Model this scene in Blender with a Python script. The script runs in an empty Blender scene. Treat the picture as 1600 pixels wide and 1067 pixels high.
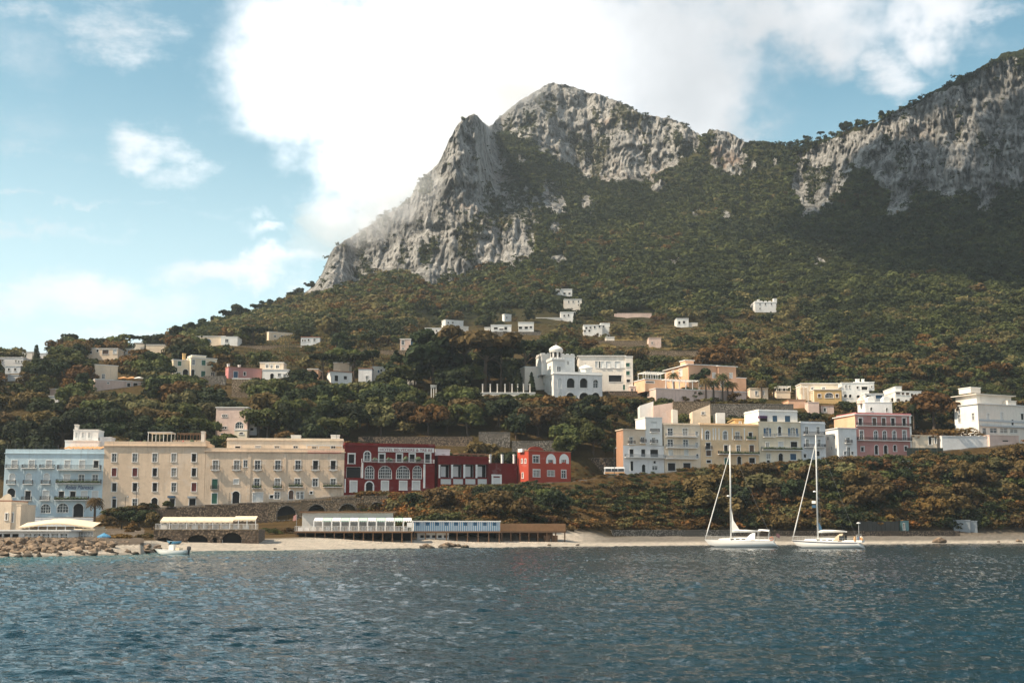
import bpy, math, random
import numpy as np
from mathutils import Vector, Matrix

random.seed(7)
RS = np.random.RandomState(11)
S = bpy.context.scene
COL = S.collection
F = 2000.0; CX = 800.0; CY = 533.5; HC = 3.2
PITCH = math.atan(294.5 / F); CT = math.cos(PITCH); ST = math.sin(PITCH)
SUN_AZ = math.radians(-107); SUN_EL = math.radians(47)

# ------------------------------------------------------------------ projection helpers
def ray(px, py):
    u = (px - CX) / F; v = (CY - py) / F
    k = CT - v * ST
    return u / k, (ST + v * CT) / k          # x = a*D ; z = HC + t*D
def row_of(D, z):
    t = (z - HC) / D
    v = (t * CT - ST) / (CT + t * ST)
    return CY - F * v
def pix(x, y, z):
    py = row_of(y, z); v = (CY - py) / F
    return CX + F * (x / y) * (CT - v * ST), py
def pt(px, py, D):
    a, t = ray(px, py)
    return Vector((a * D, D, HC + t * D))

# ------------------------------------------------------------------ noise
_T = np.random.RandomState(5).rand(256, 256)
def vnoise(x, y):
    xi = np.floor(x).astype(int); yi = np.floor(y).astype(int)
    fx = x - xi; fy = y - yi
    fx = fx * fx * (3 - 2 * fx); fy = fy * fy * (3 - 2 * fy)
    a = _T[xi & 255, yi & 255]; b = _T[(xi + 1) & 255, yi & 255]
    c = _T[xi & 255, (yi + 1) & 255]; d = _T[(xi + 1) & 255, (yi + 1) & 255]
    return (a * (1 - fx) + b * fx) * (1 - fy) + (c * (1 - fx) + d * fx) * fy
def fbm(x, y, o=4, g=.5):
    r = 0; a = 1; n = 0
    for i in range(o):
        r = r + a * vnoise(x + 17.3 * i, y + 9.1 * i); n += a; a *= g; x = x * 2.03; y = y * 2.03
    return r / n
def ridged(x, y, o=4):
    r = 0; a = 1; n = 0
    for i in range(o):
        r = r + a * (1 - np.abs(2 * vnoise(x + 31.7 * i, y + 5.3 * i) - 1)); n += a; a *= .5; x = x * 2.1; y = y * 2.1
    return r / n
def inpoly(px, py, poly):
    res = np.zeros(px.shape, bool); n = len(poly)
    for i in range(n):
        x0, y0 = poly[i]; x1, y1 = poly[(i + 1) % n]
        if y0 == y1: continue
        c = ((y0 > py) != (y1 > py)) & (px < (x1 - x0) * (py - y0) / (y1 - y0) + x0)
        res ^= c
    return res
def sstep(a, b, x):
    t = np.clip((x - a) / (b - a), 0, 1); return t * t * (3 - 2 * t)

# ------------------------------------------------------------------ object helpers
def link(o, parent=None):
    COL.objects.link(o)
    if parent is not None: o.parent = parent
    return o
def tag(o, label=None, cat=None, group=None, kind=None):
    if label: o['label'] = label
    if cat: o['category'] = cat
    if group: o['group'] = group
    if kind: o['kind'] = kind
    return o
def empty(name, loc, rz=0):
    o = bpy.data.objects.new(name, None); o.empty_display_size = .5
    o.location = loc; o.rotation_euler = (0, 0, rz); return link(o)
def np_mesh(name, co, quads, mats, smooth=False, attrs=None, tri=None):
    me = bpy.data.meshes.new(name)
    co = np.asarray(co, dtype=np.float32).reshape(-1, 3); q = np.asarray(quads, dtype=np.int32)
    k = q.shape[1]
    me.vertices.add(len(co)); me.vertices.foreach_set('co', co.ravel())
    me.loops.add(q.size); me.loops.foreach_set('vertex_index', q.ravel())
    me.polygons.add(len(q)); me.polygons.foreach_set('loop_start', np.arange(0, q.size, k, dtype=np.int32))
    if smooth: me.polygons.foreach_set('use_smooth', np.ones(len(q), dtype=bool))
    for nm, (typ, data) in (attrs or {}).items():
        a = me.attributes.new(nm, typ, 'POINT')
        a.data.foreach_set('color' if 'COLOR' in typ else 'value', np.asarray(data, dtype=np.float32).ravel())
    me.update(calc_edges=True)
    for m in (mats if isinstance(mats, (list, tuple)) else [mats]): me.materials.append(m)
    return me

class MB:
    """collects faces, then builds ONE mesh object"""
    def __init__(s, T=None): s.v = []; s.f = []; s.T = T
    def tr(s, p): return tuple(p) if s.T is None else s.T(*p)
    def poly(s, pts):
        n = len(s.v); s.v += [s.tr(p) for p in pts]; s.f.append(tuple(range(n, n + len(pts)))); return s
    def box(s, x0, x1, y0, y1, z0, z1):
        n = len(s.v)
        s.v += [s.tr(p) for p in ((x0,y0,z0),(x1,y0,z0),(x1,y1,z0),(x0,y1,z0),(x0,y0,z1),(x1,y0,z1),(x1,y1,z1),(x0,y1,z1))]
        for f in ((0,3,2,1),(4,5,6,7),(0,1,5,4),(1,2,6,5),(2,3,7,6),(3,0,4,7)): s.f.append(tuple(n + i for i in f))
        return s
    def tube(s, pts, rs, n=8, cap=True):
        pts = [Vector(p) for p in pts]
        if not isinstance(rs, (list, tuple)): rs = [rs] * len(pts)
        base = len(s.v); up = Vector((0, 0, 1))
        for i, p in enumerate(pts):
            d = (pts[min(i + 1, len(pts) - 1)] - pts[max(i - 1, 0)]).normalized()
            a = d.cross(up if abs(d.z) < .9 else Vector((1, 0, 0))).normalized(); b = d.cross(a)
            for k in range(n):
                t = 2 * math.pi * k / n
                s.v.append(s.tr(p + (a * math.cos(t) + b * math.sin(t)) * rs[i]))
        for i in range(len(pts) - 1):
            for k in range(n):
                k2 = (k + 1) % n
                s.f.append((base + i*n + k, base + i*n + k2, base + (i+1)*n + k2, base + (i+1)*n + k))
        if cap:
            s.f.append(tuple(base + k for k in range(n))[::-1])
            s.f.append(tuple(base + (len(pts)-1)*n + k for k in range(n)))
        return s
    def lathe(s, c, prof, n=12):
        base = len(s.v); cx, cy, cz = c
        for r, z in prof:
            for k in range(n):
                t = 2 * math.pi * k / n; s.v.append(s.tr((cx + r * math.cos(t), cy + r * math.sin(t), cz + z)))
        for i in range(len(prof) - 1):
            for k in range(n):
                k2 = (k + 1) % n
                s.f.append((base + i*n + k, base + i*n + k2, base + (i+1)*n + k2, base + (i+1)*n + k))
        s.f.append(tuple(base + k for k in range(n))[::-1]); s.f.append(tuple(base + (len(prof)-1)*n + k for k in range(n)))
        return s
    def loft(s, rings, closed=True, caps=True):
        base = len(s.v); n = len(rings[0])
        for r in rings: s.v += [s.tr(p) for p in r]
        m = n if closed else n - 1
        for i in range(len(rings) - 1):
            for k in range(m):
                k2 = (k + 1) % n
                s.f.append((base + i*n + k, base + i*n + k2, base + (i+1)*n + k2, base + (i+1)*n + k))
        if caps and closed:
            s.f.append(tuple(base + k for k in range(n))[::-1]); s.f.append(tuple(base + (len(rings)-1)*n + k for k in range(n)))
        return s
    def build(s, name, m, parent=None, smooth=False):
        me = bpy.data.meshes.new(name); me.from_pydata(s.v, [], s.f)
        me.materials.append(m)
        if smooth: me.polygons.foreach_set('use_smooth', [True] * len(me.polygons))
        me.update()
        return link(bpy.data.objects.new(name, me), parent)

# ------------------------------------------------------------------ materials
def nodes(name):
    m = bpy.data.materials.new(name); m.use_nodes = True
    nt = m.node_tree; b = nt.nodes['Principled BSDF']
    return m, nt, b
def N(nt, typ, **kw):
    n = nt.nodes.new(typ)
    for k, v in kw.items():
        if k.startswith('i_'): n.inputs[k[2:].replace('_', ' ')].default_value = v
        elif k.startswith('n_'): n.inputs[int(k[2:])].default_value = v
        else: setattr(n, k, v)
    return n
def L(nt, a, b): nt.links.new(a, b)
def rgb(c): return (c[0], c[1], c[2], 1)
def mix(nt, fac, a, b, blend='MIX'):
    n = nt.nodes.new('ShaderNodeMix'); n.data_type = 'RGBA'; n.blend_type = blend
    for sock, val in ((n.inputs[0], fac), (n.inputs[6], a), (n.inputs[7], b)):
        if hasattr(val, 'is_linked') or hasattr(val, 'links'): L(nt, val, sock)
        elif isinstance(val, (int, float)): sock.default_value = val
        else: sock.default_value = rgb(val)
    return n.outputs[2]
def noise(nt, vec, scale, detail=4, rough=.55, dim='3D'):
    n = N(nt, 'ShaderNodeTexNoise', noise_dimensions=dim); n.inputs['Scale'].default_value = scale
    n.inputs['Detail'].default_value = detail; n.inputs['Roughness'].default_value = rough
    if vec is not None: L(nt, vec, n.inputs['Vector'])
    return n.outputs['Fac']
def mrange(nt, v, a, b, c=0., d=1., smooth=True):
    n = N(nt, 'ShaderNodeMapRange'); n.interpolation_type = 'SMOOTHSTEP' if smooth else 'LINEAR'
    n.inputs['From Min'].default_value = a; n.inputs['From Max'].default_value = b
    n.inputs['To Min'].default_value = c; n.inputs['To Max'].default_value = d
    L(nt, v, n.inputs['Value']); return n.outputs['Result']
def scaled(nt, vec, s):
    n = N(nt, 'ShaderNodeVectorMath', operation='MULTIPLY'); L(nt, vec, n.inputs[0]); n.inputs[1].default_value = s
    return n.outputs['Vector']
def math2(nt, op, a, b=None):
    n = N(nt, 'ShaderNodeMath', operation=op)
    for i, v in enumerate((a, b)):
        if v is None: continue
        if isinstance(v, (int, float)): n.inputs[i].default_value = v
        else: L(nt, v, n.inputs[i])
    return n.outputs[0]
def bump(nt, b, h, strength=.3, dist=.1):
    n = N(nt, 'ShaderNodeBump'); n.inputs['Strength'].default_value = strength; n.inputs['Distance'].default_value = dist
    L(nt, h, n.inputs['Height']); L(nt, n.outputs['Normal'], b.inputs['Normal'])
_MC = {}
def plain(name, c, rough=.6, metal=0., var=.12, scale=2.):
    if name in _MC: return _MC[name]
    m, nt, b = nodes(name)
    pos = N(nt, 'ShaderNodeTexCoord').outputs['Object']
    f = noise(nt, pos, scale, 5)
    L(nt, mix(nt, f, [x * (1 - var * 1.6) for x in c], [min(1, x * (1 + var)) for x in c]), b.inputs['Base Color'])
    b.inputs['Roughness'].default_value = rough; b.inputs['Metallic'].default_value = metal
    _MC[name] = m; return m
def stucco(name, c, dirt=.5, stain=(.16, .13, .1)):
    if name in _MC: return _MC[name]
    m, nt, b = nodes(name)
    g = N(nt, 'ShaderNodeNewGeometry').outputs['Position']
    big = mrange(nt, noise(nt, g, .16, 5, .6), .3, .75)
    col = mix(nt, big, [min(.8, x * 1.05) for x in c], [x * .80 for x in c])
    streak = mrange(nt, noise(nt, scaled(nt, g, (1.3, 1.3, .12)), 1.0, 5, .65), .5, .78)
    col = mix(nt, math2(nt, 'MULTIPLY', streak, dirt), col, [a * .45 + s_ * .55 for a, s_ in zip(c, stain)])
    fine = mrange(nt, noise(nt, g, 1.7, 6, .7), .42, .7)
    col = mix(nt, math2(nt, 'MULTIPLY', fine, dirt * .45), col, [x * .62 for x in c])
    patch = mrange(nt, noise(nt, scaled(nt, g, (.5, .5, .7)), .5, 3, .5), .60, .66)
    col = mix(nt, math2(nt, 'MULTIPLY', patch, dirt * .4), col, [x * .5 + .3 for x in c])
    L(nt, col, b.inputs['Base Color']); b.inputs['Roughness'].default_value = .9
    b.inputs['Specular IOR Level'].default_value = .2
    bump(nt, b, noise(nt, g, 3., 5), .25, .08)
    _MC[name] = m; return m
def stonework(name, c, c2, sx=1.6):
    if name in _MC: return _MC[name]
    m, nt, b = nodes(name)
    g = N(nt, 'ShaderNodeNewGeometry').outputs['Position']
    v = N(nt, 'ShaderNodeTexVoronoi'); v.inputs['Scale'].default_value = sx; L(nt, g, v.inputs['Vector'])
    cell = N(nt, 'ShaderNodeSeparateColor'); L(nt, v.outputs['Color'], cell.inputs[0])
    col = mix(nt, cell.outputs[0], c, c2)
    col = mix(nt, mrange(nt, v.outputs['Distance'], .35, .6), col, [x * .35 for x in c])
    col = mix(nt, mrange(nt, noise(nt, g, .25, 5), .4, .7), col, [x * .55 for x in c])
    L(nt, col, b.inputs['Base Color']); b.inputs['Roughness'].default_value = .95
    bump(nt, b, v.outputs['Distance'], .5, -.15)
    _MC[name] = m; return m
def leafmat(name, dark, light, attr=False):
    if name in _MC: return _MC[name]
    m, nt, b = nodes(name)
    g = N(nt, 'ShaderNodeNewGeometry').outputs['Position']
    f = mrange(nt, noise(nt, g, .55, 4, .6), .3, .7)
    if attr:
        at = N(nt, 'ShaderNodeAttribute', attribute_name='tint').outputs['Color']
        col = mix(nt, f, at, at, 'MIX')
        col = mix(nt, mrange(nt, noise(nt, g, .5, 4, .6), .3, .7), mix(nt, 1., at, (.62, .66, .62), 'MULTIPLY'), mix(nt, 1., at, (1.35, 1.25, 1.15), 'MULTIPLY'))
    else:
        r = N(nt, 'ShaderNodeObjectInfo').outputs['Random']
        col = mix(nt, f, dark, light)
        hs = N(nt, 'ShaderNodeHueSaturation'); L(nt, col, hs.inputs['Color'])
        L(nt, mrange(nt, r, 0, 1, .7, 1.25, False), hs.inputs['Value']); L(nt, mrange(nt, r, 0, 1, .485, .515, False), hs.inputs['Hue'])
        col = hs.outputs['Color']
    L(nt, col, b.inputs['Base Color']); b.inputs['Roughness'].default_value = .75
    b.inputs['Specular IOR Level'].default_value = .15
    tr = N(nt, 'ShaderNodeBsdfTranslucent'); L(nt, col, tr.inputs['Color'])
    ms = N(nt, 'ShaderNodeMixShader'); ms.inputs[0].default_value = .22
    L(nt, b.outputs[0], ms.inputs[1]); L(nt, tr.outputs[0], ms.inputs[2])
    L(nt, ms.outputs[0], nt.nodes['Material Output'].inputs['Surface'])
    _MC[name] = m; return m

# ------------------------------------------------------------------ terrain profile
def K(x, *kv):
    xs = [k for k, _ in kv]; ys = [v for _, v in kv]
    return np.interp(x, xs, ys)
V8 = (CY - 800) / F
def a2px_low(a): return CX + F * a * (CT - V8 * ST)
def a2px_mid(a): return CX + F * a * CT
SHORE = ((-400, 880), (0, 870), (150, 867), (222, 865), (250, 861), (450, 859), (550, 857), (900, 853), (1200, 850.5), (1600, 848), (2100, 846))
ROADROW = ((-400, 815), (0, 809), (150, 807), (168, 797), (320, 788), (430, 783), (540, 773), (678, 769), (692, 759), (800, 755), (890, 752), (970, 741), (1040, 738), (1095, 730), (1185, 725), (1250, 719), (1340, 714), (1424, 711), (1490, 702), (1600, 692), (2100, 680))
ROADD = ((-400, 308), (0, 310), (160, 312), (320, 314), (540, 318), (680, 324), (800, 335), (1000, 350), (1150, 356), (1350, 366), (1600, 378), (2100, 385))
def shore_D(px):
    r = K(px, *SHORE); return HC * F / (r - 828.0)
def road_D(px): return K(px, *ROADD)
def road_z(px):
    D = road_D(px); a, t = ray(px, K(px, *ROADROW)); return HC + t * D
SKY = [(-400, 590), (0, 566), (60, 560), (130, 553), (200, 549), (262, 540), (275, 532), (300, 527), (330, 516), (370, 505), (400, 495), (440, 478), (470, 461), (480, 454), (490, 446), (503, 428), (512, 405), (522, 387), (545, 371), (570, 356), (600, 336), (620, 325), (640, 309), (652, 287), (668, 268), (682, 258), (692, 242), (702, 218), (712, 200), (722, 188), (735, 180), (746, 180), (756, 190), (764, 196), (771, 192), (785, 178), (800, 166), (815, 156), (832, 144), (848, 135), (862, 130), (882, 130), (897, 136), (915, 143), (948, 150), (965, 158), (982, 164), (998, 176), (1012, 181), (1030, 182), (1052, 186), (1070, 194), (1083, 203), (1098, 210), (1105, 207), (1109, 202), (1125, 203), (1145, 209), (1160, 219), (1168, 226), (1180, 222), (1200, 224), (1240, 225), (1262, 220), (1290, 214), (1320, 203), (1345, 193), (1372, 186), (1400, 172), (1430, 158), (1460, 142), (1500, 117), (1530, 104), (1560, 93), (1600, 78), (1700, 55), (2000, 10)]
_sa = np.array([ray(x, y)[0] for x, y in SKY]); _sr = np.array([y for _, y in SKY], float)
def sky_row(a):
    r = np.interp(a, _sa, _sr)
    return r + (fbm(np.asarray(a) * 220 + 50, np.zeros_like(np.asarray(a, float)) + 3.3, 3) - .5) * 7 * sstep(-.17, -.13, np.asarray(a, float))
# upper hillside: key columns of (row, depth), last = skyline
UP = [(-400, [(705, 362), (650, 388), (615, 420), (590, 500)]),
 (0, [(705, 360), (640, 390), (600, 430), (575, 480), (562, 530)]),
 (130, [(700, 362), (650, 390), (600, 432), (570, 480), (552, 560)]),
 (260, [(690, 362), (640, 392), (595, 432), (565, 480), (540, 600)]),
 (340, [(690, 365), (640, 395), (600, 425), (570, 465), (545, 520), (528, 610), (514, 720)]),
 (440, [(690, 365), (640, 395), (600, 425), (570, 470), (543, 540), (523, 620), (490, 760), (478, 850)]),
 (490, [(690, 365), (640, 395), (600, 428), (570, 470), (543, 540), (520, 620), (480, 760), (458, 870), (448, 905)]),
 (560, [(690, 367), (640, 397), (600, 430), (570, 475), (543, 540), (515, 620), (470, 760), (440, 890), (362, 965)]),
 (640, [(685, 370), (640, 400), (600, 432), (565, 490), (535, 560), (500, 650), (460, 770), (436, 850), (370, 920), (310, 985)]),
 (700, [(685, 370), (640, 400), (600, 432), (565, 490), (535, 560), (500, 650), (470, 750), (446, 830), (350, 900), (220, 975)]),
 (740, [(685, 370), (640, 400), (600, 432), (565, 490), (535, 560), (500, 650), (460, 760), (426, 850), (300, 935), (180, 1010)]),
 (785, [(685, 370), (640, 402), (600, 436), (560, 500), (520, 590), (480, 690), (440, 780), (416, 850), (330, 955), (250, 1120), (178, 1290)]),
 (900, [(705, 366), (660, 392), (600, 440), (560, 510), (520, 600), (480, 690), (440, 780), (380, 920), (300, 1120), (262, 1190), (136, 1310)]),
 (1000, [(690, 385), (650, 404), (610, 440), (570, 510), (530, 590), (490, 670), (440, 770), (390, 880), (330, 1030), (290, 1120), (176, 1220)]),
 (1160, [(680, 392), (640, 415), (600, 460), (560, 530), (520, 600), (470, 700), (410, 820), (350, 950), (277, 1080), (219, 1130)]),
 (1250, [(670, 400), (635, 418), (600, 470), (550, 550), (500, 630), (430, 760), (350, 900), (300, 980), (223, 1060)]),
 (1400, [(665, 405), (632, 425), (600, 475), (550, 545), (500, 610), (430, 720), (360, 840), (318, 895), (172, 975)]),
 (1600, [(665, 415), (635, 440), (600, 495), (550, 555), (500, 615), (430, 710), (360, 815), (300, 880), (78, 960)]),
 (2000, [(665, 420), (600, 500), (500, 610), (400, 740), (300, 850), (20, 940)])]
TN = np.linspace(0, 1, 80)
UPX = np.array([k for k, _ in UP], float)
UPR0 = np.array([l[0][0] for _, l in UP], float)
_upD = []
for k, l in UP:
    rr = np.array([r for r, _ in l], float); dd = np.log([d for _, d in l])
    t = (rr[0] - rr) / (rr[0] - rr[-1]); _upD.append(np.interp(TN, t, dd))
_upD = np.array(_upD)
ker = np.array([1, 2, 3, 2, 1]) / 9.
_p = np.pad(_upD, ((0, 0), (2, 2)), mode='edge')
_sm = sum(ker[i] * _p[:, i:i + 80] for i in range(5)); _sm[:, :1] = _upD[:, :1]; _sm[:, -1:] = _upD[:, -1:]; _upD = _sm
NPROF = 520
def profile(a):
    """height profile of one azimuth column: arrays of depth D and height z"""
    pl = a2px_low(a); pm = a2px_mid(a)
    Ds = float(shore_D(pl)); Dt = float(road_D(pl)); zt = float(road_z(pl))
    w = float(K(pl, (0, 27), (700, 26), (800, 22), (900, 12), (960, 20), (975, 24), (1400, 24), (1600, 26)))
    d2 = Ds + float(K(pl, (0, 12), (220, 10), (260, 18), (540, 22), (880, 26)))
    z2 = float(K(pl, (0, 1.7), (220, 1.5), (260, .9), (700, .8), (880, 1.2), (960, 1.7), (1600, 1.8)))
    d3 = float(K(pl, (-400, 305), (0, 307), (160, 309), (320, 311), (540, 314.6), (600, 316), (640, 290), (670, 268), (800, 275), (880, 295), (960, 317), (1300, 332), (1600, 348), (2000, 352)))
    z3 = float(K(pl, (0, 3.0), (320, 4.0), (540, 6.0), (600, 4.5), (660, 2.2), (880, 2.9), (960, 3.3), (1600, 3.4)))
    kk = float(np.clip((pl - 880) / 80, 0, 1)); d2 = d2 * (1 - kk) + (d3 - 2.2) * kk
    r0 = float(np.interp(pm, UPX, UPR0)); rs = float(sky_row(a))
    i = int(np.clip(np.searchsorted(UPX, pm) - 1, 0, len(UPX) - 2)); f = float(np.clip((pm - UPX[i]) / (UPX[i + 1] - UPX[i]), 0, 1))
    f = f * f * (3 - 2 * f)
    lD = _upD[i] * (1 - f) + _upD[i + 1] * f
    rsm = float(np.mean(np.interp(a + np.linspace(-.02, .02, 9), _sa, _sr)))
    rows = r0 + (rsm - r0) * TN + (rs - rsm) * TN ** 4; Du = np.exp(lD)
    v = (CY - rows) / F; zu = HC + Du * (ST + v * CT) / (CT - v * ST)
    m = Du > Dt + w + 3; Du = Du[m]; zu = zu[m]
    Dl = [Ds - 60, Ds - 12, Ds, d2, max(d3, d2 + 4), Dt, Dt + w]; zl = [-7, -2.2, -.02, z2, z3, zt, zt + .4]
    D = np.concatenate([Dl, Du, [Du[-1] + 60, Du[-1] + 220, Du[-1] + 600]])
    z = np.concatenate([zl, zu, [zu[-1] - 6, zu[-1] - 70, max(zu[-1] - 330, -5)]])
    return D, z
_PC = {}
def prof_c(a):
    k = round(a * 1500)
    if k not in _PC: _PC[k] = profile(k / 1500.)
    return _PC[k]
def ground_z(a, D):
    d, z = prof_c(a); return float(np.interp(D, d, z))
def gdepth(px, py, dmin=0):
    """depth at which the pixel's ray meets the ground"""
    a, t = ray(px, py); d, z = prof_c(a)
    dd = np.geomspace(max(d[2], dmin, 100), d[-4], 900); zz = np.interp(dd, d, z)
    k = np.nonzero(zz >= HC + t * dd - 1e-3)[0]
    return float(dd[k[0]]) if len(k) else float(d[-4])

ROCKPOLY = [
 [(466, 470), (474, 452), (486, 438), (500, 420), (512, 396), (524, 378), (560, 345), (600, 318), (640, 290), (668, 256), (690, 230), (706, 196), (722, 176), (752, 172), (768, 195), (772, 215), (790, 250), (806, 275), (818, 300), (838, 330), (840, 375), (838, 400), (822, 410), (795, 420), (762, 416), (735, 429), (712, 432), (683, 447), (655, 440), (622, 424), (590, 432), (561, 445), (520, 457), (492, 466)],
 [(760, 200), (775, 180), (830, 138), (870, 120), (950, 140), (1000, 170), (1060, 180), (1095, 205), (1088, 240), (1075, 256), (1050, 262), (1030, 272), (1012, 291), (975, 284), (945, 289), (930, 280), (913, 280), (895, 262), (880, 258), (862, 240), (846, 236), (825, 225), (800, 214), (775, 210)],
 [(846, 290), (862, 275), (875, 290), (886, 315), (884, 335), (866, 338), (848, 322)], [(905, 308), (920, 304), (928, 320), (916, 332), (904, 325)],
 [(1014, 290), (1036, 282), (1044, 294), (1030, 302), (1014, 308)], [(858, 398), (882, 396), (890, 410), (872, 416), (858, 412)],
 [(1126, 332), (1140, 330), (1146, 342), (1134, 343)], [(1080, 335), (1092, 331), (1094, 340), (1082, 343)], [(832, 300), (850, 318), (846, 330), (828, 318)],
 [(1105, 200), (1130, 196), (1166, 218), (1165, 250), (1158, 277), (1138, 274), (1110, 262), (1104, 240)],
 [(1172, 258), (1182, 252), (1184, 266), (1174, 266)], [(1196, 255), (1212, 246), (1216, 260), (1200, 268)],
 [(1240, 245), (1262, 232), (1300, 220), (1340, 201), (1400, 179), (1450, 155), (1500, 128), (1560, 103), (1600, 88), (1800, 40), (1960, 40), (1960, 300), (1700, 285), (1600, 288), (1585, 296), (1560, 292), (1540, 340), (1528, 336), (1530, 300), (1505, 300), (1480, 312), (1460, 300), (1430, 292), (1425, 318), (1392, 340), (1382, 330), (1390, 300), (1350, 268), (1330, 262), (1322, 290), (1300, 312), (1275, 336), (1256, 338), (1245, 310), (1232, 300), (1232, 282), (1250, 262)],
 [(800, 235), (815, 242), (824, 264), (808, 262)], [(858, 345), (877, 350), (873, 370), (856, 362)], [(815, 285), (828, 288), (830, 305), (817, 302)], [(1270, 402), (1288, 396), (1298, 420), (1282, 418)], [(1030, 410), (1062, 405), (1060, 414), (1032, 420)]]

def build_terrain():
    af = np.arange(-.432, .432, .00062); a = np.concatenate([np.linspace(-.8, -.44, 60), af, np.linspace(.44, .8, 60)])
    NR = 560; P = np.zeros((len(a), NR, 2))
    for i, ai in enumerate(a):
        D, z = profile(ai)
        dd = np.unique(np.concatenate([np.geomspace(D[0], D[-1], 900), D])); zz = np.interp(dd, D, z)
        rr = row_of(dd, zz)
        w = np.abs(np.diff(rr)) * np.where(dd[1:] > 420, 1.5, 1.) + 160 * np.diff(np.log(dd))
        c = np.concatenate([[0], np.cumsum(w)]); c /= c[-1]
        P[i, :, 0] = np.interp(np.linspace(0, 1, NR), c, dd); P[i, :, 1] = np.interp(P[i, :, 0], D, z)
    A = np.repeat(a[:, None], NR, 1); D = P[..., 0]; Z = P[..., 1]
    PY = row_of(D, Z); PX = CX + F * A * (CT - (CY - PY) / F * ST)
    # rock mask
    wx = (fbm(PX * .035, PY * .035, 4) - .5) * 34; wy = (fbm(PX * .035 + 40, PY * .035 + 80, 4) - .5) * 34
    rock = np.zeros(PX.shape)
    for pl in ROCKPOLY: rock = np.maximum(rock, inpoly(PX + wx * .6, PY + wy * .6, pl).astype(float))
    soft = rock.copy()
    for _ in range(6):
        s = soft.copy(); s[1:-1, 1:-1] = (soft[:-2, 1:-1] + soft[2:, 1:-1] + soft[1:-1, :-2] + soft[1:-1, 2:] + soft[1:-1, 1:-1]) / 5; soft = s
    veg = fbm(PX * .03 + 7, PY * .018 + 3, 5, .6)
    # displacement of cliffs along the sight line: buttresses, flutes and ledges
    hx = A * 1000; hz = Z
    big = ridged(hx * .018 + 3, hz * .006, 3) - .5
    mid = ridged(hx * .06 + fbm(hx * .02, hz * .02, 3) * 2, hz * .014, 4) - .5
    fine = fbm(hx * .25, hz * .10, 4) - .5
    ledge = fbm(hx * .03, hz * .12, 4) - .5
    crack = ridged(hx * .16 + fbm(hx * .05, hz * .03, 3) * 3, hz * .022, 3) - .5; fin2 = fbm(hx * .55, hz * .3, 4, .6) - .5
    disp = -big * .030 + mid * .026 + crack * .024 - fine * .012 - fin2 * .013 - ledge * .014
    soft2 = soft * sstep(700, 800, D)
    k = 1 + disp * soft2
    hill = (fbm(hx * .03 + 9, D * .02, 4) - .5) * .022 * (1 - soft2) * sstep(450, 600, D)
    X = A * D * k; Y = D * k; ZZ = HC + (Z - HC) * k + hill * D * .35
    # terraced fields
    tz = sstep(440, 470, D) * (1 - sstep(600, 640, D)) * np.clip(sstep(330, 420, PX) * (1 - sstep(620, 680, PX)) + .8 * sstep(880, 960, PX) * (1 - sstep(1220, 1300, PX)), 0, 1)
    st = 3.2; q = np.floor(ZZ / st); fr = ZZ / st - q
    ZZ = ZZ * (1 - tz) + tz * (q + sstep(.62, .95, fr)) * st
    # base colours (true surface colours)
    g = np.zeros(PX.shape + (3,))
    n1 = fbm(X * .03, Y * .03, 4)[..., None]; n2 = fbm(X * .11 + 5, Y * .11, 4)[..., None]
    green = np.array([.028, .036, .016]); brown = np.array([.12, .075, .032]); olive = np.array([.075, .066, .026]); sand = np.array([.74, .67, .59]); earth = np.array([.16, .115, .075])
    g[:] = green + (olive - green) * np.clip(n1 * 1.4 - .4, 0, 1)
    low = (1 - sstep(560, 700, D))[..., None]
    g = g * (1 - low) + low * (olive * (1 - n2) + brown * n2)
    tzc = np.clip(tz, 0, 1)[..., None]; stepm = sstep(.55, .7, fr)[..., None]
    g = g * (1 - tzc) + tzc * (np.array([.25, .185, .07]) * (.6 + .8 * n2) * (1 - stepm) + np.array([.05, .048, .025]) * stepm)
    Dt = np.array([float(road_D(a2px_low(x))) for x in a])[:, None]; Dsx = np.array([float(shore_D(a2px_low(x))) for x in a])[:, None]
    slope = ((D < Dt + 2) & (D > Dsx + 20))[..., None]
    g = np.where(slope, np.array([.12, .078, .032]) * (.6 + .8 * n2), g)
    road = ((D > Dt - .3) & (D < Dt + np.interp(PX, [0, 790, 860, 960, 985], [26, 22, 7, 7, 22])) & (PX < 1640))[..., None]
    g = np.where(road, np.array([.16, .15, .14]) * (.8 + .4 * n2), g)
    pl = PX
    bw = np.interp(pl, [0, 215, 250, 540, 700, 900, 1000, 1300, 1600], [14, 14, 26, 34, 30, 38, 48, 34, 24])
    bs = 1 - sstep(0, 10, D - Dsx - bw); bs = (bs * (D < Dt - 4))[..., None]
    peb = fbm(X * .9, Y * .9, 3)[..., None]
    pebble = (sstep(880, 960, PX) * sstep(-.3, .2, (D - Dsx - bw * .42) / (bw * .45)))[..., None]; sandc = sand * (1 - pebble) + np.array([.30, .275, .245]) * pebble
    g = g * (1 - bs) + bs * sandc * (.75 + .45 * peb)
    left = ((PX < 225) & (D > Dsx + 8) & (D < Dt - 3))[..., None]
    g = np.where(left, earth * (.7 + .6 * n2) + .08, g)
    wet = (sstep(-3, 0, D - Dsx) * (1 - sstep(0, 2.5, D - Dsx)))[..., None]
    g = g * (1 - .45 * wet)
    tuft = sstep(.55, .60, veg - .1 * sstep(180, 120, PY) - .06 * sstep(1200, 1350, PX))
    rk = np.clip(soft * 1.3 - tuft * .85, 0, 1)
    co = np.stack([X, Y, ZZ], -1).reshape(-1, 3)
    nA = len(a); idx = np.arange(nA * NR).reshape(nA, NR)
    q4 = np.stack([idx[:-1, :-1], idx[1:, :-1], idx[1:, 1:], idx[:-1, 1:]], -1).reshape(-1, 4)
    gc = np.concatenate([g, np.ones(PX.shape + (1,))], -1).reshape(-1, 4)
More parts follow.
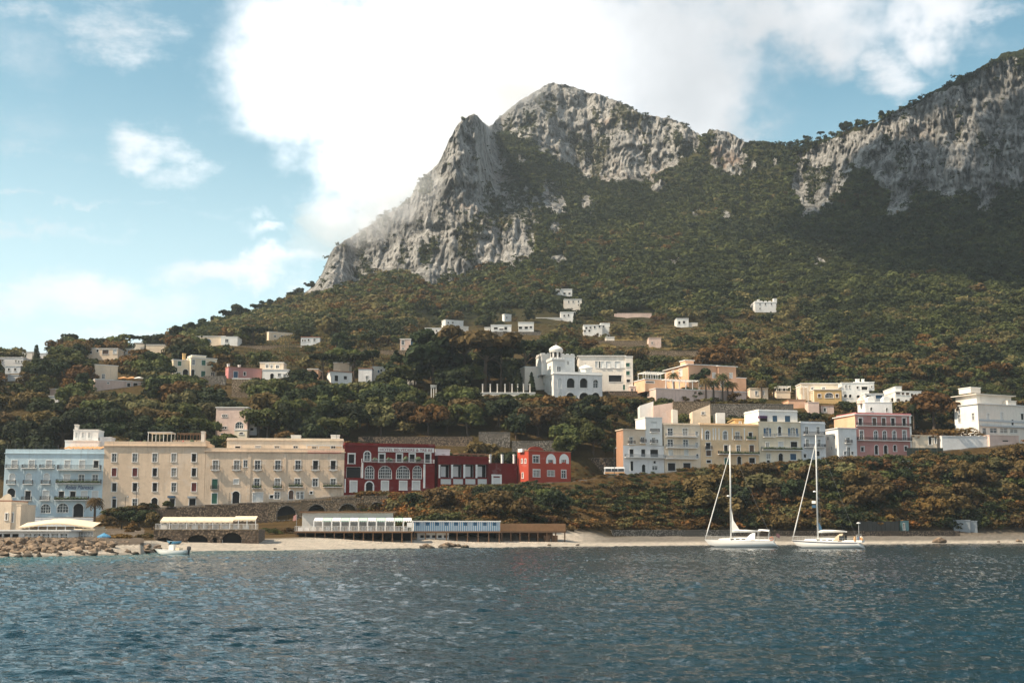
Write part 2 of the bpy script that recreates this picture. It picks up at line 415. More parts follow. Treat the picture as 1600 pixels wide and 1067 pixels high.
    m, nt, b = nodes('hillside_ground')
    pos = N(nt, 'ShaderNodeNewGeometry').outputs['Position']
    gcol = N(nt, 'ShaderNodeAttribute', attribute_name='gcol').outputs['Color']; ra = N(nt, 'ShaderNodeAttribute', attribute_name='rock').outputs['Fac']
    veg_c = mix(nt, 1., gcol, mix(nt, noise(nt, pos, .6, 6, .65), (.5, .52, .5), (1.5, 1.45, 1.4)), 'MULTIPLY')
    stv = scaled(nt, pos, (1, 1, .22))
    rc = mix(nt, mrange(nt, noise(nt, stv, .06, 8, .72), .35, .65), (.24, .238, .23), (.52, .51, .49))
    rc = mix(nt, mrange(nt, noise(nt, pos, .012, 4), .55, .7), rc, (.33, .25, .20))
    rc = mix(nt, mrange(nt, noise(nt, scaled(nt, pos, (1, 1, .12)), .2, 7, .72), .54, .66), rc, (.10, .10, .096))
    rc = mix(nt, mrange(nt, noise(nt, pos, .30, 8, .8), .54, .61), rc, (.065, .072, .055))
    wv = N(nt, 'ShaderNodeTexNoise'); wv.inputs['Scale'].default_value = .05; wv.inputs['Detail'].default_value = 5; L(nt, pos, wv.inputs['Vector'])
    wp = N(nt, 'ShaderNodeVectorMath', operation='MULTIPLY_ADD'); L(nt, wv.outputs['Color'], wp.inputs[0]); wp.inputs[1].default_value = (26, 26, 26); L(nt, pos, wp.inputs[2])
    for sc_, k_ in (((.05, .05, .018), .5), ((.15, .15, .06), .68)):
        vo = N(nt, 'ShaderNodeTexVoronoi', feature='DISTANCE_TO_EDGE'); vo.inputs['Scale'].default_value = 1; L(nt, scaled(nt, wp.outputs[0], sc_), vo.inputs['Vector'])
        rc = mix(nt, mrange(nt, vo.outputs['Distance'], .0, .09), mix(nt, 1., rc, (k_, k_, k_), 'MULTIPLY'), rc)
    edge = mrange(nt, math2(nt, 'ADD', ra, math2(nt, 'MULTIPLY', math2(nt, 'SUBTRACT', noise(nt, pos, .16, 6, .7), .5), 1.3)), .4, .6)
    L(nt, mix(nt, edge, veg_c, rc), b.inputs['Base Color']); b.inputs['Roughness'].default_value = .95; b.inputs['Specular IOR Level'].default_value = .1
    bump(nt, b, noise(nt, stv, .22, 9, .78), 1., 5.)
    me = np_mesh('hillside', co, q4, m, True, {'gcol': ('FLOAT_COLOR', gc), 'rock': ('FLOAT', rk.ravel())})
    tag(link(bpy.data.objects.new('hillside', me)), kind='structure')
    return dict(A=A, D=Y, PX=PX, PY=PY, rk=rk, soft=soft, tuft=tuft, X=X, Y=Y, Z=ZZ)
TER = build_terrain()

# ------------------------------------------------------------------ water
def build_water():
    af = np.arange(-.43, .43, .00105); a = np.concatenate([np.linspace(-math.pi, -.44, 120), af, np.linspace(.44, math.pi, 120)])
    ang = np.where(np.abs(a) < .435, np.arctan(a), a)
    rows = np.concatenate([[1500, 1350, 1240, 1170, 1130], np.arange(1100, 1000, -.8), np.arange(1000, 875, -.4), np.arange(875, 845, -.16), np.arange(845, 829.5, -1.)])
    r = np.concatenate([[.5], HC * F / (rows - 828), [6000, 9000]])
    AA, RR = np.meshgrid(ang, r, indexing='ij')
    Y = RR * np.cos(AA); X = RR * np.sin(AA)
    dr = np.gradient(r)[None, :]; sp = np.maximum(dr, RR * .00105)
    Z = np.zeros_like(X); rs = np.random.RandomState(3)
    for i in range(90):
        lam = .25 * (4.5 / .25) ** rs.rand(); th = rs.normal(1.75, .55); k = 2 * math.pi / lam
        amp = .0098 * lam ** .95 / (1 + (lam / 1.3) ** 1.9)
        att = np.maximum(np.clip(1.4 - 3.2 * sp / lam, 0, 1), 1.15 * sstep(32, 75, RR) * (lam > .6) * (lam < 2.6))
        ph = k * (X * math.cos(th) + Y * math.sin(th)) + rs.rand() * 6.28
        s_ = np.sin(ph); Z += amp * att * (s_ + .35 * np.cos(2 * ph))
    patch = .65 + .7 * fbm(X * .03 + 20, Y * .03, 3)
    Z *= patch
    idx = np.arange(X.size).reshape(X.shape)
    q = np.stack([idx[:-1, :-1], idx[1:, :-1], idx[1:, 1:], idx[:-1, 1:]], -1).reshape(-1, 4)
    q = q[:, ::-1]
    # shallow turquoise water over the sand near the left shore
    PXw = CX + F * np.where(Y > 1, X / np.maximum(Y, 1), 0) * 1.01
    dsh = np.interp(PXw, np.arange(-400, 2100, 20), [float(shore_D(x)) for x in np.arange(-400, 2100, 20)]) - Y
    sh = (1 - sstep(2, 55, dsh)) * (Y > 10) * np.interp(PXw, [0, 300, 600, 1000], [1, .9, .35, .0])
    m, nt, b = nodes('sea_water')
    pos = N(nt, 'ShaderNodeNewGeometry').outputs['Position']
    sa = N(nt, 'ShaderNodeAttribute', attribute_name='shallow').outputs['Fac']
    deep = mix(nt, mrange(nt, noise(nt, pos, .02, 3), .35, .65), (.002, .0160, .0245), (.0035, .023, .031))
    L(nt, mix(nt, sa, deep, (.010, .085, .088)), b.inputs['Base Color'])
    b.inputs['Roughness'].default_value = .04; b.inputs['IOR'].default_value = 1.33
    w1 = noise(nt, scaled(nt, pos, (.75, 1., 1)), .55, 6, .62); w2 = noise(nt, scaled(nt, pos, (.8, 1., 1)), 2.2, 5, .6)
    h = math2(nt, 'ADD', math2(nt, 'MULTIPLY', w1, .3), math2(nt, 'MULTIPLY', w2, .5))
    bump(nt, b, h, .8, .4)
    me = np_mesh('water', np.stack([X, Y, Z], -1), q, m, True, {'shallow': ('FLOAT', sh)})
    tag(link(bpy.data.objects.new('water', me)), kind='structure')
build_water()

# ------------------------------------------------------------------ sky, sun, haze, camera
def build_world():
    w = bpy.data.worlds.new('World'); S.world = w; w.use_nodes = True
    nt = w.node_tree; bg = nt.nodes['Background']
    sky = N(nt, 'ShaderNodeTexSky', sky_type='NISHITA', sun_disc=False)
    sky.sun_elevation = SUN_EL; sky.sun_rotation = SUN_AZ; sky.air_density = 1.; sky.dust_density = .8; sky.ozone_density = 1.2
    d = N(nt, 'ShaderNodeTexCoord').outputs['Generated']
    sp = N(nt, 'ShaderNodeSeparateXYZ'); L(nt, d, sp.inputs[0])
    az = math2(nt, 'ARCTAN2', sp.outputs[0], sp.outputs[1]); el = math2(nt, 'ARCSINE', sp.outputs[2])
    cb = N(nt, 'ShaderNodeCombineXYZ'); L(nt, az, cb.inputs[0]); L(nt, el, cb.inputs[1]); P = cb.outputs[0]
    def warp(P, sc, amt, det=5):
        n = N(nt, 'ShaderNodeTexNoise'); n.inputs['Scale'].default_value = sc; n.inputs['Detail'].default_value = det; n.inputs['Roughness'].default_value = .6
        L(nt, d, n.inputs['Vector'])
        s = N(nt, 'ShaderNodeVectorMath', operation='SUBTRACT'); L(nt, n.outputs['Color'], s.inputs[0]); s.inputs[1].default_value = (.5, .5, .5)
        m = N(nt, 'ShaderNodeVectorMath', operation='MULTIPLY_ADD'); L(nt, s.outputs[0], m.inputs[0]); m.inputs[1].default_value = (amt, amt, 0); L(nt, P, m.inputs[2])
        return m.outputs[0]
    Pw = warp(P, 9, .16)
    def azel(px, py):
        a, t = ray(px, py); return math.atan(a), math.atan(t / math.sqrt(1 + a * a))
    def blobs(lst, Pv):
        acc = None
        for (px, py, rx, ry, wt) in lst:
            c = azel(px, py)
            s = N(nt, 'ShaderNodeVectorMath', operation='SUBTRACT'); L(nt, Pv, s.inputs[0]); s.inputs[1].default_value = (c[0], c[1], 0)
            m = scaled(nt, s.outputs[0], (F / rx, F / ry, 0))
            ln = N(nt, 'ShaderNodeVectorMath', operation='LENGTH'); L(nt, m, ln.inputs[0])
            v = mrange(nt, ln.outputs['Value'], 1., 0., 0., wt)
            acc = v if acc is None else math2(nt, 'MAXIMUM', acc, v)
        return acc
    dens = blobs([(500, 110, 260, 230, 1.15), (640, 190, 330, 300, 1.3), (790, 40, 420, 230, 1.25), (570, 300, 230, 170, 1.1), (960, 90, 380, 260, 1.15),
                  (1095, 165, 170, 120, 1.05), (1240, 30, 330, 110, .8), (1470, 15, 300, 75, .72), (700, -200, 900, 300, 1.1), (1000, 260, 300, 200, .9)], Pw)
    thin = blobs([(215, 225, 130, 75, .66), (280, 275, 120, 55, .55), (170, 30, 260, 75, .62), (60, 10, 160, 50, .55), (430, 372, 90, 26, .6), (425, 340, 60, 22, .5), (130, 320, 320, 14, .5),
                  (80, 475, 420, 75, .85), (380, 430, 260, 45, .85), (80, 545, 400, 60, .6), (1395, 128, 95, 70, .85), (1490, 30, 220, 40, .6), (1150, 190, 80, 60, .7), (40, 230, 160, 40, .45), (60, 365, 260, 22, .45)], warp(P, 14, .09))
    fb = noise(nt, scaled(nt, d, (1, 1, 1.8)), 7, 7, .6)
    f2 = noise(nt, scaled(nt, d, (1, 1, 2.6)), 13, 7, .65)
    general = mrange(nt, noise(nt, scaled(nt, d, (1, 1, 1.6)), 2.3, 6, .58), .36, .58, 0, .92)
    back = mrange(nt, math2(nt, 'ABSOLUTE', az), .5, .8)          # unseen rest of the dome: broken cloud added for whiter, brighter fill light
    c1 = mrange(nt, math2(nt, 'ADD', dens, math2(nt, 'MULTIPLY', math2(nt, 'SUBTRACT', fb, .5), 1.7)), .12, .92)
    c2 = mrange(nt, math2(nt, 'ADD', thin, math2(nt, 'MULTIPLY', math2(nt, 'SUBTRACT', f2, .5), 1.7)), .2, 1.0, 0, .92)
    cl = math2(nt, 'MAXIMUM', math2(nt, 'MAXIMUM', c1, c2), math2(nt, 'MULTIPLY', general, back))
    glow = blobs([(585, 190, 520, 420, 1.)], P)
    shade = mrange(nt, noise(nt, d, 6, 5, .6), .3, .7)
    body = mix(nt, shade, (CLOUD_D, CLOUD_D * 1.04, CLOUD_D * 1.08), (CLOUD_L, CLOUD_L * 1.015, CLOUD_L * 1.04))
    body = mix(nt, glow, body, (CLOUD_G, CLOUD_G, CLOUD_G * 1.01))
    tint = mix(nt, 1., sky.outputs[0], SKY_TINT, 'MULTIPLY')
    veil = math2(nt, 'MULTIPLY', mrange(nt, el, .36, .08), .72); tint = mix(nt, veil, tint, (6.2, 7.3, 7.5))
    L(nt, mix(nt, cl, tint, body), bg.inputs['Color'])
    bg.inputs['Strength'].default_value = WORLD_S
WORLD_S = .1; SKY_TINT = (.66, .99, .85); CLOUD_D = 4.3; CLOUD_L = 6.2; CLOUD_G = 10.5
SUN_S = 5.0; EXPOSURE = .85; HAZE = .00010
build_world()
sd = bpy.data.lights.new('sun', 'SUN'); sd.energy = SUN_S; sd.angle = math.radians(.6); sd.color = (1., .83, .62)
so = link(bpy.data.objects.new('sun', sd))
sv = Vector((math.sin(SUN_AZ) * math.cos(SUN_EL), math.cos(SUN_AZ) * math.cos(SUN_EL), math.sin(SUN_EL)))
so.rotation_euler = sv.to_track_quat('Z', 'Y').to_euler(); so.location = (-200, 0, 300)
cd = bpy.data.cameras.new('camera'); cd.sensor_width = 36; cd.lens = 36 * F / 1600; cd.clip_start = .1; cd.clip_end = 30000
co_ = link(bpy.data.objects.new('camera', cd)); co_.location = (0, 0, HC); co_.rotation_euler = (math.pi / 2 + PITCH, 0, 0); S.camera = co_
S.view_settings.view_transform = 'Standard'; S.view_settings.look = 'None'; S.view_settings.exposure = EXPOSURE; S.view_settings.gamma = 1
S.cycles.use_denoising = True; S.cycles.max_bounces = 6; S.cycles.volume_bounces = 2; S.cycles.sample_clamp_indirect = 6
S.cycles.use_adaptive_sampling = True; S.cycles.adaptive_threshold = .015
def build_haze():
    x0, x1, y0, y1, z0, z1 = -1700, 1700, -60, 2400, -340, 760
    mb = MB(); mb.box(x0, x1, y0, y1, z0, z1)
    m = bpy.data.materials.new('haze_air'); m.use_nodes = True; nt = m.node_tree; nt.nodes.clear()
    out = N(nt, 'ShaderNodeOutputMaterial'); v = N(nt, 'ShaderNodeVolumePrincipled')
    v.inputs['Color'].default_value = (.74, .84, .92, 1); v.inputs['Density'].default_value = HAZE; v.inputs['Anisotropy'].default_value = .35
    L(nt, v.outputs[0], out.inputs['Volume'])
    tag(mb.build('haze', m), kind='stuff')
if HAZE: build_haze()

def build_cloud():
    """unseen cumulus, added above the frame to shade the right-hand mountain side"""
    m, nt, b = nodes('cloud_white'); b.inputs['Base Color'].default_value = (.9, .9, .9, 1); b.inputs['Roughness'].default_value = 1
    c = Vector((560, 860, 190)) + sv * 1500; rs = np.random.RandomState(2); import bmesh  # set up-sun of the slope, out of view, for the shadow it casts
    bm = bmesh.new()
    for i in range(46):
        p = Vector((rs.uniform(-330, 330), rs.uniform(-240, 240), rs.uniform(-30, 40))); r = rs.uniform(45, 110)
        if abs(p.x) / 330 + abs(p.y) / 240 > 1.35: r *= .5
        g = bmesh.ops.create_icosphere(bm, subdivisions=3, radius=1, matrix=Matrix.Translation(c + p) @ Matrix.Diagonal((r, r, r * .6, 1)))
    co = np.array([v.co[:] for v in bm.verts]); nz = fbm(co[:, 0] * .03 + co[:, 2] * .02, co[:, 1] * .03, 4) - .5
    for v, k in zip(bm.verts, nz): v.co += v.normal * float(k) * 34
    me = bpy.data.meshes.new('cloud'); bm.to_mesh(me); bm.free(); me.materials.append(m); me.polygons.foreach_set('use_smooth', [True] * len(me.polygons))
    tag(link(bpy.data.objects.new('cloud', me)), kind='structure')
build_cloud()

def build_mist():
    """low cloud clinging to the left ridge"""
    import bmesh
    m = bpy.data.materials.new('mist_air'); m.use_nodes = True; nt = m.node_tree; nt.nodes.clear()
    out = N(nt, 'ShaderNodeOutputMaterial'); v = N(nt, 'ShaderNodeVolumePrincipled'); v.inputs['Color'].default_value = (.97, .98, 1, 1); v.inputs['Density'].default_value = .0075; v.inputs['Anisotropy'].default_value = .2
    L(nt, v.outputs[0], out.inputs['Volume'])
    for i, (px, py, D, rx, ry, rz) in enumerate(((648, 268, 1015, 40, 45, 34), (612, 306, 945, 44, 36, 26), (690, 205, 1100, 44, 60, 44), (755, 140, 1270, 70, 70, 42), (572, 345, 950, 52, 36, 22), (530, 372, 930, 40, 30, 16), (810, 130, 1330, 60, 60, 26))):
        bm = bmesh.new(); bmesh.ops.create_icosphere(bm, subdivisions=4, radius=1)
        co = np.array([q.co[:] for q in bm.verts]); nz = fbm(co[:, 0] * 1.6 + co[:, 2] + i * 7, co[:, 1] * 1.6 - co[:, 2] * 1.3, 4) - .5
        for q, k in zip(bm.verts, nz): q.co *= 1 + .9 * float(k); q.co = Vector((q.co.x * rx, q.co.y * ry, q.co.z * rz))
        me = bpy.data.meshes.new('mist'); bm.to_mesh(me); bm.free(); me.materials.append(m); o = link(bpy.data.objects.new('mist', me)); o.location = pt(px, py, D); tag(o, 'thin white mist clinging to the left shoulder of the mountain', kind='stuff')
build_mist()
# ------------------------------------------------------------------ buildings
M = {}
def ST_(n, c, d=.5): M[n] = stucco('render_' + n, c, d)
ST_('pale_blue', (.49, .61, .67)); ST_('cream', (.69, .54, .40), .7); ST_('cream2', (.69, .54, .40), .95); ST_('pale_cream', (.76, .63, .48), .6)
ST_('red', (.16, .014, .013), .35); ST_('red_wall', (.15, .016, .014), .5); ST_('orange_red', (.40, .062, .036), .4); ST_('white', (.78, .76, .73), .35); ST_('white2', (.72, .71, .70), .5)
ST_('warm_white', (.76, .70, .62), .4); ST_('yellow', (.76, .55, .34), .5); ST_('pale_yellow', (.76, .66, .50), .5); ST_('beige', (.70, .56, .42), .45)
ST_('pink', (.50, .25, .225), .5); ST_('pink2', (.50, .20, .20), .5); ST_('peach', (.70, .42, .27), .35); ST_('ochre', (.60, .40, .18), .5); ST_('grey_white', (.60, .62, .64), .4); ST_('pinkish', (.66, .50, .43), .7)
ST_('terracotta', (.38, .21, .13), .6)
M['trim'] = plain('white_paint', (.78, .77, .74), .6); M['glass'] = None
m_, nt_, b_ = nodes('window_glass'); b_.inputs['Base Color'].default_value = (.018, .022, .026, 1); b_.inputs['Roughness'].default_value = .12; M['glass'] = m_
M['dark'] = plain('dark_interior', (.012, .012, .013), .9); M['sh_white'] = plain('white_shutter', (.62, .62, .60), .6); M['sh_red'] = plain('maroon_shutter', (.16, .025, .022), .6)  # dark_interior: near-black, paints in the darkness of open rooms, arches and recesses
M['sh_green'] = plain('green_shutter', (.03, .14, .09), .6); M['sh_blue'] = plain('blue_shutter', (.025, .085, .16), .6); M['sh_brown'] = plain('brown_shutter', (.10, .055, .035), .6)
M['iron'] = plain('dark_iron', (.04, .04, .045), .5); M['roof_grey'] = plain('flat_roof_grey', (.36, .34, .32), .9); M['roof_red'] = plain('terracotta_roof', (.34, .14, .075), .85)
M['wood'] = plain('brown_wood', (.17, .095, .05), .8); M['canvas'] = plain('cream_canvas', (.68, .56, .40), .8); M['canvas_w'] = plain('white_canvas', (.78, .77, .74), .8); M['canvas_o'] = plain('orange_canvas', (.62, .33, .14), .8)
M['canvas_g'] = plain('pale_green_canvas', (.42, .55, .48), .8); M['blue_paint'] = plain('blue_paint', (.06, .22, .38), .6); M['plaster_w'] = plain('bare_white_plaster', (.62, .62, .58), .8)
M['metal'] = plain('grey_metal', (.35, .36, .37), .35, .7); M['purple'] = plain('purple_canvas', (.07, .03, .09), .8)
M['stone'] = stonework('brown_stone', (.16, .115, .08), (.24, .175, .12), 2.4); M['stone_l'] = stonework('tan_stone', (.25, .185, .12), (.33, .245, .165), 2.8); M['stone_g'] = stonework('grey_stone', (.20, .175, .145), (.28, .25, .21), 2.4)
M['flower'] = plain('red_flowers', (.42, .03, .04), .8); M['plant'] = plain('potted_greenery', (.05, .075, .03), .8, 0, .5, 4.)
M['glass_mid'] = plain('window_glass_pale', (.07, .08, .085), .15); M['curtain'] = plain('drawn_curtain', (.30, .29, .26), .7); _WR = random.Random(77)
PANES = {'g': 'glass', 'd': 'dark', 'w': 'sh_white', 'r': 'sh_red', 'gr': 'sh_green', 'b': 'sh_blue', 'br': 'sh_brown'}
OCC = []          # pixel boxes of things that trees in front must not hide: (x0,y0,x1,y1,D)
LAND = []         # landmarks for labels

class Face:
    """a vertical wall face in a building's own coordinates: O origin, U along, Nn outward"""
    def __init__(s, O, U, Nn): s.O = Vector(O); s.U = Vector(U); s.N = Vector(Nn)
    def __call__(s, a, b, d): return tuple(s.O + s.U * a + s.N * d + Vector((0, 0, b)))

def arch_pts(s0, s1, t1, n=8, rise=None):
    r = (s1 - s0) / 2; c = (s0 + s1) / 2; h = rise or r
    return [(c + r * math.cos(math.pi - math.pi * i / n), t1 - h + h * math.sin(math.pi * i / n)) for i in range(n + 1)]

def wall_face(mb, face, s0, s1, t0, t1, holes, r=.25):
    T = mb.T; mb.T = face
    ss = sorted({s0, s1} | {round(x, 4) for h in holes for x in (h[0], h[1]) if s0 < x < s1}); ts = sorted({t0, t1} | {round(x, 4) for h in holes for x in (h[2], h[3]) if t0 < x < t1})
    for j in range(len(ts) - 1):
        run = None
        for i in range(len(ss) - 1):
            cs = (ss[i] + ss[i + 1]) / 2; ct = (ts[j] + ts[j + 1]) / 2
            hit = any(h[0] < cs < h[1] and h[2] < ct < h[3] for h in holes)
            if hit:
                if run is not None: mb.poly([(run, ts[j], 0), (ss[i], ts[j], 0), (ss[i], ts[j + 1], 0), (run, ts[j + 1], 0)]); run = None
            elif run is None: run = ss[i]
        if run is not None: mb.poly([(run, ts[j], 0), (s1, ts[j], 0), (s1, ts[j + 1], 0), (run, ts[j + 1], 0)])
    for (a, b, c, d, ar) in holes:
        if ar:
            rise = min((b - a) / 2, (d - c) * .6); P = arch_pts(a, b, d, 8, rise); h = len(P) // 2
            for i in range(h): mb.poly([(a, d, 0), (P[i][0], P[i][1], 0), (P[i + 1][0], P[i + 1][1], 0)])
            for i in range(h, len(P) - 1): mb.poly([(b, d, 0), (P[i][0], P[i][1], 0), (P[i + 1][0], P[i + 1][1], 0)])
            for i in range(len(P) - 1): mb.poly([(P[i][0], P[i][1], 0), (P[i][0], P[i][1], -r), (P[i + 1][0], P[i + 1][1], -r), (P[i + 1][0], P[i + 1][1], 0)])
            dt = d - rise
        else:
            mb.poly([(a, d, 0), (a, d, -r), (b, d, -r), (b, d, 0)]); dt = d
        mb.poly([(a, c, 0), (a, c, -r), (a, dt, -r), (a, dt, 0)]); mb.poly([(b, c, 0), (b, dt, 0), (b, dt, -r), (b, c, -r)])
        mb.poly([(a, c, 0), (b, c, 0), (b, c, -r), (a, c, -r)])
    mb.T = T

def window(parent, face, s0, s1, t0, t1, kind='g', arch=False, trim=0., trimmat=None, r=.25, bars=None, name=None, sill=False):
    """one window or door: joinery and surround, with its pane or shutter as sub-part"""
    f = MB(face); rise = min((s1 - s0) / 2, (t1 - t0) * .6) if arch else 0
    w = s1 - s0; jo = .09
    dbar = -r + .03
    f.box(s0, s0 + jo, t0, t1 - rise, dbar, dbar + .07); f.box(s1 - jo, s1, t0, t1 - rise, dbar, dbar + .07)
    if not arch: f.box(s0, s1, t1 - jo, t1, dbar, dbar + .07)
    if kind == 'g':
        c = (s0 + s1) / 2; f.box(c - .05, c + .05, t0, t1 - .02, dbar, dbar + .07)
        if bars:
            for k in range(1, bars[0]):
                x = s0 + w * k / bars[0]; f.box(x - .035, x + .035, t0, t1 - rise * .4, dbar, dbar + .06)
            for k in range(1, bars[1]):
                y = t0 + (t1 - t0) * k / bars[1]; f.box(s0, s1, y - .035, y + .035, dbar, dbar + .055)
        else:
            y = t0 + (t1 - t0) * .62; f.box(s0, s1, y - .04, y + .04, dbar, dbar + .06)
    if trim:
        tt = trim
        f.box(s0 - tt, s0, t0, t1 - rise, .0, .06); f.box(s1, s1 + tt, t0, t1 - rise, .0, .06)
        if arch:
            A = arch_pts(s0, s1, t1, 8, rise); B = arch_pts(s0 - tt, s1 + tt, t1 + tt, 8, rise + tt)
            for i in range(8):
                f.poly([(A[i][0], A[i][1], .06), (A[i+1][0], A[i+1][1], .06), (B[i+1][0], B[i+1][1], .06), (B[i][0], B[i][1], .06)])
                f.poly([(B[i][0], B[i][1], 0), (B[i][0], B[i][1], .06), (B[i+1][0], B[i+1][1], .06), (B[i+1][0], B[i+1][1], 0)])
        else: f.box(s0 - tt, s1 + tt, t1, t1 + tt * 1.2, .0, .09)
        f.box(s0 - tt * 1.3, s1 + tt * 1.3, t0 - .14, t0, .0, .13)
    elif sill: f.box(s0 - .12, s1 + .12, t0 - .12, t0, .0, .12)
    o = f.build(name or ('door' if t0 < .4 and t1 - t0 > 1.9 else 'window'), trimmat or M['trim'], parent)
    p = MB(face); d = -r + .015
    if kind in ('w', 'r', 'gr', 'b', 'br'):
        d = -.12
    if arch:
        P = [(s0, t0)] + arch_pts(s0, s1, t1, 8, rise) + [(s1, t0)]; p.poly([(x, y, d) for x, y in P][::-1])
    else: p.poly([(s0, t0, d), (s1, t0, d), (s1, t1, d), (s0, t1, d)])
    if kind in ('w', 'r', 'gr', 'b', 'br') and not arch:
        n = max(4, int((t1 - t0) / .22)); c = (s0 + s1) / 2
        for k in range(n):
            y = t0 + (t1 - t0) * (k + .5) / n
            p.box(s0 + .1, c - .05, y - .05, y + .03, d, d + .035); p.box(c + .05, s1 - .1, y - .05, y + .03, d, d + .035)
    p.build('pane' if kind in 'gd' else 'shutter', M[_WR.choice(['glass', 'glass', 'glass_mid', 'glass_mid', 'curtain']) if kind == 'g' else PANES[kind]], o)
    return o

def railing(mb, x0, x1, d, t, h=1.0, step=.16, w=.025, ends=True):
    mb.box(x0, x1, d - .03, d + .03, t + h - .05, t + h)
    mb.box(x0, x1, d - .02, d + .02, t + .06, t + .1)
    n = max(2, int((x1 - x0) / step))
    for k in range(n + 1):
        x = x0 + (x1 - x0) * k / n; mb.box(x - w, x + w, d - w, d + w, t, t + h)
    if ends:
        for x in (x0, x1):
            mb.box(x - .025, x + .025, 0, d, t + h - .05, t + h)
            for k in range(1, max(2, int(d / step))): mb.box(x - w, x + w, k * step - w, k * step + w, t, t + h)
def balcony(parent, face, x0, x1, t, depth=.9, slabmat=None, rail=None, h=1.0, curved=False, plants=False, w=.03):
    f2 = lambda a, d, b: face(a, b, d)
    mb = MB(f2); mb.box(x0, x1, 0, depth, t - .16, t)
    if curved:
        c = (x0 + x1) / 2; mb.box(x0 + .25, x1 - .25, 0, depth * .7, t - .36, t - .16); mb.box(c - .3, c + .3, 0, depth * .4, t - .55, t - .36)
    o = mb.build('balcony', slabmat or M['trim'], parent)
    rb = MB(f2); railing(rb, x0 + .05, x1 - .05, depth - .05, t, h, .17, w)
    rb.build('railing', rail or M['iron'], o)
    if plants:
        pb = MB(f2); rr = random.Random(int(x0 * 77 + t * 13)); pb.box(x0 + .1, x1 - .1, depth, depth + .12, t + .1, t + .5)
        for k in range(int((x1 - x0) / .45)):
            x = x0 + .2 + k * .45 + rr.uniform(-.1, .1); s = rr.uniform(.16, .34); z = t + rr.uniform(.25, .6)
            pb.lathe((x, depth + .05, z), [(.02, -s), (s * .8, -s * .5), (s, 0), (s * .7, s * .6), (.03, s)], 6)
        pb.build('planters', M['plant'], o)
    return o

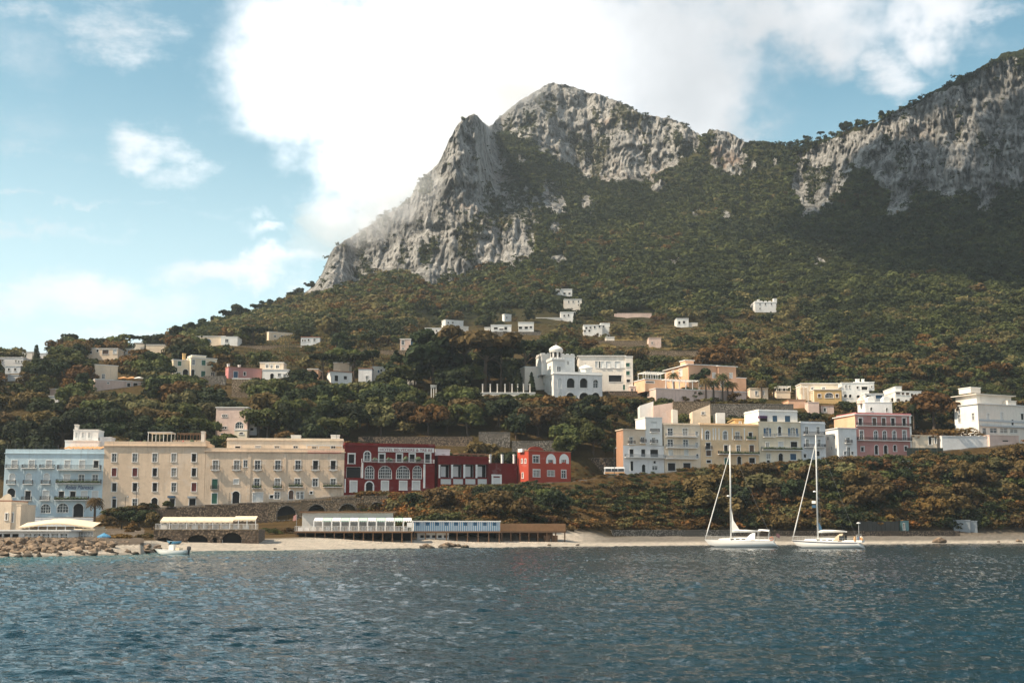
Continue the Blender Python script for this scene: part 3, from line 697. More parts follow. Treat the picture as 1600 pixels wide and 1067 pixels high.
class Bld:
    def __init__(s, name, label, cat, px0, px1, yb, D0=None, D1=None, group=None, short=None):
        if D0 is None: D0 = gdepth((px0 + px1) / 2, yb) - 1
        if D1 is None: D1 = D0
        a0, t = ray(px0, yb); a1, _ = ray(px1, yb)
        s.P0 = Vector((a0 * D0, D0, 0)); P1 = Vector((a1 * D1, D1, 0)); s.zb = HC + t * (D0 + D1) / 2
        dv = P1 - s.P0; s.ang = math.atan2(dv.y, dv.x); s.U = dv.normalized(); s.V = Vector((-s.U.y, s.U.x, 0))
        s.px0, s.px1, s.yb, s.D = px0, px1, yb, min(D0, D1)
        s.root = empty(name, (s.P0.x, s.P0.y, s.zb), s.ang); tag(s.root, label, cat, group)
        s.short = short
    def hit(s, px, py, axis, off):
        a, t = ray(px, py); c = s.V if axis == 'V' else s.U
        k = (off + s.P0.dot(c)) / (a * c.x + c.y)
        return Vector((a * k, k, HC + t * k))
    def loc(s, px, py, setback=0):
        p = s.hit(px, py, 'V', setback); return (p - s.P0).dot(s.U), p.z - s.zb
    def locL(s, px, py, x):
        p = s.hit(px, py, 'U', x); return (p - s.P0).dot(s.V), p.z - s.zb
    def block(s, px0, px1, yt, yb=None, setback=0, thick=11., m='white', wins=(), zf=None, left_px=None, right_px=None, lwins=(), rwins=(), lm=None, roof='roof_grey', over=.22, name='wall', trim=.16, trimmat=None, r=.25, deep=2.5, parapet=0, roofname='roof', lcols=None, rcols=None):
        zf = zf or (lambda x, y: (x, y)); base = yb is None; ybb = s.yb if base else yb
        ym = (yt + ybb) / 2; xm = (px0 + px1) / 2
        x0 = s.loc(px0, ym, setback)[0]; x1 = s.loc(px1, ym, setback)[0]
        z1 = s.loc(xm, yt, setback)[1]; z0 = s.loc(xm, ybb, setback)[1]
        if base: z0 = min(0, z0) - deep
        if left_px is not None: thick = min(26, max(2.5, s.locL(left_px, ym, x0)[0] - setback))
        if right_px is not None: thick = min(26, max(2.5, s.locL(right_px, ym, x1)[0] - setback))
        if roof == 'roof_grey': roof = m
        y0 = setback; y1 = setback + thick
        ff = Face((x0, y0, 0), (1, 0, 0), (0, -1, 0)); fl = Face((x0, y1, 0), (0, -1, 0), (-1, 0, 0)); fr = Face((x1, y0, 0), (0, 1, 0), (1, 0, 0)); fb = Face((x1, y1, 0), (-1, 0, 0), (0, 1, 0))
        W = x1 - x0
        def conv(lst, side):
            out = []
            for w in lst:
                k = w[0]; a = zf(w[1], w[2]); b = zf(w[3], w[4]); o = w[5] if len(w) > 5 else {}
                if side == 'f': p = s.loc(a[0], a[1], setback); q = s.loc(b[0], b[1], setback); e = (p[0] - x0, q[0] - x0)
                elif side == 'l': p = s.locL(a[0], a[1], x0); q = s.locL(b[0], b[1], x0); e = (y1 - p[0], y1 - q[0])
                else: p = s.locL(a[0], a[1], x1); q = s.locL(b[0], b[1], x1); e = (p[0] - y0, q[0] - y0)
                lim = W if side == 'f' else thick
                s0 = max(.12, min(e)); s1 = min(lim - .12, max(e)); t0 = max(min(p[1], q[1]), z0 + .02); t1 = min(max(p[1], q[1]), z1 - .12)
                if s1 - s0 > .25 and t1 - t0 > .3: out.append((k, s0, s1, t0, t1, o))
            return out
        FW = conv(wins, 'f'); LW = conv(lwins, 'l'); RW = conv(rwins, 'r')
        if lcols:   # generic rows of windows on the left side wall: (n, list of (t0,t1), kind)
            for (t0, t1) in lcols[1]:
                for k in range(lcols[0]):
                    c = thick * (k + .5) / lcols[0]; LW.append((lcols[2], c - .55, c + .55, t0, t1, {}))
        mb = MB()
        opn = lambda Ls: [(w[1], w[2], w[3], w[4], 'arch' in w[5]) for w in Ls if w[0] not in ('bal', 'slab', 'box', 'pil')]
        wall_face(mb, ff, 0, W, z0, z1, opn(FW), r); wall_face(mb, fl, 0, thick, z0, z1, opn(LW), r) if lm is None else None
        wall_face(mb, fr, 0, thick, z0, z1, opn(RW), r); wall_face(mb, fb, 0, W, z0, z1, [], r)
        wo = mb.build(name, M[m], s.root)
        if lm is not None:
            mb2 = MB(); wall_face(mb2, fl, 0, thick, z0, z1, opn(LW), r); mb2.build('side_wall', M[lm], s.root)
        for face, Ls in ((ff, FW), (fl, LW), (fr, RW)):
            for (k, s0, s1, t0, t1, o) in Ls:
                if k == 'bal': balcony(s.root, face, s0, s1, t0, o.get('d', .9), M[o.get('sm', 'trim')], M[o.get('rm', 'iron')], o.get('h', max(.85, t1 - t0)), o.get('curved', False), o.get('plants', False), o.get('w', .03)); continue
                if k in ('slab', 'pil'):
                    q = MB(lambda a, d, b, face=face: face(a, b, d)); q.box(s0, s1, .0, o.get('d', .12), t0, t1); q.build('string_course' if k == 'slab' else 'pilaster', M[o.get('m', 'trim')], s.root); continue
                if k == 'box':
                    q = MB(lambda a, d, b, face=face: face(a, b, d)); q.box(s0, s1, .02, o.get('d', .5), t0, t1); q.build(o['n'], M[o.get('m', 'trim')], s.root); continue
                wd = window(s.root, face, s0, s1, t0, t1, k, 'arch' in o, o.get('trim', trim), trimmat and M[trimmat], r, o.get('bars'), o.get('n'))
                if 'b' in o: balcony(s.root, face, s0 - o['b'], s1 + o['b'], t0, o.get('d', .7), M[o.get('sm', 'trim')], M[o.get('rm', 'iron')], o.get('h', .95), o.get('curved', False), o.get('plants', False))
                if 'sb' in o:
                    for e0, e1 in ((s0 - .62, s0 - .06), (s1 + .06, s1 + .62)):
                        q = MB(lambda a, d, b, face=face: face(a, b, d)); q.box(e0, e1, .02, .08, t0, t1 - .25); q.build('shutter', M[o['sb']], wd)
        rb = MB()
        if roof:
            v = over; rb.box(x0 - v, x1 + v, y0 - v, y1 + v, z1, z1 + .22)
            if parapet:
                for bx in ((x0, x1, y0, y0 + .25), (x0, x1, y1 - .25, y1), (x0, x0 + .25, y0 + .25, y1 - .25), (x1 - .25, x1, y0 + .25, y1 - .25)): rb.box(*bx, z1 + .22, z1 + .22 + parapet)
            rb.build(roofname, M[roof], s.root)
        OCC.append((min(px0, left_px or px0), yt, max(px1, right_px or px1), ybb, s.D + setback))
        s.last = dict(x0=x0, x1=x1, y0=y0, y1=y1, z0=z0, z1=z1, ff=ff, fl=fl, fr=fr, thick=thick)
        if base and s.short: LAND.append((s.short, (px0 + px1) / 2, (yt + ybb) / 2)); s.short = None
        return s.last
    def pbox(s, name, px0, px1, yt, yb, m, setback=0, thick=.2):
        ym = (yt + yb) / 2; x0 = s.loc(px0, ym, setback)[0]; x1 = s.loc(px1, ym, setback)[0]; xm = (px0 + px1) / 2
        mb = MB(); mb.box(x0, x1, setback, setback + thick, s.loc(xm, yb, setback)[1], s.loc(xm, yt, setback)[1])
        return mb.build(name, M[m], s.root)
    def text(s, txt, px0, px1, yt, yb, col, setback=-.12, italic=0., board=None, name='sign_board', fill=.8):
        ym = (yt + yb) / 2; x0, zt = s.loc(px0, yt, setback); x1, zb = s.loc(px1, yb, setback)
        par = s.root
        if board: par = s.pbox(name, px0, px1, yt, yb, board, setback + .02, .1)
        cu = bpy.data.curves.new('lettering', 'FONT'); cu.body = txt; cu.size = 1; cu.shear = italic; cu.extrude = .02
        tmp = bpy.data.objects.new('lettering', cu); COL.objects.link(tmp); bpy.context.view_layer.update()
        me = bpy.data.meshes.new_from_object(tmp.evaluated_get(bpy.context.evaluated_depsgraph_get())); bpy.data.objects.remove(tmp); bpy.data.curves.remove(cu)
        co = np.zeros(len(me.vertices) * 3); me.vertices.foreach_get('co', co); co = co.reshape(-1, 3)
        mn = co.min(0); mx = co.max(0); w = x1 - x0; h = zt - zb; pad = .03 * w if board else 0
        sx = (w - 2 * pad) / (mx[0] - mn[0]); sz = h * fill / (mx[1] - mn[1])
        out = np.stack([x0 + pad + (co[:, 0] - mn[0]) * sx, setback - co[:, 2] - .03, zb + h * (1 - fill) / 2 + (co[:, 1] - mn[1]) * sz], -1)
        me.vertices.foreach_set('co', out.ravel()); me.materials.clear(); me.materials.append(col); me.update()
        return link(bpy.data.objects.new('lettering', me), par)

def Z(ox, oy, k): return lambda x, y: (ox + x / k, oy + y / k)
Z1 = Z(0, 640, 4.446); Z2 = Z(240, 640, 4.447); Z3 = Z(520, 660, 5.079); Z4 = Z(740, 660, 5.079); Z5 = Z(940, 600, 5.336); Z6 = Z(1160, 600, 5.336); Z7 = Z(1400, 580, 5.335)
Y1 = Z(0, 500, 5.714); Y2 = Z(240, 480, 5.082); Y3 = Z(480, 480, 5.082); Y4 = Z(700, 520, 5.0); Y5 = Z(980, 540, 6.154); Y6 = Z(1200, 560, 6.154); Y7 = Z(600, 420, 4.444); Y8 = Z(880, 420, 4.21)
def ws(kind, xs, w, y0, y1, **o): return [(kind, x - w / 2, y0, x + w / 2, y1, o) for x in xs]
def wk(kinds, xs, w, y0, y1, **o): return [(k, x - w / 2, y0, x + w / 2, y1, dict(o)) for k, x in zip(kinds, xs)]
def RD(px): return float(road_D(px)) + 5

# --- pale blue hotel
b = Bld('hotel', 'pale blue four-storey hotel with dark balcony railings and blue script lettering', 'hotel', 5.6, 160.3, 807.5, RD(5), RD(160), short='the pale blue hotel')
w = wk('wwwwwd', [100, 220, 340, 468, 570, 667], 34, 352, 403)
w += wk(['w', 'w', 'w'], [85, 200, 325], 36, 442, 490, arch=1) + wk('wgg', [465, 565, 660], 38, 450, 508)
w += [('d', 52, 545, 104, 607, dict(arch=1))] + wk('dw', [193, 318], 38, 562, 628) + wk('ddww', [425, 505, 585, 660], 38, 565, 624)
w += [('g', 150, 655, 222, 715, dict(arch=1, bars=(4, 3))), ('g', 284, 655, 349, 715, dict(arch=1, bars=(4, 3))), ('g', 398, 650, 473, 712, dict(arch=1, bars=(4, 3))), ('d', 510, 650, 578, 745, dict(arch=1, n='door'))]
w += [('bal', 45, 384, 130, 405), ('bal', 157, 384, 255, 405), ('bal', 280, 384, 380, 405), ('bal', 408, 384, 706, 417, dict(d=1.5)), ('bal', 50, 487, 112, 515), ('bal', 165, 487, 230, 515), ('bal', 290, 487, 352, 515), ('bal', 396, 483, 706, 512, dict(d=1.3, plants=True)),
      ('bal', 155, 602, 222, 628), ('bal', 282, 600, 350, 628), ('bal', 385, 600, 620, 627, dict(d=1.2, plants=True))]
w += [('pil', 136, 375, 154, 745, dict(m='pale_blue')), ('pil', 262, 375, 278, 745, dict(m='pale_blue')), ('pil', 384, 375, 404, 600, dict(m='pale_blue')), ('slab', 25, 636, 380, 642, dict(m='pale_blue'))]
b.block(5.6, 160.3, 709, None, 0, 14, 'pale_blue', w, Z1, trim=.12, trimmat=None, parapet=.9)
bl = plain('blue_lettering', (.03, .07, .2), .6)
b.text('Relais Maresca', 102.3, 145.5, 757, 765, bl, -.1, .35)
x = Z1
b.block(*[x(450, 0)[0], x(683, 0)[0], x(0, 218)[1], 709], setback=6, thick=8, m='white', roof='roof_grey', name='upper_storey', over=.1, roofname='upper_roof')
b.block(*[x(510, 0)[0], x(682, 0)[0], x(0, 143)[1], x(0, 216)[1]], setback=7.5, thick=6, m='white', name='rooftop_room', over=.1, roofname='rooftop_slab', wins=[('w', 118, 675, 121, 684), ('w', 128, 675, 131, 684), ('w', 138, 675, 141, 684)])
b.block(x(518, 0)[0], x(541, 0)[0], x(0, 108)[1], x(0, 143)[1], setback=8.5, thick=1.4, m='warm_white', name='chimney', over=.1, roofname='chimney_cap')
b.block(x(690, 0)[0], x(768, 0)[0], x(0, 195)[1], 709, setback=8, thick=5, m='grey_white', name='rooftop_room', over=.1, roofname='rooftop_slab')
mb = MB(); x0 = b.loc(100, 700, 1)[0]; x1 = b.loc(160, 700, 1)[0]; zt = b.loc(130, 697, 1)[1]; zr = b.loc(130, 707, 1)[1]
for i in range(8):
    xa = x0 + (x1 - x0) * i / 8; xb = x0 + (x1 - x0) * (i + 1) / 8
    mb.poly([(xa, .6, zt - .5), ((xa + xb) / 2, .6, zt - .75), ((xa + xb) / 2, 5.8, zt + .1), (xa, 5.8, zt + .3)]); mb.poly([((xa + xb) / 2, .6, zt - .75), (xb, .6, zt - .5), (xb, 5.8, zt + .3), ((xa + xb) / 2, 5.8, zt + .1)])
aw = mb.build('awning', M['canvas_o'], b.root)
mb = MB()
for i in range(5): MB().tube([(x0 + (x1 - x0) * i / 4, .7, zr - .3), (x0 + (x1 - x0) * i / 4, .7, zt - .5)], .06, 6).build('awning_post', M['iron'], aw)
mb = MB(); xs_ = [b.loc(Z1(q, 0)[0], 700, .6)[0] for q in (52, 110, 165, 250, 300, 340, 405)]
for q in xs_: MB().tube([(q, .6, zr - .4), (q, .6, zr + 1.9)], .06, 6).build('terrace_post', M['iron'], b.root)
pass
# --- large cream building
b = Bld('apartment_house', 'large plain cream four-storey building with red shutters, beside the pale blue hotel', 'apartment house', 160.6, 319.8, 791, RD(160), RD(320), short='the large cream building')
xc = [178.4, 210.7, 241.8, 271.5, 303]
w = wk('ggggd', xc, 7, 708.3, 721) + wk('rrdgd', xc, 7, 731, 744) + wk('ddddr', xc, 7, 754, 767.5) + [('d', 175, 779, 181.5, 793), ('g', 207, 779, 214, 793), ('d', 236.5, 777, 246, 797, dict(arch=1, n='door')), ('d', 265, 778.5, 273, 792, dict(n='door')), ('d', 295.5, 778.5, 305.5, 792, dict(n='door'))]
w[14 - 1] = ('g',) + w[14 - 1][1:]
w += [('slab', 160.9, y, 319.6, y + 1.2, dict(m='cream', d=.18)) for y in (725.5, 748.5, 772)] + [('slab', 160.9, 698, 319.6, 699.6, dict(m='trim', d=.5))]
w += [('box', 176, 775.5, 181, 778, dict(n='sign', m='sh_blue', d=.2)), ('box', 263, 774.5, 274, 777.5, dict(n='awning', m='sh_blue', d=1.2)), ('box', 294, 775, 307, 778, dict(n='awning', m='metal', d=1.2))]
b.block(160.6, 319.8, 697.3, None, 0, 15, 'cream', w, None, trim=.13, over=.35, parapet=1.0)
def pergola(b, px0, px1, yt, yb, setback, depth, m='trim', n=5, slats=14, name='pergola', roofm=None):
    x0 = b.loc(px0, yt, setback)[0]; x1 = b.loc(px1, yt, setback)[0]; z0 = b.loc((px0 + px1) / 2, yb, setback)[1]; z1 = b.loc((px0 + px1) / 2, yt, setback)[1]
    mb = MB()
    for i in range(n):
        q = x0 + (x1 - x0) * i / (n - 1)
        for y in (setback, setback + depth): mb.box(q - .07, q + .07, y - .07, y + .07, z0 - .3, z1 - .25)
    for y in (setback, setback + depth): mb.box(x0 - .2, x1 + .2, y - .06, y + .06, z1 - .25, z1 - .08)
    for q in (x0, x1): mb.box(q - .05, q + .05, setback, setback + depth, z1 - .24, z1 - .1)
    o = mb.build(name, M[m], b.root); mb = MB()
    if roofm: mb.box(x0 - .15, x1 + .15, setback - .25, setback + depth + .25, z1 - .07, z1)
    else:
        for i in range(slats):
            q = x0 + (x1 - x0) * i / (slats - 1); mb.box(q - .05, q + .05, setback - .3, setback + depth + .3, z1 - .08, z1)
    mb.build('pergola_roof' if not roofm else 'canopy', M[roofm or m], o); return o
for i, q in enumerate((170, 184, 206, 219, 226, 272, 286, 300, 310)):
    p = b.loc(q, 692, 2.5)[0]; s = .45 + .35 * ((i * 7) % 5) / 5; mb = MB(); mb.lathe((p, 2.5, b.last['z1'] + .2 + s), [(.3, -s), (s * .9, -s * .3), (s, .3), (s * .6, s), (.05, s * 1.4)], 7); mb.build('potted_plant', M['plant' if i % 3 else 'flower'], b.root)
pergola(b, 232, 268, 674.5, 693, 2, 5, 'trim', 4, roofm='canvas_w'); pergola(b, 278, 318, 676, 693, 4, 4, 'wood', 5, 16)
b.block(314, 319, 675, 694, 3, 2, 'warm_white', name='chimney', over=.1, roofname='chimney_cap')
b.block(270, 322, 689, 697, 7, 6, 'pale_cream', name='rooftop_room', over=.1, roofname='rooftop_slab')
# --- long cream building
b = Bld('apartment_house', 'long weathered cream building with white shutters and curved balconies, beside the red hotel', 'apartment house', 320.2, 537.6, 779, RD(320), RD(540), short='the long cream building')
w = wk('gggggdd', [430, 577, 722, 863, 1003, 1125, 1248], 36, 352, 416, b=.45, curved=True) + [('g', 625, 350, 652, 398)] + wk('gr', [425], 36, 482, 552, b=.3)
w = [('gr', 407, 482, 443, 552, dict(b=.3)), ('w', 557, 482, 590, 516)] + w + wk('gg', [718, 862], 36, 478, 545, b=.5, plants=True) + wk('ggg', [1000, 1123, 1248], 36, 478, 532)
w += [('gr', 405, 580, 440, 652, dict(n='door')), ('d', 547, 565, 597, 650, dict(arch=1, n='door')), ('w', 690, 577, 757, 642, dict(n='garage_door')), ('g', 840, 570, 876, 618), ('br', 940, 558, 972, 622, dict(arch=1, n='door')), ('g', 992, 570, 1012, 618), ('g', 1020, 570, 1042, 618), ('d', 1086, 566, 1105, 585), ('d', 806, 592, 832, 614)]
w += [('bal', 940, 508, 1040, 536, dict(plants=True)), ('bal', 1180, 508, 1312, 537, dict(plants=True)), ('slab', 360, 546, 1320, 551, dict(m='cream2')), ('slab', 360, 421, 1320, 426, dict(m='cream2')), ('pil', 655, 310, 668, 640, dict(m='cream2', d=.1)), ('pil', 905, 310, 915, 560, dict(m='cream2', d=.1))]
b.block(320.2, 537.6, 706.5, None, 0, 14, 'cream2', w, Z2, trim=.14, over=.3, parapet=.8, r=.3)
w = [('d', 565, 252, 602, 306), ('w', 706, 250, 742, 304), ('g', 840, 250, 874, 306), ('g', 970, 250, 1002, 304), ('g', 1100, 255, 1130, 300), ('g', 1232, 250, 1264, 298)]
u = b.block(Z2(508, 0)[0], Z2(1318, 0)[0], 688.3, 706.5, 2.2, 9, 'pale_cream', w, Z2, name='upper_storey', over=.18, roofname='upper_roof', trim=.1, parapet=.4)
pergola(b, Z2(1065, 0)[0], Z2(1310, 0)[0], Z2(0, 243)[1], Z2(0, 300)[1], .3, 1.6, 'trim', 4, 18)
b.pbox('flower_boxes', Z2(1070, 0)[0], Z2(1305, 0)[0], Z2(0, 290)[1], Z2(0, 302)[1], 'flower', -.15, .35)
for a0, a1, yt in ((955, 1020, 182), (1232, 1292, 180)):
    b.block(Z2(a0, 0)[0], Z2(a1, 0)[0], Z2(0, yt)[1], Z2(0, 216)[1], 5, 3, 'white', name='rooftop_room', over=.1, roofname='rooftop_slab')
mb = MB(); 
for q, h in ((730, 2.5), (850, 2), (1270, 2.6)):
    px = b.loc(Z2(q, 0)[0], 690, 4)[0]; mb.tube([(px, 4, u['z1']), (px, 4, u['z1'] + h)], .04, 5); mb.box(px - .5, px + .5, 3.97, 4.03, u['z1'] + h - .2, u['z1'] + h - .15)
mb.build('aerials', M['iron'], b.root)
# --- red hotel with lettering
b = Bld('hotel', 'dark red hotel with white lettered sign board and large white arched windows', 'hotel', 538.0, 679.2, 771, RD(540), RD(680), short='the dark red hotel')
w = [('d', 125, 250, 172, 324), ('g', 250, 230, 296, 304, dict(arch=1)), ('d', 368, 249, 410, 314), ('d', 507, 249, 549, 312), ('d', 609, 249, 651, 310), ('d', 732, 248, 774, 320)]
w += [('g', a, 345, c, 443, dict(arch=1, bars=(n, 4), trim=.1)) for a, c, n in ((258, 325, 4), (365, 465, 6), (506, 608, 6), (637, 703, 4))]
w += [('w', 141, 467, 187, 550), ('d', 262, 470, 318, 562, dict(arch=1, n='door', trim=.3)), ('w', 389, 467, 438, 543), ('w', 533, 468, 584, 534), ('w', 635, 467, 686, 532)]
w += [('slab', 232, 318, 806, 326, dict(d=1.2)), ('slab', 95, 446, 720, 452, dict(d=.15)), ('pil', 88, 446, 101, 556), ('pil', 228, 318, 240, 440, dict(d=.2)), ('pil', 719, 330, 732, 520, dict(d=.2)), ('d', 108, 350, 222, 438, dict(n='loggia', trim=0))]
b.block(538, 679.2, 697, None, 0, 13, 'red', w, Z3, trim=.24, over=.25, parapet=.5)
b.text('HOTEL BELVEDERE & TRE RE', 590.9, 678.2, 699.3, 706.3, plain('red_lettering', (.2, .02, .02), .6), -.2, 0, 'trim', 'sign_board', .78)
mb = MB(lambda a, d, c: (a, -d, c)); x0 = b.loc(Z3(232, 0)[0], 722, -1.2)[0]; x1 = b.loc(Z3(806, 0)[0], 722, -1.2)[0]; z = b.loc(610, Z3(0, 318)[1], -1.1)[1]
railing(mb, x0, x1, 1.15, z, .9, .25, .02); mb.build('terrace_railing', M['trim'], b.root)
mb = MB(); rr = random.Random(4)
for q in (330, 345, 440, 455, 465, 570, 580, 672, 685):
    px = b.loc(Z3(q, 0)[0], 722, -.8)[0]; s = rr.uniform(.4, .75); mb.lathe((px, -.8, z + .3 + s), [(.05, -s), (s * .8, -s * .5), (s, .0), (s * .6, s * .7), (.05, s)], 7)
mb.build('terrace_plants', M['plant'], b.root)
b.block(Z3(195, 0)[0], Z3(235, 0)[0], Z3(0, 172)[1], Z3(0, 190)[1], 3, 2.5, 'warm_white', name='rooftop_room', over=.1, roofname='rooftop_slab')
# --- red loggia wing
b = Bld('hotel_wing', 'low red wing with white columns and glazed loggia, right of the red hotel', 'hotel wing', 679.4, 768, 758, RD(680), RD(768), short='the low red wing')
w = [('d', 850, 330, 938, 436, dict(trim=0, n='loggia')), ('d', 952, 330, 1034, 436, dict(trim=0, n='loggia')), ('d', 1050, 330, 1130, 436, dict(trim=0, n='loggia')), ('d', 1146, 330, 1232, 436, dict(trim=0, n='loggia')), ('w', 856, 446, 940, 490, dict(n='balustrade', trim=0)), ('w', 956, 446, 1035, 490, dict(n='balustrade', trim=0)), ('w', 1052, 446, 1133, 490, dict(n='balustrade', trim=0)), ('w', 1150, 446, 1224, 490, dict(n='balustrade', trim=0))]
w += [('pil', q - 6, 333, q + 6, 440, dict(d=.3)) for q in (843, 944, 1041, 1138)] + [('slab', 845, 435, 1236, 442, dict(d=.35)), ('box', 858, 350, 895, 428, dict(n='curtain', m='sh_white', d=-.1)), ('box', 955, 350, 995, 428, dict(n='curtain', m='sh_white', d=-.1)), ('box', 1050, 350, 1092, 428, dict(n='curtain', m='sh_white', d=-.1)), ('box', 1148, 350, 1184, 428, dict(n='curtain', m='sh_white', d=-.1))]
b.block(684.5, 763.5, 716, None, 0, 11, 'red', [q for q in w if q[0] != 'box'], Z3, trim=0, over=.15, r=1.3, parapet=.4)
for q0, q1 in ((858, 895), (955, 995), (1050, 1092), (1148, 1184)): b.pbox('curtain', Z3(q0, 0)[0], Z3(q1, 0)[0], Z3(0, 348)[1], Z3(0, 430)[1], 'sh_white', 1.0, .05)
b.block(679.5, 684.3, 720, None, 3, 8, 'red', (), over=.05)
b.block(680, 703, 703, 716, 6, 4, 'white', [('w', 691, 709, 695, 714)], name='rooftop_room', over=.1, roofname='rooftop_slab'); pergola(b, 716, 766, 708.5, 716, 3, 3, 'wood', 6, 14)
# --- red terrace wall with white pergola columns
b = Bld('terrace_wall', 'dark red terrace wall with white pillars, beside the orange-red house', 'wall', 764, 808, 755, RD(764) + 3, RD(808) + 3)
b.block(764, 808, 725, None, 0, 4, 'red_wall', (), over=.05, deep=2)
for q in (766.5, 785.2, 803.8): b.block(q - 1.2, q + 1.2, 711, 724, .1, .5, 'white', name='pillar', over=.05, roofname='pillar_cap')
b = Bld('garden_gate', 'white framed gate in front of the dark red terrace wall', 'gate', 768.8, 784, 757, RD(768) - 1, RD(784) - 1)
b.pbox('gate_post', 768.8, 771, 742, 758, 'trim', 0, .3); b.pbox('gate_post', 781.8, 784, 742, 758, 'trim', 0, .3); b.pbox('lintel', 768.8, 784, 741, 743.6, 'trim', -.05, .4); b.pbox('gate_leaf', 771.2, 781.6, 746, 757, 'sh_white', .1, .06)
# --- orange-red house
b = Bld('house', 'two-storey orange-red house with white framed windows and rounded parapet', 'house', 825.8, 891.8, 752.5, RD(826) - 2, RD(890) + 1, short='the orange-red house')
w = [('g', 472, 262, 520, 318, dict(trim=.2)), ('g', 474, 375, 524, 430, dict(trim=.2)), ('g', 590, 272, 628, 318, dict(trim=0)), ('g', 690, 270, 728, 316, dict(trim=0)), ('g', 585, 380, 642, 426, dict(trim=.1)), ('g', 697, 378, 733, 440, dict(trim=.15, n='door'))]
w += [('slab', 476, 322, 522, 330, dict(d=.5)), ('slab', 474, 434, 528, 444, dict(d=.5)), ('slab', 575, 352, 765, 366, dict(m='trim', d=.4))]
b.block(825.8, 891.8, 705.5, None, 0, 11, 'orange_red', w, Z4, left_px=808.5, roof='terracotta', over=.12, lwins=[('g', 380, 290, 390, 320), ('g', 408, 290, 418, 320), ('g', 384, 400, 396, 440)], trim=.12)
L_ = b.last; ff = L_['ff']; mb = MB(ff)
for q in ((575, 250, 652, 324), (680, 250, 755, 324)):
    p0 = b.loc(*Z4(q[0], q[3])); p1 = b.loc(*Z4(q[2], q[1])); o0 = b.loc(*Z4(q[0] + 13, q[3])); o1 = b.loc(*Z4(q[2] - 24, q[1] + 22))
    A = arch_pts(p0[0] - L_['x0'], p1[0] - L_['x0'], p1[1]); a0 = o0[0] - L_['x0'] + .2; a1 = o1[0] - L_['x0'] + .1; top = o1[1]
    mb.poly([(x_, y_, .05) for x_, y_ in A][::-1]); 
    z0_ = A[0][1]; mb.box(A[0][0], a0, p0[1], z0_, 0, .05); mb.box(a1, A[-1][0], p0[1], z0_, 0, .05)
mb.build('arched_surround', M['trim'], b.root)
p0 = b.loc(*Z4(435, 238)); p1 = b.loc(*Z4(560, 238)); mb = MB(ff); A = arch_pts(p0[0] - L_['x0'], p1[0] - L_['x0'], L_['z1'] + 1.2, 10, 1.1)
mb.poly([(x_, y_, -.05) for x_, y_ in A][::-1]); mb.poly([(x_, y_, -.35) for x_, y_ in A])
for i in range(10): mb.poly([(A[i][0], A[i][1], -.05), (A[i+1][0], A[i+1][1], -.05), (A[i+1][0], A[i+1][1], -.35), (A[i][0], A[i][1], -.35)])
mb.build('rounded_parapet', M['orange_red'], b.root)
b.block(816, 822, 702, 706, 2, 2, 'white2', name='water_tank', over=.05, roofname='tank_lid')
# --- right row
b = Bld('apartment_house', 'narrow white and beige house with orange side wall, leftmost of the right row', 'apartment house', 973.8, 1036, 737, RD(974), RD(1036), short='the narrow white and beige house')
w = [('g', 231, 440, 262, 500, dict(b=.5, trim=.1)), ('g', 328, 440, 358, 488, dict(b=.4, trim=.1))]
b.block(973.8, 1008.4, 671.5, 696, 0, 13, 'beige', w, Z5, name='upper_wall', left_px=963, lm='terracotta', over=.25, trim=.1)
w = [('w', 412, 312, 460, 330, dict(trim=0)), ('w', 412, 372, 470, 400, dict(b=.3)), ('g', 420, 445, 448, 492, dict(b=.6, trim=.1))]
b.block(1008.5, 1034.8, 653, 696, 0, 13, 'white', w, Z5, name='tower', left_px=993, over=.15, roofname='tower_roof')
w = [('d', 232, 540, 270, 610), ('d', 330, 540, 368, 608), ('d', 405, 542, 475, 608, dict(trim=0)), ('d', 240, 640, 268, 722), ('d', 335, 668, 368, 735, dict(arch=1, n='door')), ('d', 432, 638, 455, 662), ('g', 422, 680, 468, 714), ('bal', 190, 585, 520, 614, dict(d=1.1, rm='metal'))]
b.block(973.8, 1037.5, 696.2, None, -.02, 13, 'white2', w, Z5, roof=None, left_px=963, lm='terracotta', trim=.1)
b = Bld('apartment_house', 'beige house with long balconies on each floor, second of the right row', 'apartment house', 1037.8, 1094.5, 733, RD(1037), RD(1094), short='the beige balcony house')
w = [('gp'[0], 550, 368, 595, 428), ('g', 675, 368, 720, 428), ('g', 550, 460, 598, 520), ('g', 680, 462, 724, 520), ('w', 560, 548, 595, 592), ('w', 690, 545, 722, 590), ('d', 552, 655, 618, 722, dict(n='door')), ('d', 680, 655, 745, 712)]
w += [('g', 782, 395, 805, 428, dict(arch=1)), ('g', 782, 487, 806, 520, dict(arch=1)), ('d', 788, 582, 810, 615, dict(arch=1))]
w += [('bal', 530, 410, 790, 440, dict(d=1.2, rm='metal')), ('bal', 532, 505, 790, 532, dict(d=1.2, rm='metal')), ('bal', 528, 595, 790, 622, dict(d=1.2, rm='metal'))]
b.block(1037.8, 1094.5, 664, None, 0, 13, 'pale_cream', w, Z5, trim=.1, over=.2, parapet=.3)
b = Bld('apartment_house', 'yellow house with white pilasters and arched top windows, middle of the right row', 'apartment house', 1094.8, 1185.2, 727, RD(1094), RD(1185), short='the yellow arched house')
w = [('g', 866, 388, 900, 462, dict(arch=1, trim=.25)), ('g', 1014, 390, 1048, 462, dict(arch=1, trim=.25)), ('g', 1116, 398, 1152, 462, dict(b=.5)), ('d', 1226, 402, 1260, 462, dict(b=.8, plants=True))]
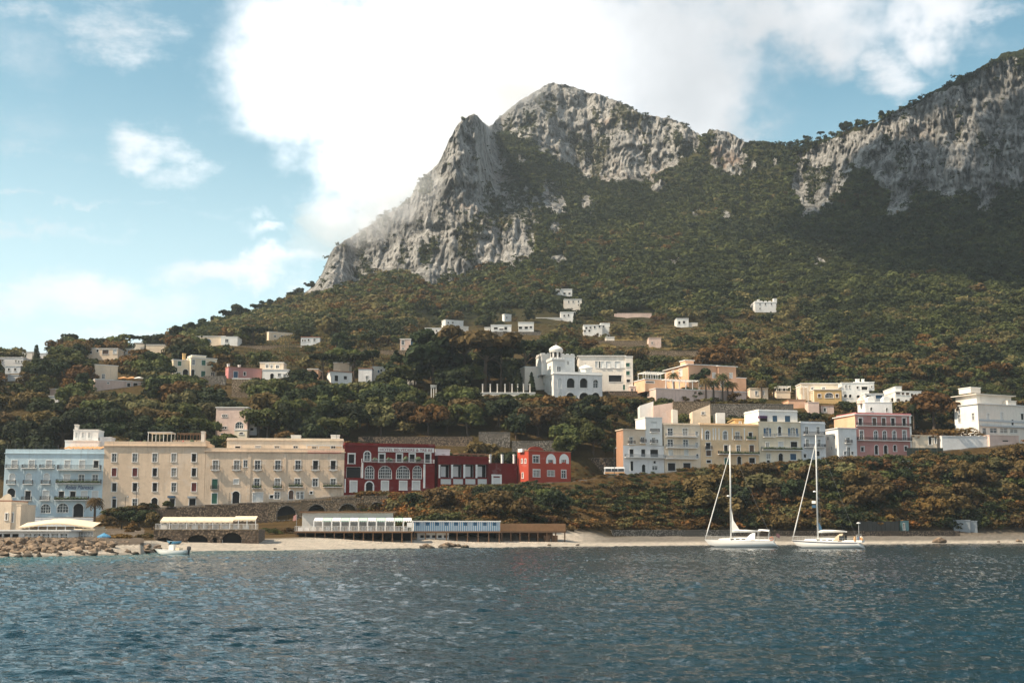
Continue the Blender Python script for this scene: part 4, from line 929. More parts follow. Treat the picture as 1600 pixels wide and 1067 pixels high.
w += [('d', 870, 487, 910, 545, dict(b=.3)), ('br', 872, 555, 912, 598), ('d', 1020, 507, 1056, 575), ('g', 1124, 510, 1158, 575), ('br', 1232, 507, 1272, 580), ('d', 875, 632, 915, 655), ('gr', 1024, 615, 1058, 672), ('d', 1130, 600, 1168, 682, dict(arch=1, n='door')), ('d', 1230, 612, 1282, 660)]
w += [('bal', 968, 560, 1316, 586, dict(d=1.1, plants=True)), ('slab', 826, 466, 1316, 474, dict(d=.2))] + [('pil', q - 5, 368, q + 5, 466, dict(m='trim', d=.14)) for q in (838, 930, 950, 978, 1090, 1190, 1300)] + [('pil', q - 5, 476, q + 5, 660, dict(m='trim', d=.12)) for q in (838, 952)]
b.block(1094.8, 1185.2, 665, None, 0, 13, 'yellow', w, Z5, trim=.12, over=.3, parapet=.4)
b = Bld('apartment_house', 'pale yellow house with blue shutters and white top storey, in the right row', 'apartment house', 1185.6, 1251.6, 724, RD(1185), RD(1251), short='the blue-shuttered house')
w = [('g', 193, 360, 222, 435, dict(arch=1, sb='sh_blue')), ('d', 296, 352, 328, 432, dict(arch=1, trim=.2)), ('g', 396, 360, 446, 436, dict(arch=1, sb='sh_blue')), ('g', 195, 485, 225, 535), ('w', 300, 482, 342, 540), ('d', 402, 478, 462, 542), ('g', 200, 580, 236, 622), ('d', 204, 632, 232, 655), ('d', 300, 576, 342, 650, dict(arch=1, n='door')), ('b', 398, 580, 450, 632)]
w += [('bal', 172, 412, 268, 440, dict(d=.8, rm='metal')), ('bal', 280, 412, 465, 438, dict(d=.8, rm='metal')), ('bal', 155, 525, 496, 552, dict(d=1.2, plants=True, rm='metal')), ('slab', 140, 553, 492, 560, dict(m='white'))]
b.block(1185.6, 1251.6, 660, None, 0, 13, 'pale_yellow', w, Z6, trim=.12, over=.15)
w = [('d', 146, 262, 212, 312, dict(trim=0)), ('b', 250, 262, 292, 316), ('b', 353, 263, 400, 316)]
b.block(1185.6, 1246, 643, 660, 1.2, 11, 'white', w, Z6, name='upper_storey', left_px=1163, over=.15, roofname='upper_roof', parapet=.3)
b.pbox('awning', 1187, 1199, 649.5, 653, 'purple', .2, 1.2)
b = Bld('apartment_house', 'grey-white three-storey house with two columns of balconies, in the right row', 'apartment house', 1252, 1290, 717, RD(1252), RD(1290), short='the grey-white house')
w = wk('gg', [537, 632], 28, 355, 415, trim=.15) + wk('gg', [542, 640], 28, 460, 518, trim=.15) + [('d', 510, 580, 536, 612, dict(n='door')), ('d', 604, 556, 648, 600), ('bal', 508, 395, 680, 424, dict(d=1)), ('bal', 510, 500, 685, 527, dict(d=1))]
b.block(1252, 1290, 662.5, None, 0, 13, 'grey_white', w, Z6, trim=.1, over=.15, parapet=.5)
b = Bld('house', 'white two-storey house with bright sunlit side, left of the pink palazzo', 'house', 1310.2, 1338.6, 713, RD(1310) - 2, RD(1340) - 2, short='the white two-storey house')
w = [('g', 866, 445, 898, 492, dict(b=.5, trim=.2)), ('g', 873, 525, 903, 602, dict(n='door')), ('d', 848, 560, 866, 588), ('d', 908, 560, 928, 588)]
b.block(1310.2, 1338.6, 669.5, None, 0, 12, 'white2', w, Z6, left_px=1290, lm='white', lwins=[('g', 702, 440, 722, 465), ('g', 756, 430, 776, 456), ('g', 735, 520, 752, 545)], over=.3)  # front and left wall are one white; the sunlit side is painted paler
b = Bld('palazzo', 'three-storey pink palazzo with white window frames and long balconies', 'palazzo', 1337, 1423.8, 712, RD(1337) + 2, RD(1424) + 2, short='the pink palazzo')
xs = [985, 1100, 1178, 1256, 1350]
w = wk('brdb'.replace('b', 'd') + 'd', xs, 34, 282, 348, trim=.2) + wk('ggggg', [994, 1112, 1186, 1266, 1352], 32, 388, 466, trim=.22) + [('d', 988, 522, 1016, 560), ('d', 1102, 508, 1134, 586, dict(arch=1, n='door')), ('d', 1178, 508, 1212, 580, dict(arch=1, n='door')), ('d', 1258, 508, 1286, 560, dict(arch=1)), ('d', 1350, 515, 1378, 555)]
w[1] = ('br',) + w[1][1:]; w[2] = ('br',) + w[2][1:]
for q in (6, 7, 8): w[q] = w[q][:5] + (dict(trim=.22, arch=1),)
w += [('bal', 948, 328, 1398, 354, dict(d=.8)), ('bal', 952, 446, 1404, 474, dict(d=.8)), ('pil', 1040, 262, 1050, 585, dict(m='pink', d=.15)), ('slab', 942, 362, 1402, 369, dict(m='trim')), ('slab', 946, 482, 1406, 490, dict(m='trim'))]
b.block(1337, 1423.8, 649, None, 0, 14, 'pink', w, Z6, left_px=1304, lm='peach', over=.4, roof='trim', parapet=0)  # peach left wall: sunlight on the pink side painted into the colour
b.block(1337.5, 1423.3, 645, 648.2, .3, 12, 'pink2', (), None, roof=None, name='parapet')
b.pbox('corner_pilaster', 1422, 1424.6, 649, 711, 'trim', -.12, .4)
# --- large white villa far right
b = Bld('villa', 'large white two-storey villa with projecting cornice, at the right edge', 'villa', 1529, 1640, 690, 384, 396, short='the large white villa')
w = [('w', 755, 352, 778, 405), ('w', 870, 342, 896, 415), ('d', 960, 402, 984, 450, dict(arch=1)), ('d', 1040, 350, 1068, 405), ('slab', 690, 415, 1200, 422, dict(m='metal', d=.15)), ('slab', 700, 458, 1200, 466, dict(m='metal', d=.6)), ('g', 720, 470, 755, 530, dict(trim=.05)), ('g', 782, 470, 845, 515, dict(trim=.05)), ('g', 866, 472, 932, 515, dict(trim=.05)), ('g', 950, 480, 1015, 515, dict(trim=.05))]
b.block(1529, 1640, 634, None, 0, 16, 'warm_white', w, Z7, left_px=1492, lm='white', lwins=[('g', 515, 365, 540, 425), ('g', 632, 350, 655, 405), ('w', 616, 470, 660, 530)], over=.35, roof='trim', deep=5)
b.block(1526, 1580, 618, 631, 2.5, 12, 'warm_white', (), None, left_px=1493, name='upper_storey', over=1.0, roof='warm_white', roofname='upper_roof')
b.block(1517, 1532, 606, 614, 6, 6, 'warm_white', (), None, left_px=1498, name='rooftop_room', over=.15, roof='trim', roofname='rooftop_slab')
b.block(1575, 1588, 627, 640, .5, 6, 'warm_white', [('d', 958, 302, 970, 318)], Z7, left_px=1565, name='stair_tower', over=.1, roofname='tower_roof')
b = Bld('garden_wall', 'whitewashed garden wall with flaking plaster below the large white villa', 'wall', 1472, 1546, 704, 376, 378)
b.block(1472, 1546, 682, None, 0, 4, 'white2', [('d', 1500, 0, 1501, 1)], None, left_px=1464, over=.1, deep=4)
b = Bld('garden_wall', 'pale stone wall with slot vent under the glazed veranda, right edge', 'wall', 1546.5, 1592, 697, 377, 380)
b.block(1546.5, 1592, 681, None, 0, 5, 'pinkish', [('d', 888, 572, 940, 586, dict(trim=0))], Z7, over=.1, deep=4)
b = Bld('gatehouse', 'small cream gatehouse with dark doorway beside the pink palazzo', 'house', 1426, 1464, 700, 376, 377)
b.block(1426, 1464, 681, None, 0, 5, 'pale_cream', [('d', 270, 540, 300, 610, dict(n='door')), ('d', 322, 535, 338, 600, dict(n='door'))], Z7, over=.2, deep=5)
# ------------------------------------------------------------------ houses on the slopes
def dome(parent, c, r, h, m, name='dome', ribs=10, finial=1.2):
    mb = MB(); n = 20; base = len(mb.v); prof = [(1.0, 0), (1.12, .18), (1.08, .36), (.9, .56), (.62, .74), (.32, .88), (.1, .97), (.02, 1.0)]
    for rr_, zz in prof:
        for k in range(n):
            t = 2 * math.pi * k / n; q = r * rr_ * (1 + (.04 if k % 2 == 0 else -.02)); mb.v.append((c[0] + q * math.cos(t), c[1] + q * math.sin(t), c[2] + zz * h))
    for i in range(len(prof) - 1):
        for k in range(n):
            k2 = (k + 1) % n; mb.f.append((i*n + k, i*n + k2, (i+1)*n + k2, (i+1)*n + k))
    o = mb.build(name, M[m], parent, True)
    if finial:
        q = MB(); q.lathe((c[0], c[1], c[2] + h - .1), [(.12, 0), (.2, .25), (.05, .45), (.03, finial)], 6); q.build('finial', M['metal'], o)
    return o
def battlements(parent, x0, x1, y0, y1, z, m, step=1.1, name='battlements'):
    mb = MB()
    mb.box(x0, x1, y0, y0 + .3, z, z + .25); mb.box(x0, x1, y1 - .3, y1, z, z + .25); mb.box(x0, x0 + .3, y0 + .3, y1 - .3, z, z + .25); mb.box(x1 - .3, x1, y0 + .3, y1 - .3, z, z + .25)
    n = max(2, int((x1 - x0) / step))
    for i in range(n):
        a = x0 + (x1 - x0) * (i + .22) / n; b2 = x0 + (x1 - x0) * (i + .78) / n
        mb.box(a, b2, y0, y0 + .3, z + .25, z + .8); mb.box(a, b2, y1 - .3, y1, z + .25, z + .8)
    n = max(2, int((y1 - y0) / step))
    for i in range(n):
        a = y0 + (y1 - y0) * (i + .22) / n; b2 = y0 + (y1 - y0) * (i + .78) / n
        mb.box(x0, x0 + .3, a, b2, z + .25, z + .8); mb.box(x1 - .3, x1, a, b2, z + .25, z + .8)
    return mb.build(name, M[m], parent)
# --- moorish villa with onion domes
Dm = gdepth(900, 628) - 1
b = Bld('palazzo', 'white moorish palazzo with arcades, square tower and ribbed onion domes', 'palazzo', 865, 941, 628, Dm, Dm + 4, short='the domed palazzo')
w = [('w', 858, 355, 888, 435, dict(arch=1, trim=.1)), ('w', 860, 460, 890, 525, dict(arch=1, trim=.1))] + [('d', a, 352, c, 430, dict(arch=1, trim=.15, n='arcade')) for a, c in ((928, 992), (1030, 1092))] + [('g', 1134, 365, 1174, 430, dict(arch=1, trim=.1))]
w += [('d', a, 465, c, 530, dict(arch=1, trim=.12, n='arcade')) for a, c in ((922, 992), (1025, 1105), (1126, 1186))] + [('slab', 828, 440, 1202, 447, dict(m='metal', d=.12)), ('slab', 828, 345, 1202, 350, dict(m='trim', d=.1))]
b.block(865, 941, 585.5, None, 0, 12, 'white2', w, Y4, left_px=836, lm='white', lwins=[('g', 742, 400, 756, 455), ('w', 790, 360, 808, 430), ('w', 792, 460, 808, 530), ('g', 720, 410, 730, 450)], over=.3, r=.7, roof='trim', parapet=.7, deep=4)  # left wall in the paler white, its sunlit look painted in
tl = b.block(863.5, 883, 563, 585.5, .6, 4.6, 'white', [('g', 852, 262, 882, 305, dict(bars=(3, 1)))], Y4, name='tower', left_px=855, lwins=[('w', 792, 265, 806, 310)], over=.25, roof='trim', roofname='tower_roof')
battlements(b.root, tl['x0'] - .3, tl['x1'] + .3, tl['y0'] - .3, tl['y1'] + .3, tl['z1'] + .2, 'trim', .9)
cx_ = (tl['x0'] + tl['x1']) / 2; cy_ = (tl['y0'] + tl['y1']) / 2; z0_ = tl['z1'] + .2; zt_ = b.loc(868, 549, 3)[1]
mb = MB(); mb.lathe((cx_, cy_, z0_), [(2.0, 0), (2.0, zt_ - z0_ - .3), (2.35, zt_ - z0_ - .2), (2.35, zt_ - z0_)], 8); lan = mb.build('lantern', M['white'], b.root)
mb = MB()
for k in range(8):
    t = math.pi * 2 * (k + .5) / 8; f_ = Face((cx_ + 1.86 * math.cos(t), cy_ + 1.86 * math.sin(t), z0_), (-math.sin(t), math.cos(t), 0), (math.cos(t), math.sin(t), 0)); mb.T = f_
    mb.poly([(-.45, .9, .03), (.45, .9, .03), (.45, 2.4, .03), (.25, 2.8, .03), (0, 2.95, .03), (-.25, 2.8, .03), (-.45, 2.4, .03)])
mb.build('lantern_windows', M['dark'], lan)
zd = b.loc(868, 538.5, 3)[1]; dome(b.root, (cx_, cy_, zt_), 2.1, zd - zt_, 'trim')
d1 = b.loc(915.5, 584, 3); zt2 = b.loc(915.5, 578, 3)[1]; zz2 = b.loc(915.5, 570, 3)[1]
mb = MB(); mb.lathe((d1[0], 3.2, d1[1] - .3), [(2.2, 0), (2.2, zt2 - d1[1] + .3)], 10); mb.build('drum', M['white'], b.root); dome(b.root, (d1[0], 3.2, zt2), 2.15, zz2 - zt2, 'trim', finial=.9)
b2 = b.block(846, 898, 557, 586, 9, 7, 'white', [('w', 735, 215, 750, 240), ('g', 930, 220, 945, 250)], Y4, name='rear_wing', over=.2, roof='trim', roofname='wing_roof', parapet=.5)
battlements(b.root, b2['x0'], b2['x1'], b2['y0'], b2['y1'], b2['z1'] + .25, 'trim', 1.6)
b.block(820, 862, 574, 620, 13, 6, 'warm_white', [('g', 700, 330, 712, 352), ('g', 730, 332, 742, 354)], Y4, name='side_wing', over=.2, roofname='wing_roof', roof='trim')
# long garden terrace with columns left of it
b = Bld('terrace', 'white garden terrace with a row of columns under the pines, left of the domed palazzo', 'terrace', 742, 836, 622)
b.block(742, 836, 614, None, 0, 5, 'warm_white', (), over=.15, roof='trim', deep=4)
for q in (754, 766, 777, 789, 800, 809, 818, 828): b.block(q - .9, q + .9, 601, 613.5, .3, .5, 'warm_white', name='column', over=.08, roofname='capital', roof='trim')
# --- modern white hotel
b = Bld('hotel', 'white modern hotel with large dark window openings behind the domed palazzo', 'hotel', 904, 989, 612, short='the modern white hotel')
w = [('d', 1178, 222, 1214, 276), ('d', 1233, 222, 1268, 276), ('d', 1304, 222, 1342, 276), ('d', 1254, 330, 1358, 382), ('gr', 1366, 405, 1394, 445), ('w', 1150, 222, 1172, 272)]
b.block(904, 977, 556.5, None, 0, 12, 'warm_white', w, Y4, over=.4, roof='trim', trim=.1, deep=5, left_px=898)
w = [('gr', 1390, 235, 1420, 264), ('gr', 1392, 298, 1420, 330), ('d', 1394, 362, 1424, 386)]
b.block(977.3, 989, 557.5, None, -.5, 12, 'warm_white', w, Y4, name='stair_wing', over=.15, roof='trim', trim=.08, roofname='wing_roof', deep=5)
b.block(938, 977, 564, 575, -.15, .1, 'white', [('d', 1178, 222, 1214, 276), ('d', 1233, 222, 1268, 276), ('d', 1304, 222, 1342, 276)], Y4, roof=None, name='window_band', trim=.05)
# --- peach hotel
Dp = gdepth(1090, 622)
b = Bld('hotel', 'large peach hotel with white cornice above the palm trees', 'hotel', 1076, 1150, 620, Dp, Dp + 6, short='the peach hotel')
w = [('w', 820, 262, 850, 310), ('w', 985, 262, 1012, 310), ('g', 690, 340, 730, 395), ('g', 800, 345, 830, 395), ('g', 845, 345, 880, 395), ('g', 905, 345, 935, 395)]
b.block(1076, 1122.5, 571, None, 0, 14, 'peach', w, Y5, left_px=1039, lm='peach', over=.6, roof='trim', deep=5, lwins=[('w', 500, 230, 530, 290), ('w', 430, 245, 452, 300)])
b.block(1122.8, 1150.5, 573, None, -1, 14, 'peach', [('w', 985, 265, 1012, 312), ('g', 900, 345, 930, 400)], Y5, over=.5, roof='trim', deep=5, roofname='roof')
b.block(1150.8, 1166, 591, None, -.5, 12, 'peach', (), over=.2, roof='trim', name='low_wing', roofname='wing_roof', deep=5)
b.block(1071, 1084, 563.5, 570, 4, 4, 'peach', (), name='rooftop_room', over=.3, roof='trim', roofname='rooftop_slab')
b.block(1025, 1166, 610, None, -7, 6.8, 'pinkish', [('d', 280, 465, 590, 485, dict(n='veranda', trim=0)), ('d', 600, 465, 1140, 485, dict(n='veranda', trim=0))], Y5, name='terrace_base', over=.2, roof='trim', roofname='terrace_floor', deep=4)
b.block(1008, 1040, 593, 612, -2, 9, 'peach', [('d', 180, 342, 260, 360)], Y5, name='left_wing', over=.2, roof='trim', roofname='wing_roof', deep=4)
pergola(b, 1009, 1040, 581, 593, -1.5, 6, 'trim', 5, 12); pergola(b, 1040, 1092, 593, 610, -5, 4.5, 'trim', 6, 22)
# --- yellow and white hotel group
b = Bld('hotel', 'yellow villa hotel with broad arched window, left of the white terrace houses', 'hotel', 1272, 1315, 630, short='the yellow villa hotel')
w = [('br', 480, 343, 508, 374), ('g', 548, 330, 628, 378, dict(arch=1, bars=(4, 2))), ('br', 650, 343, 678, 374)]
b.block(1272, 1315, 609, None, 0, 10, 'ochre', w, Y6, left_px=1262, lm='pale_yellow', over=.2, roof='trim', deep=5)
b.block(1252, 1310, 599.5, 626, 5, 8, 'pale_cream', [('g', 415, 275, 438, 300), ('g', 520, 275, 550, 300)], Y6, name='rear_wing', over=.2, roof='trim', roofname='wing_roof', deep=4)
pergola(b, 1249, 1262, 603, 626, 1, 5, 'trim', 3, 6)
b = Bld('terrace_house', 'white terrace house with arched ground floor openings, right of the yellow villa hotel', 'house', 1315.5, 1358, 628, short='the white terrace house')
w = [('d', 675, 258, 690, 276), ('d', 742, 255, 758, 285), ('d', 776, 258, 788, 285), ('d', 850, 268, 874, 290), ('d', 898, 268, 960, 302), ('d', 726, 345, 762, 376, dict(arch=1)), ('d', 776, 345, 806, 376, dict(arch=1)), ('d', 850, 352, 885, 378, dict(arch=1)), ('w', 715, 315, 745, 328)]
b.block(1315.5, 1358, 598.5, None, 0, 11, 'white', w, Y6, over=.12, roof='trim', trim=.06, deep=5, left_px=1304)
b.block(1335, 1366, 597.5, 610, 4, 7, 'white', [('d', 990, 262, 1006, 278)], Y6, name='upper_storey', over=.15, roof='trim', roofname='upper_roof')
b.block(1338, 1343, 593, 598, 6, 1.2, 'white', name='chimney', over=.1, roofname='chimney_cap'); b.block(1347.5, 1350.5, 593, 598, 6, 1.2, 'white', name='chimney', over=.1, roofname='chimney_cap')
b = Bld('terrace_house', 'long white terrace house with dark paired windows and arches, rightmost of the white group', 'house', 1399, 1440, 630, short='the long white terrace house')
w = [('br', 1228, 312, 1272, 345), ('br', 1285, 325, 1310, 350), ('br', 1325, 328, 1358, 352), ('d', 1372, 335, 1398, 368), ('d', 1412, 338, 1426, 370), ('d', 1436, 338, 1462, 378), ('br', 1234, 385, 1272, 412, dict(arch=1)), ('d', 1316, 395, 1344, 420, dict(arch=1)), ('d', 1390, 395, 1424, 425, dict(arch=1))]
b.block(1399, 1440, 612, None, 0, 11, 'white', w, Y6, left_px=1368, lm='white', lwins=[('d', 1028, 312, 1050, 332), ('d', 1064, 310, 1096, 330), ('d', 1110, 320, 1150, 340), ('d', 1180, 385, 1208, 414)], over=.1, roof='trim', trim=.05, deep=5)
b.block(1399, 1409, 604.5, 613, .5, 10, 'white', (), name='upper_storey', over=.1, roof='trim', roofname='upper_roof', left_px=1380)
b = Bld('house', 'small white house with blue shutters below the long white terrace house', 'house', 1352, 1382, 634, short='the low white house')
b.block(1352, 1382, 615.5, None, 0, 8, 'white2', [('d', 945, 352, 995, 384), ('b', 1034, 352, 1100, 386), ('d', 1140, 385, 1170, 412)], Y6, over=.1, roof='trim', trim=.05, deep=5)
b = Bld('house', 'white flat-roofed house with small rounded dormers behind the pink palazzo', 'house', 1352, 1394, 650, RD(1380) + 22, short='the dormer house')
L_ = b.block(1352, 1394, 629, None, 0, 8, 'white2', [('d', 982, 470, 1004, 502, dict(arch=1)), ('d', 1134, 474, 1154, 515, dict(arch=1))], Y6, left_px=1340, lm='white', over=.1, roof='trim', trim=.08, deep=5)  # duller white front, paler left wall: sun and shade put into the colour
for q in (1361, 1385):
    c = b.loc(q, 629, .6)[0]; mb = MB(Face((c, .2, L_['z1'] + .2), (1, 0, 0), (0, -1, 0))); A = arch_pts(-1.1, 1.1, 1.9, 8)
    P = [(-1.1, 0)] + A + [(1.1, 0)]; mb.poly([(x_, y_, 0) for x_, y_ in P][::-1]); mb.poly([(x_, y_, -3) for x_, y_ in P])
    for i in range(len(P) - 1): mb.poly([(P[i][0], P[i][1], 0), (P[i+1][0], P[i+1][1], 0), (P[i+1][0], P[i+1][1], -3), (P[i][0], P[i][1], -3)])
    mb.build('dormer', M['white'], b.root)
mb = MB(); c0 = b.loc(1341, 620, 4); mb.lathe((b.loc(1345, 629, 4)[0], 4, L_['z1']), [(1.3, 0), (1.3, 1.0), (1.2, 1.1), (.1, 2.4)], 10); mb.build('corner_turret', M['pinkish'], b.root)
# --- the jumble just behind the right row
def ruin(label, px0, px1, ytl, ytr, yb, D, m, wins=(), short=None, thick=7, name='house', cat='house'):
    """a house whose front ends in a sloping gable line"""
    b = Bld(name, label, cat, px0, px1, yb, D, short=short)
    lo = max(ytl, ytr); b.block(px0, px1, lo, None, 0, thick, m, wins, over=.02, deep=6, roof=None)
    L_ = b.last; mb = MB(); zl = b.loc(px0, ytl)[1]; zr = b.loc(px1, ytr)[1]; z0 = L_['z1']; x0, x1, t = L_['x0'], L_['x1'], thick
    f = [(x0, 0, z0), (x1, 0, z0), (x1, 0, max(zr, z0 + .05)), (x0, 0, max(zl, z0 + .05))]; mb.poly(f); mb.poly([(p[0], t, p[2]) for p in f][::-1])
    for i in range(4): p, q = f[i], f[(i + 1) % 4]; mb.poly([p, (p[0], t, p[2]), (q[0], t, q[2]), q])
    mb.build('gable', M[m], b.root); return b
Dj = RD(1040) + 20
ruin('pinkish old house with stepped plaster gable above the beige balcony house', 1021, 1051, 634, 629, 658, Dj + 8, 'pinkish', short='the stepped pink gable')
ruin('small whitewashed shed with one slope roof, left of the pinkish old house', 1000, 1021, 634, 627, 652, Dj + 12, 'white', name='shed', cat='shed')
ruin('low white lean-to against the stepped pink gable, right of it', 1051, 1059, 639, 641, 660, Dj + 5, 'warm_white', name='shed', cat='shed')
ruin('cream house with steep lean-to roof and one window, behind the yellow arched house', 1082, 1110, 643, 632, 658, Dj + 14, 'pale_cream', [('g', 1096, 640, 1101, 647)], short='the lean-to cream house')
ruin('white flat garage right of the cream lean-to house', 1120, 1133, 645, 645, 664, Dj + 12, 'white', name='shed', cat='shed')
b = Bld('house', 'small orange house with two windows on the roof line above the yellow arched house', 'house', 1148, 1178, 668, RD(1160) + 13, short='the small orange house')
b.block(1148, 1178, 655, None, 0, 6, 'ochre', [('g', 1155, 659, 1158, 664), ('g', 1163, 659, 1166, 664), ('g', 1169, 659, 1172, 664)], over=.3, deep=5, left_px=1138)
b = Bld('retaining_wall', 'long grey stone retaining wall below the peach hotel', 'wall', 1112, 1240, 652, gdepth(1170, 650) - 2)
b.block(1112, 1240, 632, None, 0, 3, 'stone_g', (), over=.05, deep=5)
b = Bld('retaining_wall', 'short stone retaining wall left of the long grey wall, below the palms', 'wall', 1052, 1110, 648, gdepth(1080, 646) - 2)
b.block(1052, 1110, 628, None, 0, 3, 'stone_l', (), over=.05, deep=5)
b = Bld('house', 'terracotta flat-roofed house below the yellow villa hotel', 'house', 1232, 1259, 637, short='the terracotta house')
b.block(1232, 1259, 625, None, 0, 9, 'peach', (), over=.15, left_px=1202, lm='peach', deep=5, roof='terracotta')
b = Bld('tower', 'square stone tower stump below the yellow villa hotel', 'tower', 1263, 1280, 645)
b.block(1263, 1280, 629, None, 0, 5, 'pinkish', (), over=.1, deep=5)
b = Bld('house', 'pale pavilion with pergola roof behind the palms, right of the peach hotel', 'house', 1172, 1200, 622, short='the palm pavilion')
b.block(1172, 1200, 607, None, 0, 7, 'pale_cream', [('g', 1180, 611, 1184, 617), ('g', 1190, 611, 1194, 617)], over=.2, deep=5)
b = Bld('pavilion', 'small cream pavilion with open pergola left of the yellow villa hotel', 'pavilion', 1213, 1235, 622)
b.block(1213, 1235, 612, None, 0, 6, 'pale_cream', (), over=.15, deep=5); pergola(b, 1213, 1235, 603, 612, .3, 5, 'trim', 4, 10)
# --- left hillside
def house(name, label, px0, px1, yt, yb, m, wins=(), zf=None, short=None, left_px=None, thick=8, lm=None, roof='trim', over=.15, D=None, cat='house', right_px=None, rwins=(), lwins=(), trim=.1, deep=4):
    D1 = None
    if left_px is not None and px0 < 950: D = (D or gdepth(px0, yb)) ; D1 = D + (px1 - px0) / F * D * .5
    b = Bld(name, label, cat, px0, px1, yb, D, D1, short=short)
    b.block(px0, px1, yt, None, 0, thick, m, wins, zf, left_px=left_px, lm=lm, roof=roof, over=over, right_px=right_px, rwins=rwins, lwins=lwins, trim=trim, deep=deep); return b
house('house', 'cream cube house with one window on the left hillside below umbrella pines', 148, 184, 571, 596, 'pale_cream', [('g', 912, 480, 936, 524)], Y1, 'the cream cube house', left_px=143.5)
b = house('terrace', 'stone terrace with red parasols beside the cream cube house', 148, 224, 595, 612, 'pinkish', [('d', 1135, 560, 1165, 596), ('d', 1190, 560, 1230, 600), ('d', 958, 552, 974, 570)], Y1, cat='terrace', left_px=141, over=.1)
b = house('villa', 'large yellow two-storey villa with green shutters on the left hillside', 298, 338.7, 560, 590, 'pale_yellow', [('gr', 382, 420, 412, 462), ('gr', 460, 430, 486, 470), ('g', 308, 415, 328, 458), ('d', 300, 492, 326, 550, dict(arch=1)), ('gr', 378, 506, 410, 552), ('g', 455, 516, 484, 556)], Y2, 'the yellow villa', left_px=291, cat='villa')
b.block(270.5, 298, 563, None, 2, 8, 'pale_yellow', [('gr', 192, 428, 220, 466), ('d', 232, 490, 275, 550, dict(arch=1)), ('g', 185, 515, 215, 548)], Y2, name='left_wing', over=.15, roofname='wing_roof', left_px=267, roof='trim', trim=.1)
b.block(286, 290, 553, 563, 3, .9, 'ochre', name='chimney', over=.1, roofname='chimney_cap')
b.block(300, 322, 556, 560.5, .5, 6, 'pale_yellow', name='attic', over=.1, roofname='attic_roof', roof='trim')
b = house('house', 'pink single-storey house on a high stone base, right of the yellow villa', 357, 409, 575, 592, 'pink', [('b', 636, 510, 668, 560), ('d', 715, 512, 733, 542)], Y2, 'the small pink house', left_px=352, lm='pink2', roof='terracotta')
b.block(357, 366, 591, 606, .1, 5, 'pink', name='buttress_wall', over=.02, roof='pink', roofname='buttress_cap'); b.block(356, 359, 569.5, 575, 2, 1, 'white2', name='chimney', over=.1, roofname='chimney_cap'); b.block(373, 376, 571, 575, 2, 1, 'white2', name='chimney', over=.1, roofname='chimney_cap')
b = house('retaining_wall', 'tall stained stone wall under the small pink house', 362, 390, 592, 628, 'stone_l', over=.05, thick=3, cat='wall', D=gdepth(376, 620) - 1)
b = house('house', 'white house with terrace behind the small pink house', 410, 451, 578, 592, 'white', [('d', 925, 525, 955, 570, dict(arch=1)), ('g', 1030, 530, 1050, 560), ('g', 985, 525, 1010, 548)], Y2, 'the white terrace cottage')
b.block(406, 443, 567, 579, 4, 6, 'pale_cream', [('g', 890, 455, 912, 480), ('g', 928, 458, 945, 484), ('g', 970, 458, 995, 484)], Y2, name='upper_storey', over=.15, roof='trim', roofname='upper_roof')
b = house('villa', 'long low white villa with arched windows on the ridge at left', 306, 352, 526, 542, 'pale_cream', [('w', 348, 250, 380, 280, dict(arch=1)), ('b', 402, 250, 455, 280, dict(arch=1)), ('g', 565, 252, 592, 280)], Y2, 'the long ridge villa', cat='villa')
b.block(345, 371, 526.5, None, -1.5, 9, 'white', [('g', 568, 252, 594, 278)], Y2, name='right_wing', over=.1, roof='trim', roofname='wing_roof', deep=4)
house('house', 'cream cottage with three windows near the ridge, second of the ridge houses', 420, 457, 520, 533, 'pale_cream', [('g', 955, 220, 975, 238), ('g', 1012, 222, 1035, 250), ('g', 1060, 220, 1088, 242)], Y2, 'the cream ridge cottage', left_px=417)
house('house', 'small white cottage with red roof edge near the ridge, right of the cream cottage', 470, 500, 527, 539, 'grey_white', [('d', 1178, 255, 1190, 272), ('d', 1196, 255, 1208, 272), ('d', 1222, 252, 1238, 268), ('g', 1268, 246, 1286, 272)], Y2, 'the white ridge cottage', roof='roof_red')
b = house('house', 'tall weathered pinkish house with arched window above the cream rooftops', 337, 386.5, 637, 690, 'pinkish', [('d', 543, 852, 556, 868), ('d', 558, 852, 570, 868), ('d', 572, 852, 584, 868), ('d', 543, 946, 558, 964), ('d', 562, 946, 580, 964), ('g', 648, 908, 712, 962, dict(arch=1, bars=(4, 2))), ('b', 535, 1003, 570, 1030), ('slab', 530, 914, 600, 920, dict(m='pinkish')), ('slab', 530, 820, 600, 826, dict(m='pinkish'))], Y2, 'the tall pinkish house', over=.2, cat='house', D=368)
b.block(387, 401, 661, 690, 3, 5, 'grey_white', [('d', 765, 955, 795, 978)], Y2, name='side_wing', over=.1, roof='trim', roofname='wing_roof')
b.block(366, 386, 672, 690, -3, 2.9, 'pale_yellow', [('d', 680, 993, 712, 1006, dict(arch=1))], Y2, name='porch', over=.1, roof='trim', roofname='porch_roof')
house('house', 'white house behind two pines, left of three below the terraced fields', 517, 550, 581, 598, 'white', [('d', 218, 540, 248, 588), ('d', 290, 545, 318, 574)], Y3, 'the twin-pine house', left_px=511, roof='roof_red', over=.3)
b = house('house', 'pale stone tower block rising behind the twin-pine house', 521, 545, 567, 580, 'beige', (), None, D=gdepth(530, 590))
house('house', 'white house with balcony between the dark pines, right of the twin-pine house', 560, 581, 576, 597, 'white2', [('d', 400, 540, 412, 570), ('g', 465, 545, 484, 580)], Y3, 'the balcony cottage', roof='roof_red')
house('house', 'pale house with blue awning beside the tall dark pines', 583, 606, 574, 595, 'warm_white', [('b', 560, 498, 575, 520), ('d', 580, 490, 600, 510)], Y3, 'the blue-awning cottage', left_px=580)
